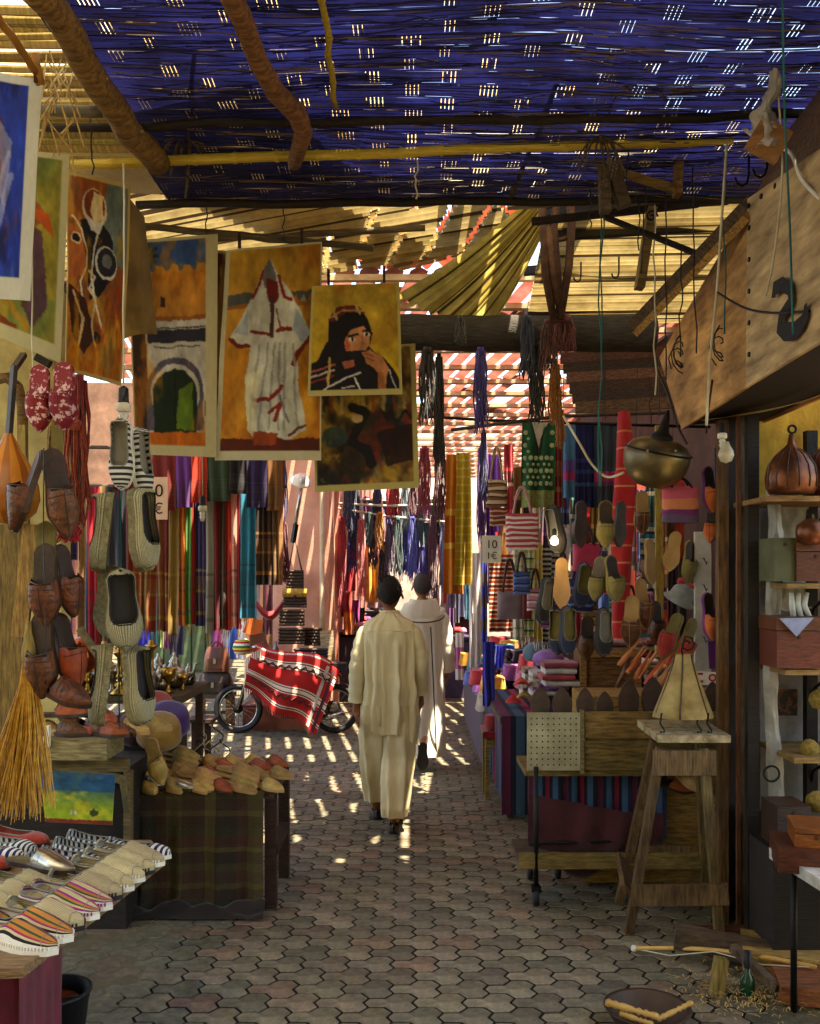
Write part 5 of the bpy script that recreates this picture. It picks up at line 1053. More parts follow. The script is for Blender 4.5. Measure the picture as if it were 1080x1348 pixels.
# ------------------------------------------------------------------ moped under a red rug
MD = 10.6; fx, rx = XW(314, MD), XW(441, MD); wr = .275
mo = thing('moped', 'old moped parked under a red rug', 'moped', ((fx + rx) / 2, MD, 0))
m_chr = metal('chrome', 190, 190, 190, .25)
for nm, x in (('front_wheel', fx), ('rear_wheel', rx)):
    mb = MB(); mb.tube([(x + (wr - .03) * math.cos(a), MD, wr + (wr - .03) * math.sin(a)) for a in [2 * PI * i / 32 for i in range(33)]], .031, 8, cap=False); wh = part('tyre', mb, m_blkr, mo, True)
    mb = MB(); mb.tube([(x + (wr - .065) * math.cos(a), MD, wr + (wr - .065) * math.sin(a)) for a in [2 * PI * i / 32 for i in range(33)]], .012, 6, cap=False); sub('rim', mb, m_chr, wh, True, mo)
    mb = MB()
    for k in range(20):
        a = 2 * PI * k / 20; mb.tube([(x, MD + (.03 if k % 2 else -.03), wr), (x + (wr - .07) * math.cos(a), MD, wr + (wr - .07) * math.sin(a))], .0025, 3)
    s_ = sub('spokes', mb, m_chr, wh, False, mo); s_['kind'] = 'stuff'
    mb = MB(); mb.lathe([(0, -.05), (.05, -.05), (.055, 0), (.05, .05), (0, .05)], (x, MD, wr), 14, m=Matrix.Rotation(PI / 2, 3, 'X')); sub('hub', mb, m_iron, wh, True, mo)
    mb = MB(); mb.grid(lambda u, v: (x + (wr + .025) * math.cos(PI * (.1 + .62 * u)), MD + .05 * (v - .5), wr + (wr + .025) * math.sin(PI * (.1 + .62 * u))), 16, 3); part('mudguard', mb, m_blkr, mo, True)
for dy in (-.06, .06):
    mb = MB(); mb.tube([(fx, MD + dy, wr), (fx + .1, MD + dy, .6), (fx + .17, MD + dy * .7, .85)], .016, 7); part('fork', mb, m_chr, mo, True)
mb = MB(); mb.tube([(fx + .16, MD, .72), (fx + .4, MD, .42), (rx - .3, MD, .38), (rx, MD, wr)], .03, 8); mb.tube([(fx + .15, MD, .8), (fx + .5, MD, .66), (rx - .1, MD, .62)], .03, 8); part('frame', mb, m_iron, mo, True)
mb = MB(); mb.box((rx - .42, MD, .30), (.34, .2, .26)); mb.lathe([(.09, -.12), (.1, 0), (.09, .12)], (rx - .3, MD, .26), 14, m=Matrix.Rotation(PI / 2, 3, 'X')); part('engine', mb, m_rust, mo)
mb = MB(); mb.grid(lambda u, v: (fx + .35 + .55 * u, MD + .12 * (2 * v - 1), .74 + .07 * math.sin(PI * v) + .04 * math.sin(PI * u)), 10, 8); part('tank', mb, m_org, mo, True)
mb = MB(); mb.box((rx - .12, MD, .74), (.5, .22, .09)); part('seat', mb, m_blkr, mo)
mb = MB(); mb.tube([(fx + .24, MD - .3, .98), (fx + .18, MD - .12, .97), (fx + .18, MD + .12, .97), (fx + .24, MD + .3, .98)], .013, 7); part('handlebar', mb, m_chr, mo, True)
mb = MB(); mb.tube([(rx - .35, MD - .13, .2), (rx - .05, MD - .15, .2), (rx + .12, MD - .15, .24)], [.02, .035, .03], 8); part('exhaust', mb, m_chr, mo, True)
mb = MB(); mb.lathe([(0, -.03), (.09, -.03), (.095, 0), (.07, .012), (.03, .02)], (rx - .02, MD - .06, wr), 16, m=Matrix.Rotation(PI / 2, 3, 'X')); part('sprocket', mb, m_chr, mo, True)
# rug over it: front panel falls towards the camera
RW = C(214, 196, 176); RR = C(166, 32, 30); RD = C(70, 24, 26)
m_rug = M('red_kilim_rug', (1, 1, 1, 1), kind='bands', bands=[(3, RR), (.5, RW), (.5, RD), (1.7, RW), (.5, RD), (.5, RW), (8, RR), (.5, RW), (.5, RD), (1.7, RW), (.5, RD), (.5, RW), (6, RR), (.6, RW), (.6, RD), (.4, RW), (3, RR)], axis='v', jitter=0, rough=.95, scale=50, bump=.4, bscale=140)
rug = thing('rug', 'red flat woven rug with white zigzag bands draped over the moped', 'rug', (XW(380, 10.4), 10.4, .1))
TLc, TRc, BRc, BLc = P(334, 852, 10.45), P(447, 884, 10.45), P(416, 966, 10.28), P(322, 908, 10.28)
def rf(u, v):
    p_ = TLc.lerp(TRc, u).lerp(BLc.lerp(BRc, u), v); return p_ + Vector((0, -.06 * math.sin(PI * v) - .03 * math.sin(u * 11 + v * 3) * (.35 + v) - .015 * nz(u * 6, v * 6), .035 * math.sin(PI * u) * (1 - v) + .03 * math.sin(u * 9 + 1) * v - .04 * math.sin(2 * PI * u) * (1 - v)))
mb = MB(); mb.grid(rf, 44, 30); mb.grid(lambda u, v: rf(u, 0) + Vector((0, .42 * v, .03 * math.sin(PI * v) - .25 * max(0, v - .5))), 44, 8); part('cloth', mb, m_rug, rug, True)
mb = MB(); mb.grid(lambda u, v: P(322, 868, 10.4).lerp(P(345, 852, 10.36), u) + Vector((0, -.03 * math.sin(3 * u), -.45 * v * (1 - .2 * u))), 8, 8); part('end_panel', mb, M('rug_end', (1, 1, 1, 1), kind='bands', bands=[(1, RW), (.4, RR), (1, RW), (.4, RD)], rep=4, axis='u', jitter=0, rough=.95), rug, True)
def zig(v0, amp, wd, mat, nm, n=9):
    mb = MB(); pts = [rf(.06 + .88 * i / (2 * n), v0 + (amp if i % 2 else -amp)) + Vector((0, -.008, 0)) for i in range(2 * n + 1)]
    mb.tube(pts, wd, 4); part(nm, mb, mat, rug)
m_zw = fab('rug_white', 216, 198, 178); m_zd = fab('rug_dark', 70, 24, 28)
zig(.20, .035, .011, m_zd, 'zigzag'); zig(.70, .035, .011, m_zd, 'zigzag')
for k in range(2):
    mb = MB(); u0 = .86 + .07 * k
    mb.grid(lambda u, v: rf(u0 + .035 * u, .02 + .96 * v) + Vector((0, -.007, 0)), 2, 24); part('end_band', mb, [m_zw, m_zd][k], rug, True)
fb = MB()
for i in range(46):
    p0 = rf((i + .5) / 46, 1); fb.tube([p0, p0 + Vector((R.uniform(-.01, .01), 0, -.05))], .004, 3)
o = part('fringe', fb, fab('rug_red', 170, 36, 34), rug); o['kind'] = 'stuff'
# crates under and behind the moped
mb = MB(); mb.box((XW(372, 11.0), 11.0, .14), (.85, .4, .28)); single('terracotta_block', mb, M('terracotta', C(150, 84, 60), C(110, 58, 42), rough=.9, jitter=0), 'terracotta coloured block behind the moped', 'block')
# ------------------------------------------------------------------ pillar goods
def basket(x0, y0, x1, y1, D, mat, lb, strap=None, flap=None):
    a, b_ = P(x0, y0, D), P(x1, y1, D); t = thing('wicker_bag', lb, 'bag', ((a.x + b_.x) / 2, D, b_.z)); w_, h_ = b_.x - a.x, a.z - b_.z
    nrow = max(3, int(h_ / .035)); ncol = max(4, int(w_ / .035))
    mb = MB(); mb.box((t.location.x, D, b_.z + h_ / 2), (w_ * .96, .09, h_ * .97)); part('body', mb, mat, t)
    mb = MB()
    for i in range(nrow):
        z = b_.z + h_ * (i + .5) / nrow
        mb.tube([(a.x + w_ * j / (ncol * 2), D - .048 - .007 * (1 if (j + i) % 2 else -1), z) for j in range(ncol * 2 + 1)], h_ / nrow * .42, 5)
    o = part('weave', mb, mat, t, True); o['kind'] = 'stuff'
    if strap:
        mb = MB(); mb.tube([P(x0 + 2, y0 + 3, D), P(*strap, D), P(x1 - 2, y0 + 3, D)], .012, 6); part('strap', mb, m_dkl, t, True)
    if flap is not None:
        mb = MB(); mb.grid(lambda u, v: (a.x - .01 + (w_ + .02) * u, D - .06 - .03 * math.sin(PI * v), a.z + .01 - h_ * .45 * v), 6, 6); part('flap', mb, flap, t, True)
        mb = MB(); mb.lathe([(0, 0), (.02, .004), (0, .012)], (t.location.x, D - .09, a.z - h_ * .35), 8, m=Matrix.Rotation(PI / 2, 3, 'X')); part('button', mb, m_dkl, t)
m_wick = wood('dark_wicker', 82, 64, 50, st=(10, 10, 10), bump=.3); m_wick2 = wood('black_wicker', 56, 52, 56, st=(10, 10, 10), bump=.3)
basket(378, 750, 400, 775, 11.7, m_wick, 'small dark wicker bag on a long strap against the pillar', (388, 708)); basket(374, 776, 404, 800, 11.6, m_wick, 'wicker bag with a yellow straw flap against the pillar', None, M('yellow_straw', C(196, 160, 66), C(140, 106, 36), scale=60, bump=1, jitter=0))
basket(369, 802, 401, 824, 11.6, m_wick, 'dark wicker basket under the yellow flapped bag'); basket(368, 826, 402, 848, 11.5, m_wick, 'dark wicker basket lowest on the pillar'); basket(402, 826, 424, 850, 11.6, m_wick, 'brown wicker basket beside the lowest one'); basket(388, 853, 432, 882, 11.3, m_wick2, 'wide black wicker tray behind the moped')
t = thing('wall_lamp', 'white work lamp on an angled metal arm on the pillar', 'lamp', P(388, 712, 11.7))
mb = MB(); mb.tube([P(386, 711, 11.75), P(392, 670, 11.7), P(397, 640, 11.6)], .022, 8); part('arm', mb, m_tin, t, True)
mb = MB(); mb.beam(P(386, 714, 11.75), P(390, 690, 11.7), .05, .05); part('bracket', mb, m_iron, t)
mb = MB(); mb.lathe([(.02, .06), (.05, .05), (.13, -.03), (.135, -.045), (.12, -.04), (.03, .03)], P(397, 630, 11.6), 18, m=Euler((.7, .3, 0)).to_matrix()); sh_ = part('shade', mb, m_wht, t, True)
mb = MB(); mb.lathe([(0, -.05), (.03, -.04), (.036, -.01), (.02, .03)], P(399, 631, 11.5), 12, m=Euler((.7, .3, 0)).to_matrix()); part('bulb', mb, MATS['unlit_bulb'], t, True)
mb = MB(); mb.beam(P(430, 830, 11.4), P(434, 885, 11.35), .16, .03, up=(0, 1, 0)); single('pale_board', mb, wood('pale_pine', 214, 190, 150), 'pale board leaning right of the wicker baskets', 'board')
mb = MB(); mb.lathe([(.05, 0), (.055, .1), (.02, .16), (.016, .22)], P(363, 868, 11.4), 12); single('bottle_vase', mb, metal('pewter', 130, 130, 130, .4), 'grey pewter bottle beside the wicker baskets', 'vase', smooth=True)
mb = MB(); mb.tube(wob(P(425, 610, 11.85), P(424, 840, 11.85), 6, .004), .035, 6); single('white_downpipe', mb, M('white_pipe', C(226, 206, 176), C(200, 176, 140), rough=.6, jitter=0), 'pale downpipe on the edge of the pink pillar', 'pipe', smooth=True)
skein(368, 600, 700, 11.0, .16, (60, 50, 110), 'blue and white tassel hanging beside the pink pillar', 16, amp=.02, th=.009); skein(374, 690, 770, 8.2, .06, (120, 30, 50), 'dark red tassel at the right end of the scarf rack', 12, amp=.02, th=.008)
mb = MB(); mb.grid(lambda u, v: P(335 + 40 * u, 785 + 20 * math.sin(PI * u) + 12 * v, 9.6) + Vector((0, -.1 * math.sin(PI * v), 0)), 10, 6); single('red_hammock', mb, fab('red_netting', 150, 36, 50), 'dark red cloth slung under the dark shawls', 'cloth', smooth=True)
# ------------------------------------------------------------------ people
m_skin = M('tan_skin', C(150, 96, 66), C(124, 74, 50), rough=.55, scale=14, jitter=0, bump=.1, spec=.4); m_skin2 = M('brown_skin', C(164, 116, 84), C(136, 90, 64), rough=.55, scale=14, jitter=0, bump=.1)
m_hair = M('black_hair', C(34, 27, 24), C(14, 11, 11), rough=.55, scale=90, bump=.9, bscale=240, jitter=0); m_hairg = M('grey_hair', C(84, 80, 78), C(44, 42, 42), rough=.7, scale=110, bump=.9, bscale=240, jitter=0)
def skinmesh(chains, sub_=2):
    """chains: lists of ((x,y,z), rx, ry) joined at shared points; returns verts, faces of a skinned surface"""
    vs, es, rad, idx = [], [], [], {}
    for ch in chains:
        prev = None
        for p_, rx_, ry_ in ch:
            k = tuple(round(c, 4) for c in p_)
            if k not in idx: idx[k] = len(vs); vs.append(p_); rad.append((rx_, ry_))
            if prev is not None and prev != idx[k]: es.append((prev, idx[k]))
            prev = idx[k]
    me = bpy.data.meshes.new('skin'); me.from_pydata(vs, es, []); o = bpy.data.objects.new('skin', me); COL.objects.link(o)
    md = o.modifiers.new('s', 'SKIN'); md.use_smooth_shade = True
    for i, sv in enumerate(me.skin_vertices[0].data): sv.radius = rad[i]; sv.use_root = (i == 0)
    o.modifiers.new('d', 'SUBSURF').levels = sub_
    dg = bpy.context.evaluated_depsgraph_get(); e = o.evaluated_get(dg).to_mesh(); out = ([tuple(v.co) for v in e.vertices], [tuple(p_.vertices) for p_ in e.polygons])
    bpy.data.objects.remove(o); return out
def hand_chains(wr_, side, curl=.5):
    """five fingers hanging down from the wrist; side=-1 left, +1 right"""
    x, y, z = wr_; palm = (x, y, z - .045); out = [[((x, y, z), .03, .026), (palm, .034, .018), ((x, y + .006, z - .085), .036, .016)]]
    root = (x, y + .006, z - .085)
    for k, (oy, ln) in enumerate(((-.028, .062), (-.009, .078), (.010, .084), (.028, .074))):
        b_ = (x, y + oy, z - .095); m_ = (x - side * .012 * curl, y + oy * 1.1, z - .095 - ln * .5); e = (x - side * .035 * curl, y + oy * 1.1, z - .095 - ln * .93)
        out.append([(root, .036, .016), (b_, .0098, .0098), (m_, .0088, .0088), (e, .007, .007)])
    out.append([(palm, .034, .018), ((x - side * .01, y + .04, z - .06), .0115, .0115), ((x - side * .018, y + .055, z - .085), .010, .010), ((x - side * .02, y + .058, z - .112), .008, .008)])
    return out
def head_geo(mb, c, s_, yaw=0):
    c = Vector(c); m_ = Matrix.Rotation(yaw, 3, 'Z')
    def hf(u, v):
        th = 2 * PI * u; ph = PI * v; x, y, z = math.sin(ph) * math.cos(th), math.sin(ph) * math.sin(th), math.cos(ph)
        p_ = Vector((.080 * x, .099 * y, .116 * z))
        if z < 0: p_.x *= 1 - .22 * (-z); p_.y *= 1 - .12 * (-z)
        fr = max(0, y)
        p_.y += .022 * math.exp(-((x * 5) ** 2) - ((z + .12) * 4.5) ** 2) * fr            # nose
        p_.y -= .010 * (math.exp(-(((x - .42) * 5) ** 2) - ((z - .08) * 6) ** 2) + math.exp(-(((x + .42) * 5) ** 2) - ((z - .08) * 6) ** 2)) * fr
        p_.y += .006 * math.exp(-((x * 3.2) ** 2) - ((z + .5) * 9) ** 2) * fr
        return c + m_ @ (p_ * s_)
    mb.grid(hf, 28, 20, closeu=True)
    for sg in (-1, 1):
        e = c + m_ @ Vector((sg * .090 * s_, -.004, -.012 * s_))
        mb.lathe([(0, -.006), (.016, -.006), (.022, 0), (.014, .006), (0, .004)], e, 12, m=m_ @ Euler((0, sg * 1.25, .2 * sg)).to_matrix() @ Matrix.Diagonal((1.0, .8, 1)) , sx=1.35)
def hair_geo(mb, c, s_, yaw=0, grow=1.05, low=-.45):
    c = Vector(c); m_ = Matrix.Rotation(yaw, 3, 'Z')
    def hf(u, v):
        th = 2 * PI * u; lim = .40 * PI if math.sin(th) > .45 else (PI * (.5 + .20 * (-min(0, math.sin(th)))) if math.sin(th) < 0 else PI * .5)
        ph = lim * v; x, y, z = math.sin(ph) * math.cos(th), math.sin(ph) * math.sin(th), math.cos(ph)
        k_ = (max(1e-4, math.sin(ph))) ** -.14 if 0 < v else 1; p_ = Vector((.080 * x * k_, .099 * y * k_, .116 * z)) * grow
        if z < 0: p_.x *= 1 - .22 * (-z); p_.y *= 1 - .12 * (-z)
        return c + m_ @ (p_ * s_ * (1 + .035 * nz(x * 9, y * 9, z * 9) + .02 * nz(x * 25, y * 25, z * 25)))
    mb.grid(hf, 40, 20, closeu=True)
def tufts(mb, n, ln=.013):
    vs = [Vector(v) for v in mb.v]; c = sum(vs, Vector()) / len(vs)
    for k in range(n):
        p_ = R.choice(vs); d = (p_ - c).normalized() * .6 + Vector((R.uniform(-.5, .5), R.uniform(-.5, .5), -.5 + R.uniform(-.4, .4))); d.normalize(); p_ = p_ + Vector((R.uniform(-.006, .006), R.uniform(-.006, .006), R.uniform(-.006, .006)))
        mb.tube([p_ - d * .004, p_ + d * ln * R.uniform(.5, 1.3)], [.0016, .0006], 3, cap=False)
def loft(mb, secs, n=48, fold=None, nv=None):
    """secs: (z, cx, cy, rx, ry); smooth interpolation"""
    zs = [s_[0] for s_ in secs]; k = len(secs)
    def f_(u, v):
        t_ = v * (k - 1); th = 2 * PI * u; vals = [tab(range(k), [s_[j] for s_ in secs], t_) for j in range(5)]
        d = fold(th, v, vals[0]) if fold else 0
        e = .82; cx_, sx_ = math.copysign(abs(math.cos(th)) ** e, math.cos(th)), math.copysign(abs(math.sin(th)) ** e, math.sin(th))
        return Vector((vals[1] + (vals[3] + d) * cx_, vals[2] + (vals[4] + d) * sx_, vals[0]))
    mb.grid(f_, n, nv or k * 4, closeu=True)
def shoes_on(root, spots, up, sl):
    for (x, y, z, rx_, rz_) in spots:
        u_ = [c for c in SH['black'].children if c.name.startswith('upper')][0].data; s_ = [c for c in SH['black'].children if c.name.startswith('sole')][0].data
        uu = u_.copy(); uu.materials.clear(); uu.materials.append(up); ss = s_.copy(); ss.materials.clear(); ss.materials.append(sl)
        o = ob('shoe', uu, root, (x, y, z), Euler((0, 0, PI / 2 + rz_)).to_matrix().to_4x4().to_euler()); o.rotation_euler = (Matrix.Rotation(rx_, 3, 'X') @ Matrix.Rotation(PI / 2 + rz_, 3, 'Z')).to_euler()
        ob('sole', ss, o)
# front man ----------------------------------------------------------------
m_robe = M('khaki_cotton', C(232, 218, 180), C(216, 200, 160), rough=.9, scale=4, sheen=.1, st=(3, 3, .8), bump=.35, bscale=9, trans=.12, jitter=0); m_trou = M('khaki_trousers', C(226, 211, 172), C(208, 191, 151), rough=.9, scale=5, st=(3, 3, .9), bump=.35, bscale=9, trans=.1, jitter=0)
px0 = XW(513, 6.7)
man = thing('person', 'man in a cream tunic and trousers walking away, nearer', 'person', (px0, 6.7, 0))
hip, nk = (0, 0, .95), (0, .0, 1.47)
ch = [[(hip, .14, .11), ((0, 0, 1.15), .14, .1), ((0, -.01, 1.34), .165, .105), ((0, 0, 1.43), .09, .075), (nk, .055, .055), ((0, .012, 1.56), .055, .058)]]
wl, wr_ = (-.235, .05, .86), (.215, .07, .92)
for sg, w_, el in ((-1, wl, (-.225, -.02, 1.12)), (1, wr_, (.215, -.03, 1.13))):
    ch.append([((0, -.01, 1.34), .165, .105), ((sg * .14, -.01, 1.39), .05, .055), (((sg * .19), -.02, 1.28), .045, .045), (el, .042, .042), ((w_[0], w_[1] - .02, w_[2] + .1), .034, .034), (w_, .028, .024)])
    ch += hand_chains(w_, sg)
lk, rk = ((-.10, .12, .52), (-.10, .22, .10)), ((.07, .0, .50), (.04, -.16, .10))
for sg, (kn, an) in ((-1, lk), (1, rk)): ch.append([(hip, .14, .11), ((sg * .095, .01, .88), .085, .09), (kn, .058, .06), (((kn[0] + an[0]) / 2, (kn[1] + an[1]) / 2 - .02, .32), .052, .055), (an, .036, .04), ((an[0], an[1] + .09, .035), .036, .026)])
vs, fs = skinmesh(ch); mb = MB(); mb.add(vs, fs); hc = (0, .02, 1.635); head_geo(mb, hc, 1.0)
part('body', mb, m_skin, man, True, False)
mb = MB(); hair_geo(mb, hc, 1.0, 0, 1.07); tufts(mb, 1300); part('hair', mb, m_hair, man, True, False)
mb = MB()
def fold1(th, v, z):
    lowf = max(0, (1.36 - z) / .6); back = max(0, -math.sin(th))
    sh_ = lambda q_: 1 - 2 * abs(math.sin(q_)) ** .7
    return (.024 * sh_(4.5 * th + .5 * math.sin(z * 4)) + .018 * sh_(8.0 * th + 2 + .7 * math.cos(z * 3))) * min(1, lowf * 2.2) + .006 * nz(math.cos(th) * 4, math.sin(th) * 4, z * 7) * 2 + .012 * back * math.sin(z * 26 + 3 * math.cos(th)) * max(0, 1 - abs(z - 1.0) * 4)
loft(mb, [(1.515, 0, .005, .064, .062), (1.50, 0, .0, .07, .068), (1.475, 0, -.002, .10, .075), (1.455, 0, -.006, .145, .088), (1.425, 0, -.01, .178, .1), (1.37, 0, -.012, .193, .118), (1.25, 0, -.012, .19, .13), (1.10, .0, -.005, .186, .138), (.95, .005, .0, .196, .152), (.80, .01, .02, .205, .165), (.66, .01, .03, .20, .165)], 120, fold1, 80)
for i_, v_ in enumerate(mb.v):
    if v_[2] < .85: mb.v[i_] = (v_[0], v_[1], v_[2] + (.85 - v_[2]) * (.35 * v_[0] / .2 * -1 + .12 * math.sin(v_[0] * 22)))
for sg, w_, el in ((-1, wl, (-.225, -.02, 1.12)), (1, wr_, (.215, -.03, 1.13))):
    e2 = Vector((w_[0] + sg * .0, w_[1] - .005, w_[2] + .02)); sh0 = Vector((sg * .11, -.01, 1.405)); pts = [sh0, Vector((sg * .172, -.015, 1.35)), Vector((sg * .205, -.02, 1.23)), Vector(el), Vector(el).lerp(e2, .5), e2]
    rr = [.045, .064, .062, .06, .058, .058]; P2, R2 = [], []
    for i in range(25):
        t_ = i / 24 * 5; j = min(4, int(t_)); q_ = t_ - j; P2.append(pts[j].lerp(pts[j + 1], q_)); R2.append((rr[j] * (1 - q_) + rr[j + 1] * q_) * (1 + .07 * math.sin(i * 1.9) * min(1, i / 8)))
    mb.tube(P2, R2, 14, cap=False)
part('tunic', mb, m_robe, man, True, False)
mb = MB(); mb.tube([(.066 * math.cos(a), -.002 + .064 * math.sin(a), 1.515) for a in [2 * PI * i / 24 for i in range(25)]], .007, 6, cap=False); part('collar_band', mb, m_robe, man, True, False)
mb = MB(); mb.tube([Vector((-.15 + .3 * i / 16, -.112 - .014 * math.sin(PI * i / 16), 1.385 - .008 * abs(i / 8 - 1))) for i in range(17)], .004, 5); part('yoke_seam', mb, m_trou, man, True, False)
for sg, (kn, an), hz in ((-1, lk, .13), (1, rk, .11)):
    mb = MB(); rs_ = .045
    loft(mb, [(.86, sg * .085, .01, .11, .13), (.74, sg * .09, .03, .115, .13), (.62, kn[0], kn[1] * .8, .112, .12), (.5, kn[0], kn[1], .11, .115), (.36, (kn[0] + an[0]) / 2, (kn[1] + an[1]) / 2, .105, .11), (hz + .06, an[0], an[1], .088, .095), (hz, an[0], an[1] + .01, .082, .09)], 40,
         lambda th, v, z: .016 * (1 - 2 * abs(math.sin(3.5 * th + z * 2.5))) + .010 * nz(math.cos(th) * 3 + sg * 5, math.sin(th) * 3, z * 8) + .004 * math.sin(z * 30 + 3 * math.sin(th)) * v, 40)
    part('trouser_leg', mb, m_trou, man, True, False)
shoes_on(man, [(-.10, .28, .005, .0, .06), (.04, -.09, .02, .16, -.05)], m_dkl, m_blkr)
# rear man -----------------------------------------------------------------
m_djel = M('pale_grey_wool', C(238, 231, 220), C(222, 213, 200), rough=.9, scale=4, sheen=.2, st=(3, 3, .7), bump=.7, bscale=9, trans=.1, jitter=0)
man2 = thing('person', 'man in a pale hooded djellaba walking away, farther', 'person', (XW(556, 8.7), 8.7, 0)); s2 = 1.02
ch = [[((0, 0, .96), .14, .11), ((0, 0, 1.16), .14, .1), ((0, -.01, 1.36), .165, .105), ((0, 0, 1.46), .09, .075), ((0, 0, 1.50), .056, .056), ((0, .012, 1.59), .056, .06)]]
w2l, w2r = (-.22, .05, .88), (.225, .06, .9)
for sg, w_ in ((-1, w2l), (1, w2r)):
    ch.append([((0, -.01, 1.36), .165, .105), ((sg * .14, -.01, 1.41), .05, .055), (((sg * .19), -.02, 1.30), .045, .045), ((sg * .215, -.03, 1.15), .042, .042), ((w_[0], w_[1] - .02, w_[2] + .1), .034, .034), (w_, .028, .024)]); ch += hand_chains(w_, sg)
for sg, kn, an in ((-1, (-.09, .14, .52), (-.1, .22, .1)), (1, (.06, .05, .5), (-.0, -.30, .24))): ch.append([((0, 0, .96), .14, .11), ((sg * .095, .01, .88), .085, .09), (kn, .058, .06), (an, .036, .04), ((an[0], an[1] + (.09 if sg < 0 else -.01), an[2] - (.065 if sg < 0 else .09)), .034, .026)])
vs, fs = skinmesh(ch); mb = MB(); mb.add(vs, fs); hc = (0, .02, 1.66); head_geo(mb, hc, 1.0, .05); part('body', mb, m_skin2, man2, True, False)
mb = MB(); hair_geo(mb, hc, 1.0, .05, 1.04); tufts(mb, 1000, .008); part('hair', mb, m_hairg, man2, True, False)
mb = MB()
loft(mb, [(1.53, 0, 0, .068, .066), (1.49, 0, 0, .10, .08), (1.46, 0, -.008, .155, .09), (1.42, 0, -.01, .185, .105), (1.36, 0, -.012, .2, .125), (1.2, 0, -.01, .2, .14), (1.0, 0, 0, .205, .16), (.7, .0, .0, .21, .18), (.4, .0, -.02, .215, .21), (.14, .0, -.03, .22, .24)], 60,
     lambda th, v, z: (.016 * (1 - 2 * abs(math.sin(3 * th + 2)) ** .7) + .010 * math.sin(11 * th)) * max(0, min(1, (1.4 - z) * 1.5)) + .006 * nz(math.cos(th) * 4, math.sin(th) * 4, z * 5), 56)
for sg, w_ in ((-1, w2l), (1, w2r)):
    pts = [Vector((sg * .11, -.01, 1.43)), Vector((sg * .18, -.015, 1.36)), Vector((sg * .215, -.02, 1.2)), Vector((sg * .222, -.02, 1.08)), Vector((w_[0], w_[1], w_[2] + .0))]; mb.tube([pts[min(3, int(i / 5))].lerp(pts[min(3, int(i / 5)) + 1], i / 5 - min(3, int(i / 5))) for i in range(21)], [.05 + .02 * min(1, i / 5) + .008 * i / 20 + .005 * math.sin(i * 1.7) for i in range(21)], 14, cap=False)
part('djellaba', mb, m_djel, man2, True, False)
mb = MB()
mb.grid(lambda u, v: Vector(((.10 + .09 * v) * math.cos(PI * (1.0 + u) ) * (1.1), -.055 - (.09 + .02 * v) * math.sin(PI * u) * (1 - .3 * v) , 1.555 - .20 * v * (.55 + .45 * math.sin(PI * u)) - .012 * math.sin(v * 9 + u * 3))), 30, 16)
part('hood', mb, m_djel, man2, True, False)
for sg in (-1, 1):
    mb = MB(); pts = [Vector((sg * (.075 + .05 * v), -.165 - .055 * v - .04 * math.sin(v * 3), 1.30 - 1.14 * v)) for v in [i / 14 for i in range(15)]]; mb.tube(pts, .006, 5); part('piping', mb, m_blkr, man2, True, False)
mb = MB(); mb.tube([Vector((.2 * math.cos(PI * (1 + i / 16)), -.10 - .075 * math.sin(PI * i / 16), 1.40 - .06 * math.sin(PI * i / 16))) for i in range(17)], .006, 5); part('hood_seam', mb, m_dkl, man2, True, False)
shoes_on(man2, [(-.1, .28, .0, 0, .05), (-.0, -.36, .17, -1.25, 0)], m_dkl, m_blkr)
# ------------------------------------------------------------------ right stall: table behind the cart
sb = [(1, C(96, 40, 70)), (.6, C(30, 32, 50)), (1, C(54, 84, 110)), (.6, C(34, 34, 56)), (.8, C(150, 40, 76)), (.6, C(30, 30, 44)), (1, C(60, 90, 120)), (1, C(40, 40, 60))]
m_strp = M('striped_table_cloth', (1, 1, 1, 1), kind='bands', bands=sb, rep=4, axis='u', jitter=0, rough=.9, scale=40, bump=.3, bscale=200)
t = thing('textile_table', 'long stall table covered with dark blue and red striped cloth', 'table', (1.5, 7.6, 0))
mb = MB(); mb.box((1.55, 7.7, .72), (1.8, 1.7, .04)); part('tabletop', mb, m_log2, t)
mb = MB(); mb.grid(lambda u, v: (.66 + 1.7 * u, 6.84 + .012 * math.sin(u * 60) * (.3 + v), .75 - .71 * v), 70, 8); mb.grid(lambda u, v: (.66 + .01 * math.sin(u * 40) * v, 6.84 + 1.6 * u, .75 - .6 * v), 40, 6); mb.grid(lambda u, v: (.66 + 1.7 * u, 6.84 + 1.6 * v, .752), 4, 4)
part('cloth', mb, m_strp, t, True)
for x, y_ in ((.7, 6.9), (2.4, 6.9), (.7, 8.5), (2.4, 8.5)):
    mb = MB(); mb.box((x + .03, y_ + .03, .35), (.05, .05, .7)); part('leg', mb, m_log2, t)
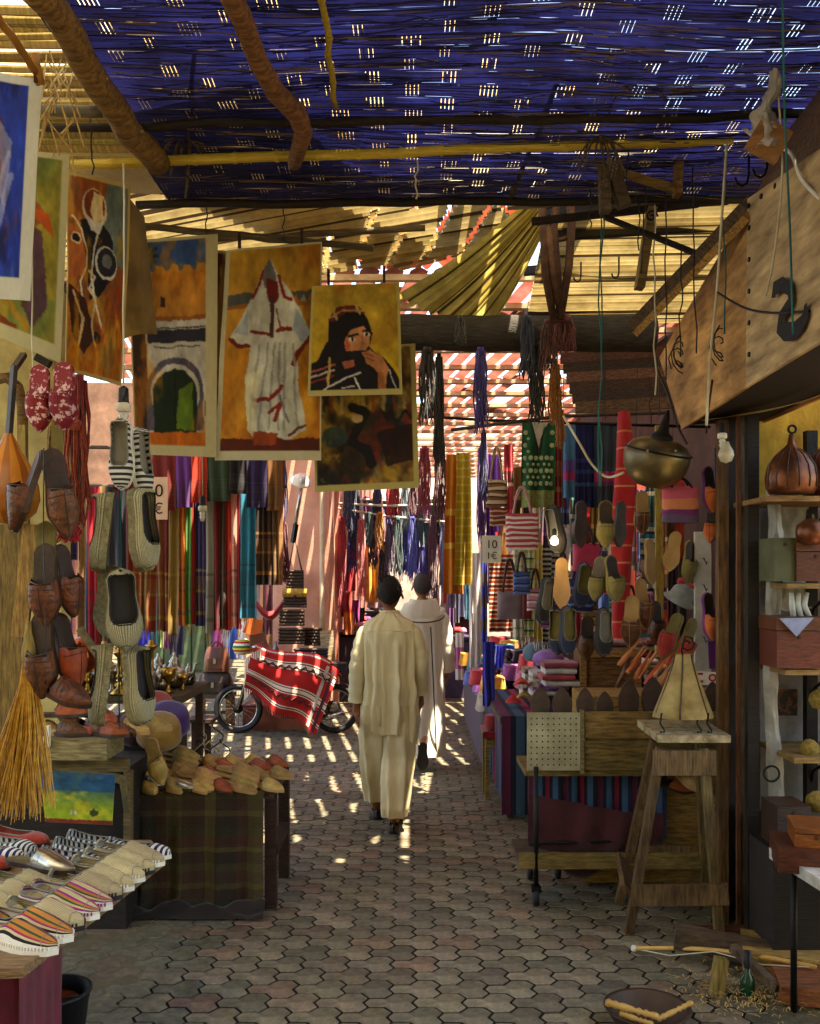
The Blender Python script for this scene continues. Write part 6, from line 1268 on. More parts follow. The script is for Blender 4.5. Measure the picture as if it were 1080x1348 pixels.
# stacks of folded cloth
def fold_stack(x0, x1, ytop, ybot, D, cols, lb, dep=.3):
    n = max(3, int((ybot - ytop) / 7)); h_ = (ybot - ytop) / F * D / n; a = P((x0 + x1) / 2, ybot, D)
    for i in range(n):
        w_ = (x1 - x0) / F * D * R.uniform(.88, 1.02); c = cols[i % len(cols)]; zz = a.z + h_ * i; ox = R.uniform(-.02, .02); mb = MB()
        mb.grid(lambda u, v: (a.x + ox + w_ * (v - .5), D + dep * (.5 - .5 * math.cos(PI * min(1, u * 1.25))) * 1 if u > .5 else D + dep * (.5 - .5 * math.cos(PI * u * 1.0)), zz + h_ * (.5 + .47 * math.sin(2 * PI * u)) + .004 * nz(v * 6, i)), 14, 10)
        mb2 = MB()
        mb2.grid(lambda u, v: (a.x + ox + w_ * (v - .5) + .006 * nz(u * 3, v * 4, i), D + dep / 2 + dep / 2 * math.copysign(abs(math.cos(2 * PI * u)) ** .35, math.cos(2 * PI * u)), zz + h_ / 2 + h_ * .47 * math.copysign(abs(math.sin(2 * PI * u)) ** .6, math.sin(2 * PI * u)) + .006 * nz(v * 5, i * 3)), 20, 10, closeu=True)
        mb2.grid(lambda u, v: (a.x + ox - w_ / 2, D + dep * (.05 + .9 * u), zz + h_ * (.1 + .8 * v)), 1, 1); mb2.grid(lambda u, v: (a.x + ox + w_ / 2, D + dep * (.05 + .9 * u), zz + h_ * (.1 + .8 * v)), 1, 1)
        single('folded_textile', mb2, fab('fold_%d_%d_%d' % c, *c), '%s, layer %s' % (lb, ['one', 'two', 'three', 'four', 'five', 'six', 'seven', 'eight'][min(7, i)]), 'textile', smooth=True)
fold_stack(716, 762, 872, 905, 7.0, [(214, 200, 190), (190, 70, 80), (226, 220, 214), (150, 60, 70)], 'white and red folded cloth stacked behind the paddles')
fold_stack(700, 735, 885, 918, 7.5, [(230, 224, 214), (170, 110, 190), (214, 206, 190)], 'cream and lilac folded cloth left of the red stack')
fold_stack(770, 850, 845, 866, 7.2, [(170, 60, 60), (190, 170, 140), (120, 70, 60), (206, 186, 160)], 'rug folded on top of the wooden display box')
fold_stack(850, 880, 842, 868, 7.2, [(150, 70, 50), (176, 150, 110)], 'dark rug folded beside the wooden display box')
t = thing('display_box', 'plain wooden display box on the stall table', 'box', (XW(803, 6.9), 6.95, .75))
mb = MB(); mb.box((XW(803, 6.95), 7.1, .99), (.42, .34, .46)); part('carcass', mb, wood('ochre_box', 150, 110, 60), t)
for (cx_, cz, wx, wz) in ((803, 1.195, .44, .045), (803, .785, .44, .045)):
    mb = MB(); mb.box((XW(cx_, 6.92), 6.915, cz), (wx, .03, wz)); part('frame_rail', mb, wood('ochre_rail', 176, 130, 70), t)
for cx_ in (768, 840):
    mb = MB(); mb.box((XW(cx_, 6.92), 6.918, .99), (.045, .03, .36)); part('frame_stile', mb, MATS['ochre_rail'], t)
# lilac hats, baskets, small bright things on the table
def blob(x, y_, D, rx_, rz_, c, nm, lb, cat, name, prof=None):
    mb = MB(); prof = prof or [(.0, -1), (.7, -.85), (1, -.2), (.9, .4), (.5, .85), (0, 1)]
    mb.lathe([(r_ * rx_, z * rz_) for r_, z in prof], P(x, y_, D), 16); return single(name, mb, fab(nm, *c) if not isinstance(c, bpy.types.Material) else c, lb, cat, smooth=True)
blob(722, 866, 7.6, .13, .07, (170, 120, 200), 'lilac_wool', 'lilac knitted hat on the stall table', 'hat', 'knitted_hat'); blob(706, 858, 8.2, .12, .09, (100, 130, 150), 'grey_blue_wool', 'grey blue knitted hat behind the lilac one', 'hat', 'knitted_hat')
blob(737, 850, 8.0, .14, .05, (60, 40, 40), 'dark_wool', 'dark hat at the back of the stall table', 'hat', 'knitted_hat')
for i, (x, y_, c, nm) in enumerate([(686, 905, (200, 60, 60), 'red'), (700, 908, (226, 214, 200), 'ivory'), (714, 912, (150, 90, 170), 'violet'), (690, 922, (210, 180, 90), 'straw'), (706, 925, (220, 120, 60), 'orange'), (676, 928, (190, 40, 50), 'crimson')]):
    mb = MB(); c0 = P(x, y_, 7.3); mb.grid(lambda u, v: c0 + Vector((.11 * (u - .5) + .02 * nz(v * 4, i), .12 * (v - .5), .05 * math.sin(PI * u) * (.6 + .5 * math.sin(v * 9 + i)) + .02)), 12, 12)
    single('folded_scarf', mb, fab('sc_' + nm, *c), '%s crumpled scarf at the left end of the stall table' % nm, 'scarf', smooth=True)
# small red table in front
t = thing('side_table', 'small side table with red cloth beside the cart', 'table', (XW(668, 7.6), 7.6, 0)); sx = XW(668, 7.6)
mb = MB(); mb.box((sx, 7.6, .52), (.4, .34, .03)); part('top', mb, wood('yellow_pine', 176, 150, 80), t)
mb = MB(); mb.box((sx, 7.45, .46), (.36, .03, .08)); part('apron', mb, MATS['yellow_pine'], t)
for dx in (-.17, .17):
    for dy in (-.13, .13):
        mb = MB(); mb.box((sx + dx, 7.6 + dy, .25), (.035, .035, .5)); part('leg', mb, MATS['yellow_pine'], t)
mb = MB(); mb.grid(lambda u, v: (sx - .21 + .43 * u, 7.42 + .36 * v, .542 + .012 * nz(u * 7, v * 7)), 12, 10); mb.grid(lambda u, v: (sx - .21 + .43 * u, 7.42 - .006, .542 - .05 * v), 12, 2); single('red_cover', mb, fab('red_cover', 170, 30, 36), 'red cloth cover on the small side table', 'cloth', smooth=True)
mb = MB(); mb.lathe([(.085, 0), (.09, .05), (.085, .105), (.08, .11), (0, .112)], (sx - .1, 7.52, .55), 20); single('fez', mb, fab('fez_red', 160, 26, 34), 'red flat topped fez on the side table', 'fez', smooth=True)
for i, (dx, c, nm) in enumerate(((.04, (190, 60, 70), 'rose'), (.12, (120, 30, 40), 'oxblood'), (.16, (210, 196, 190), 'white patterned'))):
    mb = MB(); mb.grid(lambda u, v: (sx + dx + .07 * math.cos(2 * PI * u), 7.55 + .06 * math.sin(2 * PI * u) + .05 * i, .555 + .1 * v + .01 * nz(u * 5, v * 5, i)), 14, 5, closeu=True); mb.grid(lambda u, v: (sx + dx + .05 * (2 * u - 1), 7.55 + .05 * i + .045 * (2 * v - 1), .65), 3, 3)
    single('rolled_scarf', mb, fab('roll_' + nm.replace(' ', '_'), *c), '%s rolled scarf beside the red fez' % nm, 'scarf', smooth=True)
# green box with dark figurines, cat statue, further back
mb = MB(); mb.box((XW(668, 9.4), 9.4, .28), (.3, .3, .56)); gb = single('green_box', mb, M('dark_green_wood', C(74, 84, 62), C(50, 58, 42), rough=.7, jitter=0), 'dark green box carrying carved figurines', 'box')
mb = MB(); mb.box((XW(668, 9.4), 9.4, .572), (.34, .34, .02)); ob('lid', mb.mesh('lid', MATS['dark_green_wood'], False, gb.location), gb)
def figurine(x, y_, D, s_, mat, lb):
    t = thing('figurine', lb, 'figurine', P(x, y_, D)); b_ = t.location
    mb = MB(); mb.lathe([(.05 * s_, 0), (.045 * s_, .03 * s_), (.03 * s_, .08 * s_), (.04 * s_, .14 * s_), (.03 * s_, .19 * s_), (.012 * s_, .21 * s_)], b_, 10); part('body', mb, mat, t, True)
    mb = MB(); mb.lathe([(0, .2 * s_), (.022 * s_, .215 * s_), (.026 * s_, .24 * s_), (.012 * s_, .265 * s_), (0, .27 * s_)], b_, 10); part('head', mb, mat, t, True)
m_eb = M('ebony', C(44, 38, 38), C(26, 22, 22), rough=.35, jitter=.05)
zb = ZW(913, 9.4)
for i, (x, dz, lb) in enumerate(((656, 0, 'left'), (664, .0, 'second'), (672, 0, 'third'), (681, 0, 'right'), (670, .16, 'tallest, behind'))):
    f_y = HY + (H - .585) / (9.3 + (.12 if dz else 0)) * F; figurine(x, f_y, 9.3 + (.12 if dz else 0), 1 + dz * 4, m_eb, 'black carved figurine on the green box, %s' % lb)
ct = thing('cat_statue', 'slim grey green cat statue standing beside the green box', 'statue', (XW(640, 10.0), 10, 0)); cb = ct.location; m_cat = M('verdigris', C(86, 110, 96), C(60, 80, 70), rough=.6, jitter=0)
vs, fs = skinmesh([[((0, 0, .24), .05, .06), ((0, -.01, .34), .04, .05), ((0, -.01, .40), .026, .03), ((0, -.03, .45), .036, .038), ((0, -.06, .445), .02, .02)], [((0, 0, .24), .05, .06), ((0, .06, .22), .045, .05), ((0.03, .08, .12), .024, .026), ((.03, .07, .0), .016, .02)], [((0, .06, .22), .045, .05), ((-.03, .08, .12), .024, .026), ((-.03, .07, 0), .016, .02)],
    [((0, 0, .24), .05, .06), ((.03, -.02, .12), .02, .02), ((.03, -.03, 0), .014, .018)], [((0, 0, .24), .05, .06), ((-.03, -.02, .12), .02, .02), ((-.03, -.03, 0), .014, .018)], [((0, -.03, .45), .036, .038), ((.026, -.02, .495), .01, .008)], [((0, -.03, .45), .036, .038), ((-.026, -.02, .495), .01, .008)]], 1)
mb = MB(); mb.add(vs, fs); part('body', mb, m_cat, ct, True, False)
# ------------------------------------------------------------------ hanging textiles right
t = thing('textile_rail', 'thin metal rail carrying the green tunic and blue scarves', 'rail', P(765, 556, 6.6))
mb = MB(); mb.tube([P(556, 548, 6.6), P(640, 553, 6.6), P(752, 557, 6.6), P(935, 562, 6.6)], .011, 7); part('bar', mb, m_iron, t, True)
mb = MB(); mb.tube([P(594, 566, 6.3), P(735, 548, 6.3), P(880, 543, 6.2)], .012, 7); single('crossing_pole', mb, m_log2, 'thin brown pole crossing in front of the textile rail', 'pole', smooth=True)
# green tunic
m_grn = M('green_brocade', C(30, 90, 54), C(22, 70, 42), rough=.8, jitter=0, scale=12, bump=.3, bscale=200)
gt = thing('green_tunic', 'green patterned tunic with a white V neck', 'tunic', P(708, 672, 6.5))
def gtf(u, v): return P(688 + 44 * u - 2 * v, 556 + 112 * v, 6.5) + Vector((0, .02 * math.sin(u * 15 + 1) * (.3 + v), 0))
mb = MB(); mb.grid(gtf, 24, 20); mb.grid(lambda u, v: gtf(1 - u, v) + Vector((0, .012, 0)), 24, 20); part('body', mb, m_grn, gt, True)
mb = MB(); mb.grid(lambda u, v: gtf(.02 + .96 * u, .80 + .2 * v) + Vector((0, -.008, 0)), 20, 4); part('hem_band', mb, fab('green_hem', 140, 150, 90, scale=50), gt, True)
mb = MB(); a, b_, c_ = gtf(.28, .0), gtf(.5, .3), gtf(.78, .0); mb.add([a + Vector((0, -.008, 0)), b_ + Vector((0, -.01, 0)), c_ + Vector((0, -.008, 0))], [(0, 1, 2)]); part('neck_insert', mb, fab('cream_lining', 214, 206, 180), gt)
mb = MB(); mb.tube([a, gtf(.42, .2), gtf(.46, .38), gtf(.54, .38), gtf(.58, .2), c_], .009, 5); part('neck_trim', mb, m_blf, gt)
mb = MB()
for j in range(9):
    for i in range(6):
        p_ = gtf(.1 + .16 * i + (.08 if j % 2 else 0), .12 + .075 * j) if .1 + .16 * i + (.08 if j % 2 else 0) < .97 else None
        if p_ is not None and not (j < 4 and 1 <= i <= 4): mb.lathe([(0, -.002), (.011 if j % 2 else .017, -.001), (0, .003)], p_ + Vector((0, -.008, 0)), 8, m=Matrix.Rotation(PI / 2, 3, 'X'))
o = part('motifs', mb, fab('motif_sage', 190, 206, 160), gt); o['kind'] = 'stuff'
mb = MB(); mb.tube([P(686, 556, 6.5), P(710, 549, 6.5), P(734, 556, 6.5)], .008, 6); part('hanger', mb, m_tin, gt, True)
def tbands(nm, bands, rep=1, axis='v', **kw): return M(nm, (1, 1, 1, 1), kind='bands', bands=bands, rep=rep, axis=axis, jitter=0, rough=.88, sheen=.2, scale=40, bump=.25, bscale=180, trans=.12, **kw)
lb_, pk_, nv_ = C(80, 140, 190), C(206, 60, 130), C(36, 44, 104)
cloth(730, 744, 545, 668, 6.75, tbands('orange_red_scarf', [(3, C(220, 110, 40)), (2, C(196, 50, 40)), (1, C(226, 140, 50)), (3, C(190, 40, 40))], 2), 'orange and red scarf beside the green tunic', 2, .02)
cloth(742, 758, 560, 655, 6.6, tbands('light_blue_scarf', [(6, lb_), (2, C(120, 90, 180)), (1.4, pk_), (3, lb_)]), 'light blue scarf with a pink band', 2, .025); cloth(757, 784, 556, 668, 6.65, tbands('navy_scarf', [(5, nv_), (.6, C(60, 70, 150)), (1, nv_), (.6, C(50, 90, 160)), (1.2, nv_), (.5, C(60, 110, 180)), (3, nv_)]), 'wide navy scarf with fine blue bands', 3, .022)
cloth(783, 813, 556, 668, 6.6, tbands('slate_scarf', [(6, C(60, 70, 84)), (.8, C(70, 80, 100)), (1.4, pk_), (.6, C(130, 70, 120)), (3, C(56, 66, 84))]), 'slate blue scarf with a magenta band', 3, .022)
mb = MB(); tw = [P(822, 540, 6.1), P(824, 620, 6.1), P(824, 720, 6.1), P(816, 838, 6.1)]
mb.grid(lambda u, v: Vector(P(822 - 4 * v + 2 * math.sin(v * 5), 542 + 300 * v, 6.1)) + Vector((math.cos(2 * PI * u), math.sin(2 * PI * u), 0)) * ((.035 + .045 * math.sin(PI * min(1, v * 1.3)) * .6 + .025 * v) * (1 + .12 * math.sin(6 * PI * u + v * 9))), 30, 40, closeu=True)
single('rolled_cloth', mb, tbands('red_orange_roll', [(5, C(196, 40, 46)), (.5, C(226, 130, 90)), (4, C(206, 50, 50)), (.5, C(230, 150, 110))], 6), 'long red cloth twisted into a hanging roll', 'cloth', smooth=True)
for i, (x0, x1, y0, y1, D, bands, rep, nm) in enumerate([
    (676, 690, 720, 842, 8.2, [(1, C(226, 220, 200)), (.3, C(170, 190, 150))], 9, 'ivory scarf with faint green lines'), (690, 704, 716, 838, 7.9, [(1, C(220, 226, 206)), (.5, C(70, 110, 90)), (1, C(190, 206, 120)), (.4, C(226, 220, 206))], 9, 'green and white striped scarf'), (703, 714, 716, 846, 7.85, [(2, C(226, 206, 110)), (.4, C(226, 220, 206))], 5, 'pale yellow scarf among the striped ones'),
    (713, 726, 718, 848, 7.9, [(1, C(40, 46, 60)), (1, C(230, 226, 216))], 20, 'black and white finely striped scarf'), (725, 738, 718, 842, 7.95, [(1, C(60, 66, 84)), (1.2, C(226, 222, 214))], 17, 'grey and white striped scarf'), (618, 634, 728, 878, 10.5, [(1, C(236, 232, 224))], 1, 'long white scarf hanging by the alley'), (604, 613, 735, 812, 11.0, [(1, C(190, 190, 220))], 1, 'pale lavender scarf by the alley'),
    (612, 620, 735, 815, 10.9, [(1, C(70, 150, 180)), (.4, C(120, 190, 210))], 2, 'turquoise scarf beside the long white one'), (600, 611, 833, 895, 12.0, [(4, C(236, 230, 226)), (6, C(206, 110, 170)), (3, C(236, 230, 226))], 1, 'pink and white scarf hanging low beside the alley'), (585, 596, 835, 872, 12.5, [(1, C(226, 236, 240)), (2, C(70, 150, 180))], 1, 'white and teal cloth low beside the alley'),
    (843, 863, 688, 778, 6.5, [(1, C(60, 130, 160)), (1, C(226, 230, 226)), (.6, C(40, 50, 80))], 6, 'teal and white striped scarf right of the red roll'), (634, 642, 740, 860, 10.4, [(2, C(60, 70, 180)), (2, C(90, 80, 76))], 4, 'blue and grey banded scarf beside the white one')]):
    cloth(x0, x1, y0, y1, D, tbands('rs_%d' % i, bands, rep), nm, 2, .03, fringe=M('white_fringe', C(226, 220, 206), jitter=0, bump=0) if i < 6 else None)
m_patch2 = M('orange_patchwork', (1, 1, 1, 1), kind='bands', bands=[(1, C(190, 80, 40)), (.6, C(230, 220, 200)), (1, C(110, 40, 40)), (.4, C(226, 200, 170))], rep=9, axis='v', jitter=0, rough=.9)
cloth(644, 676, 730, 832, 9.0, m_patch2, 'rust and white lattice patterned cloth', 3, .03)
for i, (x0, x1, y0, y1, c, nm) in enumerate([(880, 892, 735, 855, (56, 40, 50), 'dark plum'), (892, 906, 735, 850, (74, 60, 66), 'grey brown'), (868, 880, 850, 866, (140, 40, 40), 'brick red'), (756, 770, 800, 850, (190, 60, 90), 'rose'), (806, 820, 790, 846, (196, 40, 90), 'magenta'), (744, 756, 815, 850, (226, 220, 226), 'white'), (836, 846, 740, 800, (190, 190, 214), 'pale lilac'), (636, 652, 845, 930, (40, 50, 180), 'royal blue')]):
    cloth(x0, x1, y0, y1, 7.6 + .1 * (i % 3), fab('rc_%d' % i, *c), '%s cloth hanging in the right hand stall' % nm, 2, .03, name='hanging_cloth', cat='cloth')
# robes on low rack by the alley
for i, (x0, x1, y0, y1, c, nm) in enumerate([(619, 629, 876, 944, (40, 40, 200), 'cobalt blue'), (628, 634, 878, 925, (110, 160, 200), 'sky blue'), (633, 646, 872, 918, (240, 120, 40), 'bright orange'), (645, 653, 874, 915, (230, 90, 150), 'hot pink'), (625, 634, 920, 946, (36, 40, 60), 'ink blue')]):
    cloth(x0, x1, y0, y1, 11.6 - .1 * i, fab('rob_%d' % i, *c), '%s garment on the low rack at the alley edge' % nm, 2, .05, name='hanging_garment', cat='garment')
for i in range(6):
    cloth(636 + i * 7, 643 + i * 7, 850, 880, 10.0, fab('cob_%d' % (i % 2), *((40, 60, 200), (50, 70, 220))[i % 2]), 'cobalt blue tassel in the row above the green box, %s from left' % ['first', 'second', 'third', 'fourth', 'fifth', 'sixth'][i], 1, .04, name='tassel_cloth', cat='cloth')
# towels
cloth(588, 606, 598, 782, 7.6, tbands('orange_towel', [(6, C(216, 130, 40)), (.7, C(236, 190, 90)), (3, C(206, 110, 30)), (.7, C(236, 190, 90)), (5, C(216, 130, 44))]), 'orange striped towel hanging by the alley', 2, .04, 'towel', 'towel', taper=1.5); cloth(601, 619, 596, 770, 7.5, tbands('yellow_towel', [(1, C(214, 180, 50)), (.25, C(230, 206, 120))], 16), 'yellow checked towel beside the orange one', 2, .04, 'towel', 'towel', taper=1.35)
cloth(640, 652, 598, 720, 8.3, fab('purple_drape', 110, 40, 160), 'purple drape behind the price card', 2, .03, name='drape'); cloth(652, 660, 598, 700, 8.4, fab('violet_drape', 160, 90, 200), 'violet drape beside the purple one', 1, .03, name='drape')
sign(635, 705, 660, 741, 6.9, '10', '1€', 'white price card reading 10 and 1€ by the totes')
# bags
def tote(x0, y0, x1, y1, D, mat, lb, ytop=None, flare=1.0, strapm=None):
    a, b_ = P(x0, y0, D), P(x1, y1, D); t = thing('tote_bag', lb, 'bag', ((a.x + b_.x) / 2, D, b_.z)); w_, h_ = b_.x - a.x, a.z - b_.z; cx_ = (a.x + b_.x) / 2
    mb = MB(); dp = w_ * .16
    mb.grid(lambda u, v: Vector((cx_ + w_ / 2 * math.copysign(abs(math.cos(2 * PI * u)) ** .5, math.cos(2 * PI * u)) * (1 + (flare - 1) * (1 - v)), D + dp * math.copysign(abs(math.sin(2 * PI * u)) ** .8, math.sin(2 * PI * u)) * (.25 + math.sin(PI * min(1, v * .62 + .2))), a.z - h_ * v + .01 * nz(u * 8, v * 4, x0))), 36, 14, closeu=True)
    mb.grid(lambda u, v: (cx_ + w_ * .42 * (2 * u - 1), D + dp * .4 * (2 * v - 1), b_.z + .004), 2, 2); part('body', mb, mat, t, True)
    if ytop:
        zt = ZW(ytop, D)
        for dy in (-.015, .015):
            mb = MB(); mb.tube(bez((cx_ - w_ * .28, D + dy * 1.5, a.z - .01), (cx_ + dy, D + dy, zt * 2 - a.z), (cx_ + w_ * .28, D + dy * 1.5, a.z - .01), 10), .008, 5); part('handle', mb, strapm or mat, t, True)
    return t
rw = tbands('red_white_tote', [(1, C(190, 70, 90)), (.8, C(236, 226, 220))], 7); tote(666, 676, 709, 724, 6.3, rw, 'red and white striped tote bag', 640)
tote(640, 632, 668, 668, 7.2, tbands('raffia_bands', [(1, C(226, 206, 170)), (.5, C(80, 50, 40)), (.8, C(150, 90, 60))], 4), 'striped raffia basket bag high by the price card', 588); tote(645, 668, 668, 692, 7.3, tbands('raffia_red', [(1, C(150, 70, 60)), (.5, C(226, 200, 170))], 4), 'rust striped raffia bag under the basket bag')
tote(655, 778, 688, 815, 7.3, fab('mauve_grey_leather', 140, 120, 130, rough=.5), 'mauve grey leather shoulder bag', 735, strapm=m_dkl); tote(754, 716, 790, 752, 5.8, M('pink_leather', C(186, 50, 90), C(150, 36, 70), rough=.4, jitter=0), 'raspberry pink leather handbag', 690, strapm=m_dkl)
tote(748, 762, 782, 806, 5.9, tbands('navy_bag', [(2, C(36, 44, 90)), (.6, C(90, 120, 170)), (1.2, C(30, 34, 70)), (.4, C(120, 130, 150))], 2), 'navy bag with pale blue bands under the pink handbag'); tote(688, 782, 700, 815, 7.2, M('oxblood_bag', C(110, 34, 34), jitter=0, rough=.5), 'oxblood bag seen edge on beside the mauve one')
tote(872, 640, 920, 688, 4.95, tbands('pink_orange_purse', [(2, C(206, 90, 110)), (1.6, C(216, 130, 90)), (.8, C(120, 50, 110)), (1.2, C(100, 80, 110))]), 'pink, orange and purple banded purse under the brass lamp', 628, strapm=m_iron)
# ------------------------------------------------------------------ hanging slippers at right
D5 = 5.2; UPSOLE = rotm((0, 0, 1), (0, 1, 0))
for k, x, y_, dd, ro, lb, sc_ in [
    ('black', 735, 697, 0, rotm((.15, 0, -1), (-.8, -.6, 0)), 'black felt slipper hanging by the lit bulb', 1.0), ('olive', 797, 690, 0, TOECAM, 'olive suede slipper hanging toe down above the pink handbag', 1.0), ('sandal', 740, 768, 0, SOLECAM, 'tan slipper sole hanging between the navy slippers and the bulb', 1.0),
    ('olive', 788, 762, .05, rotm((-.15, 0, -1), (-.5, -1, 0)), 'olive slipper, left of the low hanging pair', .95), ('olive', 806, 762, 0, rotm((.15, 0, -1), (.5, -1, 0)), 'olive slipper, right of the low hanging pair', .95), ('felt', 736, 830, .06, rotm((0, 0, -1), (-.7, -1, 0)), 'navy felt slipper, left of a hanging pair', 1.0), ('felt', 746, 830, 0, rotm((0, 0, -1), (.35, -1, 0)), 'navy felt slipper facing out, right of a hanging pair', 1.0),
    ('black', 793, 832, 0, rotm((0, 0, -1), (.3, -1, 0)), 'black slipper hanging above the wooden display box', 1.0), ('sandal', 832, 818, 0, rotm((-.05, 0, -1), (-.4, -1, 0)), 'brown strapped sandal hanging beside the red roll', 1.05), ('sandal', 845, 795, .05, rotm((.1, 0, -1), (.5, -1, 0)), 'brown sandal behind its twin beside the red roll', 1.0), ('sandal', 886, 726, 0, rotm((-.2, 0, -1), (.2, 1, 0)), 'beige slipper sole slanting under the purse', .85),
    ('sandal', 845, 675, .2, TOECAM, 'dark strapped sandal hanging behind the brass lamp', .9), ('orangef', 932, 645, -.2, rotm((.1, 0, -1), (.6, -1, 0)), 'orange felt slipper high beside the wooden post', .95), ('orangef', 932, 812, -.2, rotm((.1, 0, -1), (.6, -1, 0)), 'orange and purple slipper low beside the wooden post', 1.0), ('orangef', 938, 690, -.1, rotm((-.1, 0, -1), (-.6, -1, 0)), 'orange slipper hanging below the bulb beside the post', .8)]:
    shoe(k, P(x, y_, D5 + dd), ro, lb, sc_)
for i, (k, x, y_, ro, lb) in enumerate([('redfelt', 884, 838, rotm((-.45, -.2, -1), (-.8, -.7, 0)), 'red and green felt slipper leaning on the stall, left of two'), ('redfelt', 902, 845, rotm((-.4, -.2, -1), (.6, -1, 0)), 'red felt slipper leaning on the stall, right of two')]): shoe(k, P(x, y_, 5.3), ro, lb, 1.05)
for i, (x, y_, dd) in enumerate(((735, 665, 0), (797, 660, 0), (740, 735, 0), (797, 735, .02), (741, 800, .03), (793, 800, 0), (837, 765, .02), (886, 700, 0))):
    cord([P(x - 3 + i, 452 + 20 * (i % 3), 5.45), P(x, (452 + y_) / 2, D5 + dd + .1), P(x, y_, D5 + dd)], .002, m_wire, 'thin dark string of the hanging slippers, %s from the left' % ['first', 'second', 'third', 'fourth', 'fifth', 'sixth', 'seventh', 'eighth'][i], 'string', 'string')
# hat with pom poms
t = thing('pompom_hat', 'grey felt hat with two red pom poms', 'hat', P(896, 800, 5.2)); c = P(896, 786, 5.2)
mt_ = Euler((.3, .45, 0)).to_matrix(); mb = MB(); mb.lathe([(.085, -.03), (.09, -.02), (.065, 0), (.06, .04), (.04, .07), (0, .078)], c, 20, m=mt_); part('crown', mb, fab('hat_grey', 130, 136, 134), t, True)
for dx, dz in ((.0, .085), (.05, .055)):
    mb = MB(); mb.lathe([(0, -.024), (.018, -.016), (.024, 0), (.018, .016), (0, .024)], c + Vector((dx, -.01, dz)), 12); part('pompom', mb, fab('pom_red', 200, 40, 44, bump=1), t, True)
# brass lamp
t = thing('brass_lamp', 'big dented brass and steel bowl lamp hanging at the right', 'lamp', P(864, 645, 4.9)); c = P(864, 606, 4.9); mt_ = Euler((.25, .18, 0)).to_matrix()
m_bl = M('dark_brass', C(150, 126, 70), C(96, 94, 90), rough=.42, metal=.85, scale=4, bump=.25, bscale=14, jitter=0, dirt=.4)
mb = MB(); mb.lathe([(.0, -.145), (.07, -.135), (.125, -.10), (.16, -.045), (.172, .015), (.165, .05), (.14, .085), (.10, .105), (.05, .115)], c, 32, m=mt_, sy=.9); part('bowl', mb, m_bl, t, True)
mb = MB(); mb.lathe([(.06, .10), (.055, .13), (.03, .15), (.018, .22), (.008, .26)], c, 16, m=mt_); part('neck', mb, m_iron, t, True)
mb = MB(); mb.tube([c + mt_ @ Vector((.174 * math.cos(a), .157 * math.sin(a), .05)) for a in [2 * PI * i / 36 for i in range(37)]], .004, 5); part('rim_seam', mb, m_iron, t, True)
for dx in (-.08, .06):
    mb = MB(); mb.lathe([(0, -.004), (.008, 0), (0, .006)], c + Vector((dx, -.15, .03)), 8, m=Matrix.Rotation(PI / 2, 3, 'X')); part('rivet', mb, m_tin, t)
cord([P(868, 470, 5.3), P(868, 520, 5.0), P(868, 548, 4.9)], .003, m_wire, 'wire carrying the brass lamp', 'wire', 'wire')
# bulbs
lamp_socket(951, 556, 600, 4.55, .8, 'lamp socket hanging beside the wooden post')
c = P(956, 594, 4.5); mb = MB(); mb.lathe([(.014, .045), (.018, .03), (.034, 0), (.038, -.02), (.026, -.048), (0, -.058)], c, 16); single('glass_bulb', mb, M('frosted_glass', C(196, 186, 156), rough=.15, jitter=0, bump=0), 'large unlit round bulb beside the wooden post', 'bulb', smooth=True)
mb_e = bpy.data.materials.new('lit_filament'); mb_e.use_nodes = True; e_ = mb_e.node_tree.nodes['Principled BSDF']; e_.inputs['Emission Color'].default_value = (1, .8, .45, 1); e_.inputs['Emission Strength'].default_value = 6; e_.inputs['Base Color'].default_value = (1, .9, .7, 1)
t = thing('lit_bulb', 'small lit bulb glowing among the black slippers', 'bulb', P(730, 718, 5.1)); c = P(730, 712, 5.1)
mb = MB(); mb.lathe([(.008, .028), (.012, .02), (.022, 0), (.018, -.016), (0, -.024)], c, 14); part('globe', mb, mb_e, t, True)
mb = MB(); mb.lathe([(.01, .024), (.012, .03), (.012, .06), (.004, .068)], c, 10); part('socket', mb, m_blkr, t, True)
ld = bpy.data.lights.new('bulb_light', 'POINT'); ld.energy = .25; ld.color = (1, .78, .45); ld.shadow_soft_size = .03; lo = bpy.data.objects.new('bulb_light', ld); COL.objects.link(lo); lo.location = c + Vector((0, -.06, -.04))
# battens of the stall
plank(868, 560, 868, 865, 6.3, .05, wood('yellow_batten', 206, 180, 92, st=(14, 14, 2)), 'yellow upright batten in the right hand stall', .04); plank(925, 700, 925, 892, 5.6, .095, M('white_paint_board', C(214, 208, 196), C(180, 172, 156), rough=.7, jitter=0, dirt=.3), 'white painted upright board with hooks', .03); plank(944, 590, 946, 800, 5.4, .03, fab('deep_blue_strip', 40, 60, 110), 'dark blue cloth strip beside the post', .01, 'cloth', 'cloth_strip')
plank(938, 800, 942, 880, 5.5, .07, fab('purple_strip', 110, 30, 120), 'purple cloth strip low beside the post', .01, 'cloth', 'cloth_strip')
for i, y_ in enumerate((735, 770, 802, 838)):
    mb = MB(); c = P(925, y_, 5.57); mb.tube([c, c + Vector((0, -.03, 0)), c + Vector((.004, -.04, -.02)), c + Vector((.012, -.035, -.035)), c + Vector((.02, -.03, -.02))], .003, 5); single('wall_hook', mb, m_iron, 'black hook on the white board, %s from the top' % ['first', 'second', 'third', 'fourth'][i], 'hook', smooth=True)
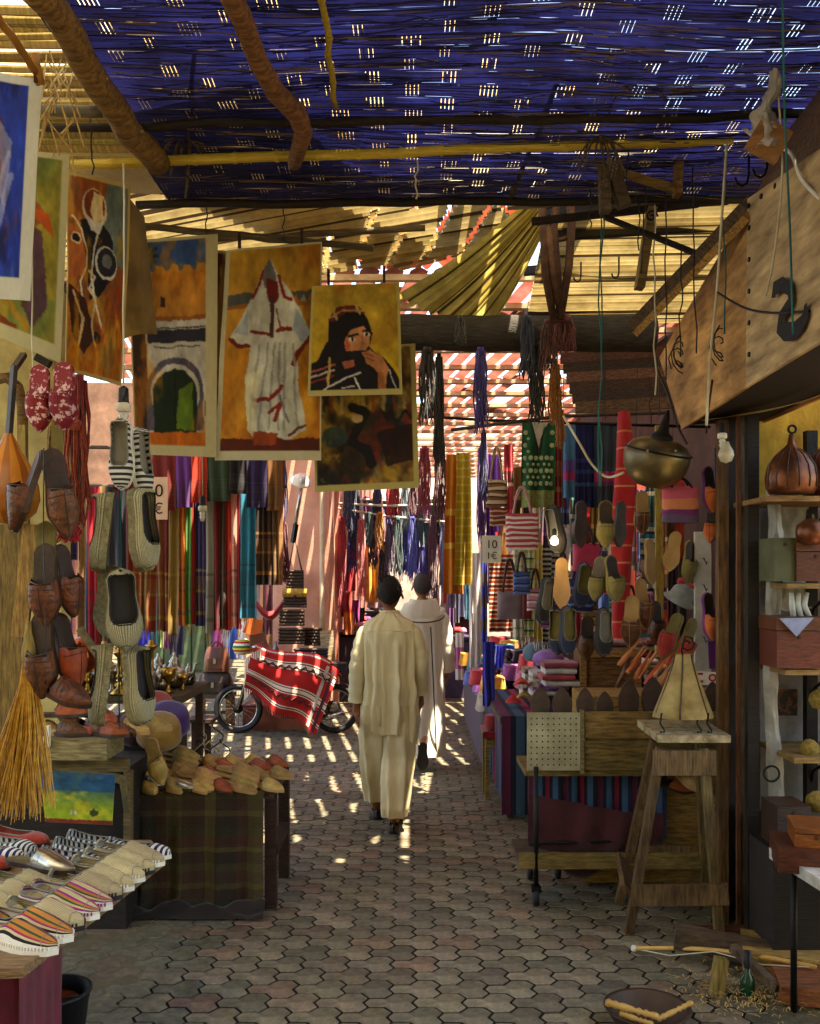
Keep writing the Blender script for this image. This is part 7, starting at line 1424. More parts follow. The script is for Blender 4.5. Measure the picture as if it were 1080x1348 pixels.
# heap of orange wooden spoons / slippers beside the parchment lamp
hp = 0
for i in range(16):
    x = 815 + (i * 37 % 62); y_ = 868 + (i * 23 % 38); a = P(x, y_ + 8, 5.45 + .02 * (i % 5)); b_ = a + Vector((.10 + .05 * R.random(), .03, .12 + .06 * R.random())); mb = MB()
    mb.tube([a, a.lerp(b_, .3), a.lerp(b_, .6), b_], [.022, .026, .012, .008], 8, flat=.6)
    single('wooden_spoon', mb, M('spoon_wood_%d' % (i % 3), C(*[(206, 120, 66), (226, 170, 120), (190, 84, 50)][i % 3]), rough=.6, jitter=.1), '%s wooden spoon in the heap beside the parchment lamp' % ['orange', 'pale', 'red brown'][i % 3], 'spoon', 'heap of wooden spoons', True)
mb = MB(); mb.tube([P(812, 905, 5.5), P(822, 885, 5.5), P(828, 868, 5.5)], [.012, .016, .014], 8); single('curved_horn', mb, m_brn, 'curved brown horn on the stall beside the spoons', 'horn', smooth=True)
mb = MB(); mb.box((1.42, 5.62, .55), (.85, .42, 1.06)); single('goods_crate', mb, wood('mustard_crate', 170, 136, 60), 'mustard coloured crate under the wooden spoons', 'crate')
t = thing('price_card', 'cream card with a small red round stamp', 'card', P(930, 905, 5.35)); mb = MB(); mb.box(P(931, 893, 5.35), (.125, .006, .075), (0, .06, 0)); part('card', mb, MATS['card_white'], t)
mb = MB(); c = P(938, 892, 5.34); mb.tube([c + Vector((.018 * math.cos(a), -.004, .018 * math.sin(a))) for a in [2 * PI * i / 12 for i in range(13)]], .005, 5); part('stamp', mb, MATS['red_ink'], t)
for k in range(2):
    mb = MB(); mb.box(P(922, 887 + 10 * k, 5.34), (.03, .004, .012)); part('red_lettering', mb, MATS['red_ink'], t)
# ------------------------------------------------------------------ cart
t = thing('hand_cart', 'wheeled hand cart with a perforated panel and plank side', 'cart', (1.0, 5.2, 0)); m_pale = M('grey_pegboard', C(170, 162, 128), C(136, 128, 98), rough=.8, jitter=0, dirt=.35)
a, b_ = P(694, 938, 5.08), P(764, 1014, 5.08)
mb = MB(); mb.box(((a.x + b_.x) / 2, 5.08, (a.z + b_.z) / 2), (b_.x - a.x, .012, a.z - b_.z)); pb = part('perforated_panel', mb, m_pale, t)
mb = MB()
for i in range(9):
    for j in range(9):
        mb.lathe([(0, 0), (.0045, 0), (.0045, .002), (0, .002)], (a.x + .022 + i * .030, 5.0745, b_.z + .03 + j * .031), 6, m=Matrix.Rotation(PI / 2, 3, 'X'))
o = sub('holes', mb, m_blkr, pb, False, t); o['kind'] = 'stuff'
mb = MB(); mb.box((b_.x + .012, 5.1, (a.z + b_.z) / 2 - .005), (.02, .05, a.z - b_.z + .03)); part('corner_post', mb, m_riser, t)
m_cartw = wood('cart_plank', 146, 120, 66, dirt=.4)
for (y0, y1, nm) in ((936, 972, 'upper'), (974, 1014, 'lower')):
    a2, b2 = P(770, y0, 5.1), P(945, y1, 5.1); mb = MB(); mb.box(((a2.x + b2.x) / 2, 5.1, (a2.z + b2.z) / 2), (b2.x - a2.x, .018, a2.z - b2.z - .006)); part('side_plank', mb, m_cartw, t)
mb = MB(); mb.box((1.17, 5.32, .705), (1.1, .42, .03)); part('deck', mb, m_cartw, t)
mb = MB(); mb.box((1.17, 5.3, ZW(1130, 5.2)), (1.16, .45, .03)); part('lower_shelf', mb, m_log2, t)
mb = MB(); mb.box((1.17, 5.06, ZW(1133, 5.06)), (1.18, .02, .085)); part('shelf_edge', mb, m_cartw, t)
for x, y_, zt in ((706, 5.06, .75), (698, 5.5, .75), (735, 5.52, .7), (872, 5.5, .7)):
    X = XW(x, y_); mb = MB(); mb.tube([(X, y_, .09), (X, y_, zt)], .013, 8); part('leg', mb, m_iron, t, True)
    mb = MB(); mb.lathe([(.012, -.014), (.05, -.014), (.055, 0), (.05, .014), (.012, .014)], (X, y_ + .02, .055), 16, m=Matrix.Rotation(PI / 2, 3, 'Y')); wh = part('caster_wheel', mb, m_blkr, t, True)
    mb = MB(); mb.box((X, y_ + .008, .10), (.05, .05, .03)); sub('fork', mb, m_iron, wh, False, t)
mb = MB(); mb.tube([(XW(698, 5.1), 5.1, .33), (XW(870, 5.1), 5.1, .35)], .007, 6); part('brace', mb, m_iron, t, True)
mb = MB(); mb.grid(lambda u, v: (XW(696, 5.34) + .78 * u, 5.34 + .014 * math.sin(u * 50 + v) * (.3 + v), .69 - .40 * v), 60, 8); single('striped_cloth', mb, m_strp, 'blue and red striped cloth hanging under the cart deck', 'cloth', smooth=True)
mb = MB(); mb.grid(lambda u, v: (XW(696, 5.15) + .72 * u, 5.14 + .012 * math.sin(u * 24 + v * 2) - .05 * math.sin(PI * v), .535 - .23 * v - .05 * math.sin(PI * u) * v + .05 * math.sin(u * 3 + 2) * (1 - v)), 40, 14)
single('maroon_cloth', mb, fab('maroon_cloth', 70, 26, 27, trans=.1), 'maroon cloth slung under the cart planks', 'cloth', smooth=True)
mb = MB(); mb.grid(lambda u, v: (XW(728, 5.2) + .30 * u, 5.2 + .14 * (v - .5), ZW(1132, 5.2) - .01 - .09 * math.sin(PI * u) * math.sin(PI * v) ** .5), 16, 8); single('cloth_sag', mb, MATS['maroon_cloth'], 'maroon cloth belly sagging under the lower cart shelf', 'cloth', smooth=True)
mb = MB(); mb.box((1.35, 5.75, .25), (.7, .3, .2)); single('lidded_box', mb, M('blue_grey_box', C(140, 146, 160), C(110, 114, 126), rough=.7, jitter=0), 'blue grey box on the ground behind the stool', 'box')
mb = MB(); mb.box((1.35, 5.75, .115), (.74, .32, .06)); single('yellow_box', mb, M('yellow_card', C(190, 176, 96), rough=.8, jitter=0), 'pale yellow flat box under the blue grey box', 'box')
shoe('yellow', P(902, 1025, 5.2), rotm((.5, -.6, -.4), (.2, -.6, .8)), 'tan slipper lying on the cart behind the stool', 1.0); shoe('orange', P(885, 1035, 5.25), rotm((1, -.3, -.2), (0, -.5, 1)), 'rust slipper lying on the cart behind the stool', .9)
for i, (x, y_, sc_) in enumerate(((712, 925, 1.05), (741, 924, 1.02), (771, 925, .98), (797, 926, .9), (829, 920, 1.15), (861, 918, 1.2), (885, 926, .95), (940, 922, 1.1))):
    shoe('brown', P(x, y_ + 14, 5.16 + .01 * (i % 2)), rotm((0, .12, 1), (0, 1, -.12)), 'dark slipper standing sole out on the cart, %s from the left' % ['first', 'second', 'third', 'fourth', 'fifth', 'sixth', 'seventh', 'last'][i], sc_, 'slippers standing along the cart')
# ------------------------------------------------------------------ trestle stool with parchment lamp
m_stl = woodv('worn_stool_wood', 128, 102, 62, dirt=.4, bump=.6); m_stt = M('paint_spattered_top', C(176, 160, 124), C(104, 84, 54), rough=.8, scale=22, jitter=0, bump=.5)
t = thing('trestle_stool', 'tall worn wooden trestle stool in front of the cart', 'stool', (XW(895, 4.8), 4.8, 0))
def leg(a, b_, w_=.042, nm='leg', h_=None, mat=None):
    mb = MB(); mb.beam(a, b_, w_, h_ or w_, up=(0, 1, 0)); part(nm, mb, mat or m_stl, t)
def gp(x, y_): D = GD(y_); return Vector((XW(x, D), D, 0))
legs = [(P(870, 985, 4.62), gp(828, 1228)), (P(926, 985, 4.6), gp(948, 1240)), (P(862, 975, 4.95), gp(815, 1190)), (P(921, 975, 4.95), Vector((XW(930, 5.1), 5.1, 0)))]
for a, b_ in legs: leg(a, b_)
mb = MB(); mb.box((XW(898, 4.78), 4.78, ZW(968, 4.7) + .01), (.35, .42, .035), (.03, .0, 0)); part('top', mb, m_stt, t)
mb = MB(); mb.box((XW(900, 4.6), 4.585, ZW(1003, 4.6)), (.3, .03, .12)); part('apron', mb, m_stl, t)
def lp(i, f_): return legs[i][0].lerp(legs[i][1], f_)
leg(lp(0, .78) + Vector((-.03, -.035, 0)), lp(1, .74) + Vector((.05, -.035, 0)), .1, 'stretcher', .028); leg(lp(0, .78) + Vector((-.03, 0, 0)), lp(2, .72) + Vector((-.03, 0, 0)), .1, 'stretcher', .025); leg(lp(2, .7) + Vector((0, .03, 0)), lp(3, .7) + Vector((0, .03, 0)), .1, 'stretcher', .025)
# hide lamp
t = thing('parchment_lamp', 'parchment hide lamp with iron scroll feet on the stool', 'lamp', P(902, 962, 4.7)); zb_ = ZW(945, 4.7); c0 = XW(903, 4.7)
m_par = M('parchment', C(190, 168, 106), C(136, 108, 58), rough=.6, scale=10, jitter=0, trans=.3, bump=.3)
mb = MB(); n_ = 6; HH = ZW(862, 4.7) - zb_
mb.grid(lambda u, v: (c0 + (.145 * (1 - v) ** 1.3 + .042 * v ** .7 + .02 * (1 - v) * v) * math.cos(2 * PI * u) * (1 + .06 * abs(math.sin(3 * 2 * PI * u / 2))), 4.74 + (.11 * (1 - v) + .035 * v) * math.sin(2 * PI * u), zb_ + HH * v), 36, 16, closeu=True); part('shade', mb, m_par, t, True)
for k in range(6):
    an = 2 * PI * k / 6 + .2; mb = MB(); mb.tube([(c0 + (.145 * (1 - v) ** 1.3 + .042 * v ** .7 + .02 * (1 - v) * v + .004) * math.cos(an), 4.74 + (.11 * (1 - v) + .035 * v + .004) * math.sin(an), zb_ + HH * v) for v in [i / 10 for i in range(11)]], .004, 5); part('seam', mb, m_dkl, t, True)
mb = MB(); sp = [Vector((c0 + .012 + (.012 + .003 * i) * math.cos(i * .8), 4.72, zb_ + HH + .05 + (.012 + .003 * i) * math.sin(i * .8))) for i in range(11)]; mb.tube([Vector((c0, 4.74, zb_ + HH - .02)), Vector((c0 - .01, 4.74, zb_ + HH + .02))] + sp[::-1], .005, 6); part('scroll', mb, m_iron, t, True)
for dx in (-.13, .10, .05):
    mb = MB(); bz = zb_ - .075; mb.tube([(c0 + dx, 4.66, zb_ + .03), (c0 + dx - .01, 4.65, zb_ - .02), (c0 + dx + .008, 4.64, zb_ - .05), (c0 + dx + .002, 4.63, zb_ - .07), (c0 + dx - .014, 4.63, zb_ - .055)], .005, 6); part('foot', mb, m_iron, t, True)
# ------------------------------------------------------------------ posts at the shop corner
for (x, y0, y1, D, w_, mat, lb, th) in ((951, 548, 1200, 4.85, .05, wood('post_brown', 132, 92, 54, st=(14, 14, 1.6), dirt=.4), 'brown square post at the corner of the craft shop', .05), (964, 548, 1195, 4.9, .05, wood('post_dark', 54, 44, 38, st=(14, 14, 1.6)), 'dark post behind the brown one', .05), (978, 545, 1225, 4.75, .04, wood('post_grey', 150, 128, 100, st=(14, 14, 1.6), dirt=.3), 'pale narrow batten between the corner posts', .04), (990, 548, 1232, 4.66, .055, m_blk, 'black iron door jamb at the craft shop corner', .05), (972, 545, 1215, 4.72, .018, wood('post_red', 120, 70, 50, st=(14, 14, 1.6)), 'thin reddish strip on the corner posts', .02)):
    D0 = D; mb = MB(); X = XW(x, D); zt = ZW(y0, D); mb.grid(lambda u, v: (X + w_ / 2 * (1 if .125 < u < .625 else -1) * (1 + .05 * nz(v * 6, x)) if False else X + w_ / 2 * [1, 1, -1, -1][int(u * 4) % 4], D + th / 2 * [-1, 1, 1, -1][int(u * 4) % 4], zt * v), 4, 12, closeu=True); single('corner_post', mb, mat, lb, 'post')
# ------------------------------------------------------------------ craft shop shelves at right edge
m_shelf = wood('shelf_pine', 150, 116, 64); m_box1 = wood('thuya_wood', 104, 54, 34, scale=9, rough=.35, bump=.15); m_box2 = wood('orange_thuya', 150, 82, 38, scale=9, rough=.35, bump=.15); m_cop = M('dark_copper', C(120, 64, 36), C(60, 32, 22), rough=.35, metal=.5, scale=9, jitter=.1, bump=.2)
SD = 4.5
for i, (x0, y_) in enumerate(((1008, 653), (1036, 768), (1034, 882), (1046, 998))):
    t = thing('wall_shelf', 'narrow pine wall shelf in the craft shop, %s from the top' % ['first', 'second', 'third', 'fourth'][i], 'shelf', P(1075, y_, SD)); X0 = XW(x0, 4.4); z = ZW(y_, 4.4)
    mb = MB(); mb.box(((X0 + 2.45) / 2, 4.62, z - .012), (2.45 - X0, .44, .024)); part('board', mb, m_shelf, t)
    mb = MB(); c = Vector((2.02, 4.55, z - .03)); mb.tube([c + Vector((0, .25, -.2)), c + Vector((0, .2, -.1)), c + Vector((0, .05, -.03)), c + Vector((0, -.05, -.03)), c + Vector((0, -.08, -.06)), c + Vector((0, -.05, -.075))], .008, 6); part('bracket', mb, m_iron, t, True)
mb = MB(); mb.box((XW(1067, 4.8), 4.80, 1.4), (.055, .05, 2.2)); single('iron_upright', mb, m_iron, 'black upright behind the craft shelves', 'post')
def gourd(x, yb, D, s_, lb):
    b_ = P(x, yb, D); t = thing('pear_flask', lb, 'flask', b_); mb = MB()
    mb.lathe([(r_ * s_, z * s_) for r_, z in ((.11, 0), (.125, .03), (.13, .08), (.118, .14), (.085, .19), (.045, .225), (.02, .25), (.012, .30))], b_, 24, sy=.8); part('body', mb, m_cop, t, True)
    mb = MB(); c = b_ + Vector((.004, 0, .325 * s_)); mb.tube([c + Vector((.018 * math.cos(a), 0, .018 * math.sin(a))) for a in [2 * PI * i / 14 for i in range(15)]], .006, 6, cap=False); part('ring', mb, m_iron, t, True)
    for k in range(7):
        an = PI + PI * (k + .5) / 7; mb = MB(); mb.tube([b_ + Vector((r_ * s_ * 1.01 * math.cos(an), r_ * s_ * .81 * math.sin(an), z * s_)) for r_, z in ((.125, .03), (.13, .08), (.118, .14), (.085, .19), (.045, .225))], .0035, 4); part('rib', mb, m_dkl, t, True)
gourd(1042, 650, 4.45, .93, 'pear shaped brown flask with a ring on the top shelf, left'); gourd(1088, 651, 4.5, .93, 'pear shaped brown flask cut by the right image edge')
def wbox(x0, y0, x1, y1, D, mat, lb, dep=.2, lid=True, rz=0):
    a, b_ = P(x0, y0, D), P(x1, y1, D); t = thing('wooden_box', lb, 'box', ((a.x + b_.x) / 2, D + dep / 2, b_.z), (0, 0, rz)); w_, h_ = b_.x - a.x, a.z - b_.z
    mb = MB(); hb = h_ * (.72 if lid else 1); mb.box((0, 0, hb / 2), (w_, dep, hb)); part('case', mb, mat, t, False, False)
    if lid:
        mb = MB(); mb.box((0, 0, hb + .002 + (h_ - hb) / 2), (w_ * 1.03, dep * 1.03, h_ - hb - .004)); ld_ = part('lid', mb, mat, t, False, False)
    mb = MB(); mb.box((0, -dep / 2 - .004, hb * .85), (.012, .006, .016)); part('clasp', mb, m_rust, t, False, False)
wbox(1020, 708, 1048, 765, 4.42, M('olive_tin', C(84, 86, 54), C(60, 60, 38), rough=.6, jitter=0), 'olive green box on the second shelf', .2, False); wbox(1049, 712, 1100, 765, 4.4, m_box1, 'red brown burl box on the second shelf', .22)
blob(1068, 700, 4.38, .07, .06, m_cop, '', 'round dark copper pot on the burl box', 'pot', 'copper_pot', [(.5, -1), (.9, -.7), (1, 0), (.9, .5), (.4, .95), (0, 1)])
wbox(1023, 812, 1082, 880, 4.4, m_box1, 'carved burl casket with a pale triangle on its lid', .22)
mb = MB(); D = 4.375; mb.add([P(1026, 814, D), P(1072, 813, D), P(1049, 838, D)], [(0, 2, 1)]); mb.add([P(1026, 814, D + .004), P(1072, 813, D + .004), P(1049, 838, D + .004)], [(0, 1, 2)]); single('cloth_corner', mb, fab('pale_blue_cloth', 150, 160, 190), 'pale blue triangular cloth on the carved casket', 'cloth')
p = Pic(26, 36, (40, 30, 24), 31); p.mottle((120, 70, 40), 5, 3, .5, .9); painting('small dark picture pinned to the grey wall', p.done(.2), sq(1024, 907, 1050, 942, 4.82), 0, wave=0, name='small_picture', cat='picture')
blob(1066, 985, 4.5, .045, .045, M('yellow_dried_flowers', C(156, 130, 56), C(104, 80, 28), scale=60, bump=1, jitter=0), '', 'bunch of dried yellow flowers on the fourth shelf', 'flowers', 'dried_flowers')
blob(1082, 920, 4.5, .06, .05, MATS['yellow_dried_flowers'], '', 'yellow dried bundle at the right image edge', 'flowers', 'dried_flowers'); blob(1078, 1055, 4.4, .06, .05, MATS['yellow_dried_flowers'], '', 'yellow dried bundle lower at the right image edge', 'flowers', 'dried_flowers')
c = P(1015, 1018, 4.55); mb = MB(); mb.tube([c + Vector((.037 * math.cos(a), -.01, .037 * math.sin(a))) for a in [2 * PI * i / 20 for i in range(21)]], .0055, 6, cap=False); single('iron_ring', mb, m_iron, 'black iron ring hanging on the plastic wrapped edge', 'ring', smooth=True)
# plastic wrapped edge
m_pls = M('wrinkled_plastic', C(150, 146, 136), C(112, 108, 98), rough=.25, jitter=0, bump=.7, bscale=22, scale=6, trans=.15)
mb = MB(); mb.grid(lambda u, v: (XW(1012 + 16 * v * 0, 4.6) + .03 + .075 * (u - .5) * (1 + .3 * nz(v * 6, 2)) + .03 * nz(v * 3, 1), 4.62 - .03 * math.sin(PI * u) + .015 * nz(u * 4, v * 20), .35 + 1.85 * v), 10, 60); single('plastic_wrap', mb, m_pls, 'wrinkled pale plastic sheet hanging along the shop edge', 'plastic sheet', smooth=True)
mb = MB(); mb.grid(lambda u, v: (XW(1022, 4.7) + .22 * u, 4.78 + .02 * nz(u * 5, v * 9), ZW(700, 4.75) + .16 - .55 * v + .03 * nz(u * 4, 3)), 14, 20); single('plastic_bag', mb, m_pls, 'grey plastic sheet pinned behind the top shelves', 'plastic sheet', smooth=True)
for i, x in enumerate((1042, 1052, 1063)):
    mb = MB(); a = P(x, 780, 4.5); mb.tube([a, a + Vector((.004 - .01 * i, 0, -.06)), a + Vector((.01, 0, -.115))], [.01, .016, .013], 8); single('glass_vial', mb, M('pale_glass', C(190, 196, 190), rough=.1, jitter=0), 'pale glass vial hanging under the second shelf, %s' % ['left', 'middle', 'right'][i], 'vial', smooth=True)
# work table at lower right
t = thing('work_table', 'stone topped work table with an iron leg at the lower right', 'table', (1.9, 3.9, 0)); wz = .62
mb = MB(); poly = [(1.52, 4.02), (1.60, 3.1), (2.6, 3.1), (2.6, 4.12)]; mb.prism(poly, wz - .045, wz); part('top', mb, M('white_stone', C(186, 180, 168), C(140, 132, 120), rough=.6, scale=18, bump=.5, jitter=0), t)
for x, y_ in ((1.56, 3.86), (2.5, 4.0)):
    mb = MB(); mb.tube([(x, y_, 0), (x, y_, wz - .045)], .014, 8); part('leg', mb, m_iron, t, True)
wbox(1040, 1122, 1110, 1152, 3.75, m_box1, 'open red brown tray box on the work table', .3, False, -.25); wbox(1058, 1092, 1110, 1121, 3.8, m_box2, 'orange wooden box stacked on the tray box', .22, True, -.25); wbox(1024, 1062, 1068, 1118, 4.25, wood('dark_walnut', 70, 44, 32, rough=.4), 'dark walnut box behind the work table', .2, False)
mb = MB(); mb.box((XW(1046, 4.35), 4.36, ZW(1118, 4.25) / 2), (.3, .3, ZW(1118, 4.25))); single('low_cupboard', mb, m_blk, 'dark low cupboard behind the work table', 'cupboard')
mb = MB(); mb.box((1.95, 4.6, .3), (.42, .5, .60)); single('rubble_plinth', mb, M('rough_plinth', C(110, 96, 70), C(70, 60, 44), rough=1, scale=8, bump=1, bscale=20, jitter=0), 'rough earthen plinth under the craft shelves', 'plinth')
# floor clutter at lower right
t = thing('turning_bowl', 'dark bowl holding turned wooden pieces on the ground', 'bowl', gp(855, 1360)); b_ = t.location + Vector((.0, .03, 0)); mb = MB()
mb.lathe([(.08, 0), (.13, .03), (.165, .085), (.17, .09), (.155, .085), (.12, .04), (0, .02)], b_, 26); part('shell', mb, M('dark_enamel', C(74, 58, 44), C(44, 34, 28), rough=.5, jitter=0), t, True)
def turned(a, b_, r_, mat, lb):
    a, b_ = Vector(a), Vector(b_); n = 16; prof = [.6, 1, .7, 1, .7, .9, .9, .8, .75, .5, .9, .5, .9, .6, .8, .9, .6]; mb = MB(); mb.tube([a.lerp(b_, i / n) for i in range(n + 1)], [r_ * q_ for q_ in prof], 10); single('turned_piece', mb, mat, lb, 'turned wood', smooth=True)
m_tw = M('turned_pine', C(206, 166, 92), C(160, 116, 56), rough=.5, jitter=.05)
turned(b_ + Vector((-.17, -.03, .12)), b_ + Vector((.03, -.06, .075)), .017, m_tw, 'long turned wooden spindle across the bowl rim'); turned(b_ + Vector((-.12, -.05, .085)), b_ + Vector((.0, -.09, .06)), .014, m_tw, 'short turned spindle at the front of the bowl'); turned(b_ + Vector((.02, -.07, .07)), b_ + Vector((.17, -.02, .115)), .013, m_tw, 'turned spindle on the right of the bowl')
# bow lathe: bow, string, blocks
mb = MB(); A_, B_ = gp(835, 1254) + Vector((0, 0, .02)), Vector((XW(1075, 4.05), 4.05, .10)); mb.tube([A_.lerp(B_, i / 10) + Vector((0, 0, .03 * math.sin(PI * i / 10))) for i in range(11)], .010, 8); bw_ = thing('lathe_bow', 'long wooden lathe bow lying on the ground', 'bow', tuple(A_)); part('stick', mb, m_tw, bw_, True)
mb = MB(); mb.tube([A_, A_.lerp(B_, .2) + Vector((0, -.03, -.005)), A_.lerp(B_, .45) + Vector((0, -.02, .03)), A_.lerp(B_, .7) + Vector((0, -.06, .01)), B_], .003, 5); part('string', mb, m_str, bw_, True)
mb = MB(); mb.lathe([(.0, -.016), (.014, -.01), (.016, 0), (.012, .012), (0, .016)], A_, 10); part('tip', mb, m_wht, bw_, True)
for (c, d, rot, mat, lb, nm) in (((1.42, 4.32, .09), (.42, .07, .10), (.1, .1, -.25), m_log2, 'dark lathe beam lying on the floor', 'lathe_block'), ((1.30, 4.0, .08), (.05, .05, .16), (0, .15, 0), m_dust, 'pale upright wedge of the floor lathe', 'lathe_wedge'), ((1.47, 4.05, .10), (.035, .26, .035), (.35, 0, .5), m_log2, 'grey iron rod on the floor lathe', 'lathe_rod'), ((1.75, 4.25, .06), (.5, .3, .1), (0, 0, -.3), wood('yellow_panel', 190, 156, 84), 'yellow plywood sheet on the ground by the lathe', 'plywood_sheet'), ((1.82, 3.98, .05), (.55, .3, .07), (0, 0, -.2), wood('orange_panel', 170, 110, 56), 'orange brown board on the ground at the right', 'floor_board'), ((1.75, 4.55, .025), (.7, .3, .04), (0, 0, .05), wood('red_mat_wood', 120, 66, 40), 'reddish board on the ground behind the lathe', 'floor_board')):
    mb = MB(); mb.box(c, d, rot); single(nm, mb, mat, lb, 'board' if 'board' in nm or 'panel' in nm else 'tool')
mb = MB(); c = Vector((XW(984, 4.0), 4.0, .0)); mb.lathe([(.028, 0), (.03, .01), (.03, .075), (.012, .10), (.011, .14)], c, 14); gb_ = single('green_bottle', mb, M('green_glass', C(24, 70, 42), C(14, 46, 28), rough=.15, jitter=0), 'small green bottle with a black cap among the shavings', 'bottle', smooth=True)
mb = MB(); mb.lathe([(.014, .12), (.015, .125), (.015, .19), (0, .192)], c, 12); ob('cap', mb.mesh('cap', m_blkr, True, gb_.location), gb_)
mb = MB()
for k in range(420):
    c = Vector((1.25 + .35 * R.random() + R.gauss(0, .1), 4.0 + R.gauss(0, .12), .004 + .03 * R.random())); a = R.uniform(0, 6); l_ = R.uniform(.01, .035)
    mb.tube([c, c + Vector((math.cos(a) * l_ * .5, math.sin(a) * l_ * .5, R.uniform(0, .012))), c + Vector((math.cos(a) * l_, math.sin(a) * l_, 0))], .002, 3, flat=.4)
struct('wood_shavings', mb, M('wood_shavings', C(214, 182, 116), C(170, 130, 70), rough=.8, jitter=0), False, 'stuff')
turned((XW(1050, 4.2), 4.2, .06), (XW(1084, 4.25), 4.22, .09), .02, M('white_turned', C(206, 196, 170), rough=.5, jitter=0), 'pale turned spindle at the right image edge'); turned((XW(930, 4.35), 4.35, .03), (XW(975, 4.4), 4.38, .05), .014, m_tw, 'turned spindle lying behind the lathe')
# ------------------------------------------------------------------ upper right: frame, grille, hooks, wires
m_plk = wood('tan_offcut', 150, 116, 66); m_grn_c = m_teal
def bar(a, b_, w_, h_, mat, lb, nm='timber', cat='timber'):
    mb = MB(); mb.beam(a, b_, w_, h_, up=(0, 1, 0)); return single(nm, mb, mat, lb, cat)
DU = 4.15
bar(P(712, 190, DU), P(905, 160, DU), .03, .05, m_plk, 'upper rail of the broken wooden frame under the mat'); bar(P(895, 158, DU), P(892, 258, DU), .03, .06, m_plk, 'short plank hanging from the broken frame'); bar(P(800, 222, DU), P(892, 250, DU), .03, .03, m_plk, 'lower rail of the broken wooden frame'); bar(P(708, 182, DU), P(726, 202, DU), .04, .07, m_log, 'orange brown block at the end of the broken frame')
bar(P(793, 150, DU), P(797, 280, DU), .045, .05, m_log2, 'dark upright left of the broken frame'); bar(P(800, 205, DU), P(822, 272, DU), .05, .06, m_log2, 'leaning grey upright beside the dark one'); bar(P(760, 188, DU), P(800, 160, DU), .03, .04, m_log, 'splintered stub under the mat'); bar(P(795, 285, 4.5), P(920, 335, 4.3), .02, .025, m_blk, 'thin dark strut towards the plywood box'); bar(P(700, 292, 4.7), P(920, 268, 4.6), .03, .035, m_blk, 'dark bar in front of the yellow roofing')
bar(P(858, 275, 4.6), P(842, 380, 4.6), .04, .07, m_plk, 'brown upright board before the yellow roofing'); bar(P(835, 425, 4.9), P(985, 268, 3.95), .05, .06, m_log2, 'sloping timber along the top of the plywood box'); bar(P(838, 438, 4.85), P(985, 285, 3.9), .035, .03, wood('golden_edge', 196, 156, 80), 'golden batten under the sloping timber')
t = thing('iron_grille', 'rusty iron grille hanging above the dark beam', 'grille', P(730, 425, 5.0))
for pts in ([(712, 238), (716, 300), (718, 360), (730, 425)], [(748, 225), (753, 290), (750, 350), (738, 420)], [(735, 250), (728, 300), (733, 350), (738, 410)], [(722, 300), (728, 360), (735, 400)]):
    mb = MB(); mb.tube([P(x + R.uniform(-1, 1), y_, 5.0) for x, y_ in pts], [.024, .022, .022, .02][:len(pts)], 8); part('bar', mb, m_rust, t, True)
for y_ in (248, 270, 318):
    mb = MB(); mb.tube([P(712, y_ + 4, 5.0), P(752, y_ - 6, 5.0)], .012, 6); part('crossbar', mb, m_rust, t, True)
def hook(x, y0, y1, D, lb, s_=1):
    mb = MB(); c = P(x, y1, D); top = P(x, y0, D); mb.tube([top, top.lerp(c, .5), c + Vector((0, 0, .03 * s_)), c + Vector((-.006 * s_, 0, .008 * s_)), c + Vector((-.02 * s_, 0, 0)), c + Vector((-.034 * s_, 0, .008 * s_)), c + Vector((-.04 * s_, 0, .025 * s_))], .005, 6); single('iron_hook', mb, m_iron, lb, 'hook', smooth=True)
hook(765, 345, 371, 5.2, 'small hook under the yellow roofing, left of two'); hook(815, 338, 366, 5.2, 'small hook under the yellow roofing, right of two'); hook(986, 205, 245, 3.9, 'black hook beside the plywood box, left of two', 1.4); hook(1010, 195, 234, 3.8, 'black hook beside the plywood box, right of two', 1.4)
for i, (x, y0, y1, D, mat, what) in enumerate([(789, 250, 640, 4.4, m_teal, 'teal double cord'), (793, 250, 640, 4.42, m_teal, 'second teal cord'), (913, 200, 465, 4.2, m_wire, 'straight black wire'), (875, 240, 500, 4.3, m_wire, 'black wire beside the brown upright'), (838, 250, 330, 4.4, m_wire, 'short black wire'), (848, 240, 360, 4.35, m_wire, 'kinked black wire'), (862, 270, 520, 4.4, m_str, 'grey string'), (897, 330, 470, 4.2, m_wire, 'dark wire with loop'), (952, 180, 440, 4.0, m_teal, 'thin dark teal cord'), (777, 240, 300, 4.5, m_wire, 'short wire by the grille'), (855, 500, 560, 4.8, m_wire, 'wire over the brass lamp'), (550, 200, 262, 4.1, m_str, 'short string'), (828, 100, 240, 4.0, m_wire, 'wire under the mat'), (803, 60, 150, 3.7, m_wire, 'wire near the dried knot'), (245, 160, 235, 4.0, m_wire, 'loose wire left of the mat'), (120, 150, 230, 3.8, m_wire, 'dangling wire above the swirl painting'), (375, 270, 318, 4.7, m_wire, 'wire holding the painting rail'), (270, 265, 310, 4.7, m_wire, 'second wire holding the painting rail')]):
    cord(wob(P(x, y0, D), P(x + R.uniform(-4, 4), y1, D), 8, .010), .0035 if mat is not m_str else .004, mat, '%s hanging at the roof edge, number %s of the tangle' % (what, ['one', 'two', 'three', 'four', 'five', 'six', 'seven', 'eight', 'nine', 'ten', 'eleven', 'twelve', 'thirteen', 'fourteen', 'fifteen', 'sixteen', 'seventeen', 'eighteen'][i]) if False else '%s hanging in the roof tangle' % what, 'cord', 'cord')
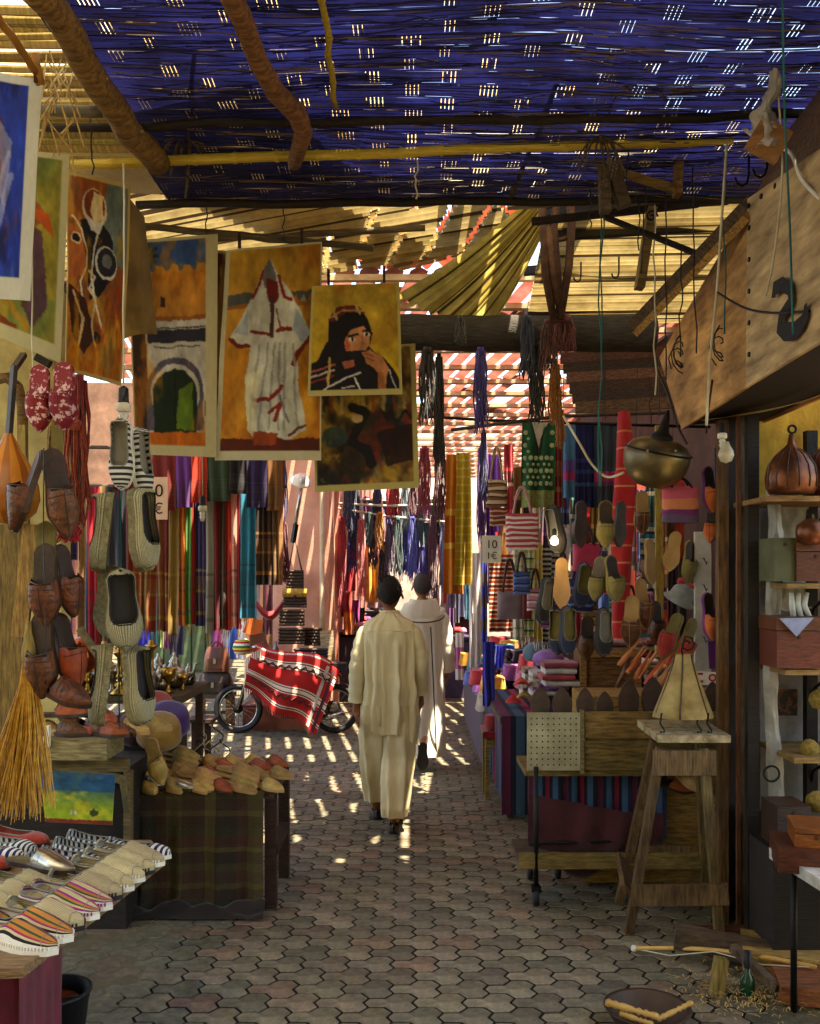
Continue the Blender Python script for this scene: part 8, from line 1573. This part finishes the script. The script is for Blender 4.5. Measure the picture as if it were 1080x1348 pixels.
cord([P(1030, 0, 3.0), P(1033, 150, 3.1), P(1040, 300, 3.2), P(1044, 440, 3.25)], .004, m_teal, 'long teal cord hanging in front of the painted mark'); cord([P(1022, 90, 3.3), P(1030, 220, 3.3), P(1020, 330, 3.35), P(1008, 390, 3.4)], .004, m_str, 'frayed white rope hanging beside the teal cord', 'rope', 'rope'); cord([P(957, 190, 3.8), P(950, 290, 3.85), P(944, 380, 3.9), P(935, 470, 4.0), P(930, 560, 4.1)], .006, m_str, 'pale rope hanging down before the plywood box', 'rope', 'rope')
cord([P(980, 170, 3.7), P(1010, 190, 3.5), P(1040, 200, 3.4), P(1055, 235, 3.3), P(1080, 262, 3.2)], .008, m_wht, 'white cable running over the plywood box', 'cable', 'cable'); cord([P(945, 385, 3.9), P(980, 405, 3.75), P(1020, 412, 3.5), P(1085, 408, 3.2)], .005, m_wire, 'black cable sagging across the painted mark', 'cable', 'cable'); cord([P(742, 548, 5.2), P(762, 582, 5.0), P(780, 612, 5.0), P(800, 628, 5.0), P(822, 622, 4.95)], .007, m_str, 'pale cable looping left of the brass lamp', 'cable', 'cable'); cord([P(862, 480, 4.75), P(880, 520, 4.7), P(892, 560, 4.7), P(905, 585, 4.7)], .006, m_wire, 'black cable hanging under the plywood box', 'cable', 'cable'); cord([P(938, 500, 4.2), P(932, 545, 4.2), P(930, 570, 4.3)], .005, m_wire, 'short black cable under the plywood box', 'cable', 'cable')
for i, (x, y_, D) in enumerate(((895, 452, 4.2), (948, 440, 4.05))):
    mb = MB(); c = P(x, y_, D)
    for k in range(4): a = R.uniform(0, 6); mb.tube([c + Vector((.03 * math.cos(a + j * .9) * (.5 + .1 * j), 0.01 * j, .04 * math.sin(a + j * .8) - .012 * j)) for j in range(8)], .003, 5)
    o = single('wire_knot', mb, m_wire, 'knot of black wire on the plywood, %s' % ['left', 'right'][i], 'wire', smooth=True)
mb = MB(); c = P(858, 285, 4.45); mb.tube([c + Vector((.03 * (1 - i / 14) * math.cos(i * .75), 0, .03 * (1 - i / 14) * math.sin(i * .75))) for i in range(13)] , .005, 5); single('iron_scroll', mb, m_iron, 'small curled iron scroll before the yellow roofing', 'iron scroll', smooth=True)
# plastic bag knotted to the roof
mb = MB(); c = P(1018, 150, 3.3); mb.grid(lambda u, v: c + Vector(((.008 + .03 * v ** .7 * (1 - .75 * math.exp(-((v - .45) / .08) ** 2))) * math.cos(2 * PI * u) * (1 + 1.1 * nz(math.cos(2 * PI * u) * 3.5, v * 5, math.sin(2 * PI * u) * 3.5) + .5 * nz(math.cos(2 * PI * u) * 9, v * 14, math.sin(2 * PI * u) * 9)) - .035 * v + .012 * math.sin(v * 9), .02 * math.sin(2 * PI * u) * (1 + .8 * nz(u * 9, v * 9)), .15 - .27 * v + .012 * nz(u * 8, v * 6))), 40, 36, closeu=True); single('plastic_bag', mb, M('white_plastic_bag', C(214, 210, 200), C(180, 174, 160), rough=.3, trans=.35, jitter=0, bump=.6, bscale=18), 'white plastic bag knotted to the roof at the upper right', 'plastic bag', smooth=True)
mb = MB(); mb.box(P(1012, 185, 3.3), (.12, .03, .12), (0, .5, 0)); single('brown_scrap', mb, m_ply2, 'brown board scrap under the plastic bag', 'board')
# dry stalk knots in the mat
for i, (x, y_) in enumerate(((840, 90), (790, 180), (240, 180))):
    mb = MB(); c = P(x, y_, 3.6 + .2 * i)
    for k in range(16): a = R.uniform(0, 2 * PI); mb.tube([c, c + Vector((.05 * math.cos(a), .04 * math.sin(a), -.02)), c + Vector((.1 * math.cos(a), .05 * math.sin(a), -.03 - .12 * R.random()))], .004, 4)
    single('stalk_knot', mb, m_log2, 'knot of dry stalks under the roof, %s' % ['right above the frame', 'beside the upright', 'left by the log rafter'][i], 'stalks', smooth=True)
mb = MB()
for k in range(26):
    a = P(55 + 50 * R.random(), 60 + 120 * R.random(), 3.5); mb.tube([a, a + Vector((R.uniform(-.1, .1), R.uniform(-.05, .05), -R.uniform(.05, .2)))], .003, 4)
struct('loose_straw', mb, m_straw, False, 'stuff')
# ------------------------------------------------------------------ yarn from the beam and across the alley
for (x, y0, y1, D, wd, col, lb) in [(563, 462, 560, 5.5, .09, (40, 34, 38), 'black yarn skein at the left end of the dark beam'), (578, 470, 620, 5.6, .05, (36, 30, 34), 'long thin black skein left of the purple one'), (633, 462, 572, 5.5, .07, (70, 60, 160), 'purple blue yarn skein on the dark beam'), (637, 570, 660, 5.5, .035, (60, 50, 120), 'thin blue tail of the purple skein'), (694, 420, 500, 5.4, .07, (40, 46, 80), 'dark blue skein wound over the dark beam'), (707, 455, 560, 5.45, .08, (34, 30, 32), 'black ragged skein on the dark beam, right'), (722, 425, 490, 5.35, .08, (90, 30, 30), 'dark red skein over the dark beam'), (742, 420, 465, 5.35, .14, (110, 34, 30), 'wide red fringe over the dark beam'), (731, 480, 560, 5.5, .06, (196, 120, 40), 'orange yarn skein below the beam'), (738, 540, 590, 5.6, .04, (200, 130, 50), 'short orange skein near the green tunic'),
        (559, 590, 680, 8.5, .10, (190, 60, 70), 'coral red skein hanging high by the alley'), (580, 592, 690, 8.2, .10, (110, 30, 40), 'dark red skein hanging high by the alley'), (634, 590, 720, 8.6, .07, (110, 50, 150), 'violet skein behind the price card'), (606, 420, 455, 5.4, .05, (60, 54, 46), 'dark cord knotted on the beam')]:
    skein(x, y0, y1, D, wd, col, lb, 30, amp=.012, th=.0042)
DY = 13.0
t = thing('yarn_line', 'pale line across the alley carrying dyed yarn', 'line', P(505, 680, DY))
for a, b_ in (((415, 664), (595, 688)), ((430, 662), (590, 664))):
    mb = MB(); mb.tube([P(*a, DY), P((a[0] + b_[0]) / 2, (a[1] + b_[1]) / 2 + 3, DY), P(*b_, DY)], .018, 6); part('rope', mb, m_str, t, True)
yl = [(450, 682, 800, (200, 40, 50), 'scarlet'), (458, 640, 700, (50, 80, 120), 'steel blue'), (468, 640, 725, (40, 56, 100), 'navy'), (464, 690, 760, (60, 50, 130), 'indigo'), (476, 684, 790, (226, 110, 110), 'coral pink'), (486, 676, 720, (50, 90, 90), 'pine green'), (491, 690, 750, (80, 30, 60), 'plum'), (497, 640, 690, (40, 44, 90), 'midnight'), (500, 676, 728, (216, 150, 40), 'saffron'), (505, 715, 780, (36, 30, 36), 'black'), (514, 640, 684, (210, 40, 40), 'bright red'), (521, 640, 684, (190, 30, 40), 'crimson'), (513, 690, 760, (90, 70, 100), 'smoky violet'), (524, 684, 765, (60, 100, 100), 'sea green'), (534, 640, 700, (120, 140, 150), 'grey'), (533, 682, 758, (80, 90, 206), 'periwinkle'), (543, 682, 770, (90, 100, 216), 'cornflower blue'), (544, 640, 690, (110, 40, 60), 'wine'), (552, 640, 760, (50, 90, 100), 'dark teal'), (561, 690, 790, (70, 100, 110), 'slate teal'), (570, 680, 800, (100, 40, 70), 'burgundy'), (556, 720, 790, (60, 50, 150), 'ultramarine'), (585, 690, 780, (130, 130, 170), 'lavender grey'), (578, 640, 730, (50, 60, 70), 'charcoal')]
for i, (x, y0, y1, c, nm) in enumerate(yl): skein(x, y0, y1, DY - .08 + .05 * (i % 4), .11, c, '%s yarn skein on the line across the alley' % nm, 24, amp=.018, th=.007)
# far stalls left and right in the alley
for i, (x0, x1, y0, y1, D, c, nm) in enumerate([(446, 468, 722, 778, 14, (216, 40, 50), 'red dress'), (436, 444, 716, 790, 14.5, (226, 230, 240), 'white and blue scarf'), (484, 511, 733, 800, 17, (190, 176, 186), 'grey striped blanket'), (449, 464, 780, 812, 13.5, (206, 50, 50), 'red jacket'), (464, 474, 790, 830, 14, (170, 50, 130), 'magenta scarf'), (452, 466, 806, 835, 13, (226, 130, 50), 'orange bag cloth'), (590, 600, 700, 800, 14, (150, 150, 190), 'lilac grey shawl'), (598, 606, 720, 820, 14.4, (60, 60, 70), 'dark coat'), (576, 590, 770, 850, 16, (214, 206, 206), 'white gown'), (424, 436, 790, 850, 13.4, (110, 110, 110), 'grey coat'), (470, 480, 800, 850, 14, (40, 36, 44), 'black coat'), (590, 600, 800, 850, 15, (110, 50, 130), 'purple gown')]):
    cloth(x0, x1, y0, y1, D, fab('fs_%d' % i, *c), '%s hanging in the far part of the alley' % nm, 2, .06, name='hanging_garment', cat='garment')
fs_ = [(-.75, 13.6, .5, .9), (-.7, 15.5, .6, .9), (.75, 14.0, .5, .8), (.8, 16.5, .6, 1.0), (-.6, 18.5, .5, 1.0), (.7, 19.5, .6, 1.2)]
for i, (x, y_, w_, h_) in enumerate(fs_):
    mb = MB(); mb.box((x, y_, h_ / 2), (w_, .9, h_)); mb.box((x, y_, h_ + .05), (w_ * 1.05, .95, .04)); single('stall_counter', mb, fab('counter_%d' % i, *[(60, 50, 60), (110, 60, 50), (70, 60, 90), (90, 50, 50), (60, 70, 80), (120, 90, 70)][i]), 'far market stall counter draped in dim cloth, %s of the alley, number %s back' % (['left', 'left', 'right', 'right', 'left', 'right'][i], ['one', 'two', 'one', 'two', 'three', 'three'][i]), 'stall counter')
for i in range(26):
    x, y_, w_, h_ = fs_[i % 6]; c = [(206, 60, 60), (226, 226, 220), (70, 120, 180), (230, 170, 60), (110, 60, 130), (60, 130, 100), (230, 140, 160)][i % 7]; px_ = x + R.uniform(-.2, .2); py_ = y_ + R.uniform(-.4, .3); mb = MB(); r_ = R.uniform(.06, .12)
    mb.grid(lambda u, v: (px_ + r_ * math.cos(2 * PI * u) * math.sin(PI * (.15 + .8 * v)) * (1 + .2 * nz(u * 6, v * 4, i)), py_ + r_ * math.sin(2 * PI * u) * math.sin(PI * (.15 + .8 * v)), h_ + .07 + r_ * (1 - v) * 1.5), 14, 8, closeu=True)
    single('cloth_bundle', mb, fab('fb_%d' % (i % 7), *c), '%s cloth bundle on the far stall counters' % ['red', 'white', 'blue', 'amber', 'purple', 'green', 'pink'][i % 7], 'cloth bundle', 'bundles on the far stalls', True)
# garments hung along the right shop row
for i in range(22):
    D = 8.8 + i * .62; c = [(190, 60, 50), (226, 214, 190), (60, 90, 150), (150, 110, 60), (80, 50, 110), (50, 110, 100), (206, 140, 60), (226, 150, 160)][(i * 5) % 8]; x0 = CX + F * (2.0 - .02 * i) / D
    cloth(x0, x0 + F * .55 / D, HY - F * (.95 - .1 * (i % 3)) / D, HY + F * (.55 + .1 * (i % 2)) / D, D, fab('row_%d' % ((i * 5) % 8), *c), 'garment hung along the right hand shop row, %s' % ['brick red', 'cream', 'denim blue', 'brown', 'violet', 'sea green', 'amber', 'rose'][(i * 5) % 8] + [', nearest part', ', middle part', ', farthest part'][i // 8], 2, .05, name='hanging_garment', cat='garment', group='garments along the right shop row')

mb = MB(); mb.grid(lambda u, v: P(925 + 175 * u, 552 - 40 * u - 12 * v * math.sin(PI * (.1 + .9 * u)), 4.8 - 1.0 * u) + Vector((0, .3 * v, -.03 * math.sin(PI * u))), 20, 6)
single('yellow_tarp', mb, fab('yellow_tarp', 190, 150, 50, trans=.25), 'yellow tarp sagging under the plywood box', 'tarp', smooth=True)

# second line of yarn and more cloth deeper in the alley
DZ = 15.5; t = thing('yarn_line', 'farther line of yarn across the alley', 'line', P(520, 668, DZ)); mb = MB(); mb.tube([P(440, 655, DZ), P(520, 660, DZ), P(610, 655, DZ)], .018, 6); part('rope', mb, m_str, t, True)
for i in range(18):
    c = [(200, 60, 60), (230, 160, 60), (90, 150, 190), (226, 226, 220), (150, 60, 130), (80, 150, 110), (240, 150, 150), (60, 70, 160), (190, 40, 60)][i % 9]; nm = ['red', 'amber', 'sky blue', 'white', 'magenta', 'jade', 'blush', 'deep blue', 'cherry'][i % 9]
    skein(447 + i * 9, 655 + 3 * (i % 2), 715 + 14 * (i % 4), DZ + .05 * (i % 3), .13, c, '%s skein on the farther yarn line, %s half' % (nm, 'left' if i < 9 else 'right'), 20, amp=.02, th=.009)
for i in range(16):
    side = -1 if i % 2 else 1; D = 16 + i * .5; X = side * (.62 + .03 * i); c = [(220, 70, 60), (240, 236, 226), (70, 120, 200), (240, 180, 70), (130, 60, 150), (60, 140, 120), (230, 140, 170)][(i * 3) % 7]; nm = ['red', 'white', 'azure', 'golden', 'purple', 'green', 'pink'][(i * 3) % 7]; x0 = CX + F * X / D
    cloth(x0 - 9, x0 + 9, HY - F * 1.1 / D, HY + F * .5 / D, D, fab('deep_%d' % ((i * 3) % 7), *c), '%s garment deep in the alley, %s side, %s' % (nm, 'left' if side < 0 else 'right', ['nearer', 'farther'][i // 8]), 2, .06, name='hanging_garment', cat='garment')
# stacked goods crowding the right stall edge
for i in range(20):
    D = 8.6 + (i % 10) * .33; X = .72 + .06 * (i % 3) + (.3 if i >= 10 else 0); z = .55 + .12 * (i % 2) + (.2 if i >= 10 else 0); c = [(226, 220, 210), (206, 70, 80), (90, 110, 190), (240, 170, 60), (160, 90, 170), (70, 140, 130), (230, 130, 150), (60, 60, 80)][(i * 3) % 8]; nm = ['cream', 'red', 'blue', 'marigold', 'mauve', 'teal', 'pink', 'slate'][(i * 3) % 8]
    mb = MB(); mb.grid(lambda u, v: (X + .13 * math.copysign(abs(math.cos(2 * PI * u)) ** .5, math.cos(2 * PI * u)) * (1 - .2 * v), D + .14 * math.copysign(abs(math.sin(2 * PI * u)) ** .5, math.sin(2 * PI * u)), z + .14 * v + .012 * nz(u * 7, v * 3, i)), 20, 5, closeu=True); mb.grid(lambda u, v: (X + .1 * (2 * u - 1), D + .13 * (2 * v - 1), z + .14 + .015 * nz(u * 4, v * 4, i)), 5, 5)
    single('folded_bundle', mb, fab('gb_%d' % ((i * 3) % 8), *c), '%s folded bundle on the far right stall, %s tier, number %s back' % (nm, 'inner' if i >= 10 else 'outer', ['one', 'two', 'three', 'four', 'five', 'six', 'seven', 'eight', 'nine', 'ten'][i % 10]), 'textile', smooth=True)
mb = MB(); mb.box((.98, 10.1, .27), (.62, 3.4, .54)); single('stall_bench', mb, fab('bench_cloth', 70, 60, 84), 'long low stall bench under the folded bundles', 'bench')

# boards and more stock crowding the right hand stall
for i in range(6):
    mb = MB(); a, b_ = P(738 + 4 * i, 472 + 13 * i, 7.6 - .1 * i), P(905 + 5 * i, 462 + 13 * i, 7.3 - .1 * i); mb.beam(a, b_, .03, .085, up=(0, 0, 1)); single('awning_board', mb, wood('awning_board_%d' % (i % 3), *[(96, 62, 48), (74, 56, 46), (120, 84, 60)][i % 3]), 'dark awning board above the textiles, %s from the top' % ['first', 'second', 'third', 'fourth', 'fifth', 'lowest'][i], 'board')
cn = [((196, 60, 70), 'coral'), ((226, 206, 170), 'sand'), ((70, 90, 150), 'steel blue'), ((150, 110, 50), 'mustard'), ((110, 60, 120), 'grape'), ((60, 110, 100), 'spruce'), ((60, 46, 50), 'black brown'), ((206, 150, 160), 'dusty pink')]
for i in range(18):
    c, nm = cn[(i * 3) % 8]; x = 664 + i * 12.5; y0 = 585 + 30 * (i % 3); cloth(x, x + 12, y0, y0 + 110 + 25 * (i % 2), 8.3 + .12 * (i % 3), tbands('mb_%d' % ((i * 3) % 8), [(4, C(*c)), (.6, C(*(min(255, v * 1.25 + 20) for v in c))), (2, C(*(v * .7 for v in c))), (.6, C(226, 216, 196))], 2), '%s banded scarf packed behind the bags, %s group' % (nm, ['left', 'middle', 'right'][i // 6]), 2, .03)
for i in range(11):
    c, nm = cn[(i * 5 + 2) % 8]; x = 676 + 18 * i; y0 = 752 + 22 * (i % 3); tote(x, y0, x + 22, y0 + 30, 7.0 + .1 * (i % 3), tbands('mt_%d' % ((i * 5 + 2) % 8), [(2, C(*c)), (.7, C(*(v * .5 for v in c))), (1, C(*(min(255, v * 1.2 + 25) for v in c)))], 3), '%s woven bag in the packed row, number %s from the left' % (nm, ['one', 'two', 'three', 'four', 'five', 'six', 'seven', 'eight', 'nine', 'ten', 'eleven'][i]), y0 - 26, strapm=m_dkl)
for i in range(9):
    c, nm = cn[(i * 3 + 1) % 8]; fold_stack(690 + 20 * i, 710 + 20 * i, 880 - 6 * (i % 3), 925, 7.9 + .1 * (i % 2), [c, tuple(min(255, v * 1.2 + 30) for v in c), tuple(v * .7 for v in c)], '%s folded cloth at the back of the table, pile %s' % (nm, ['one', 'two', 'three', 'four', 'five', 'six', 'seven', 'eight', 'nine'][i]), .25)
for i, (k, x, y_, lb) in enumerate((('brown', 766, 690, 'dark tooled slipper between the black and olive ones'), ('felt', 766, 770, 'navy slipper hanging under the pink handbag strap'), ('brown', 772, 840, 'brown tooled slipper between the navy and black ones'), ('sandal', 858, 740, 'tan sandal hanging right of the red roll, upper'), ('brown', 862, 820, 'tooled slipper hanging right of the red roll, lower'), ('olive', 905, 740, 'olive slipper hanging beside the white board'), ('brown', 818, 690, 'brown slipper in front of the red roll, upper'), ('black', 716, 790, 'black slipper left of the tan sole'))):
    shoe(k, P(x, y_, 5.6), rotm((R.uniform(-.15, .15), 0, -1), (R.uniform(-.8, .8), -1 if i % 3 else 1, 0)), lb, .98)
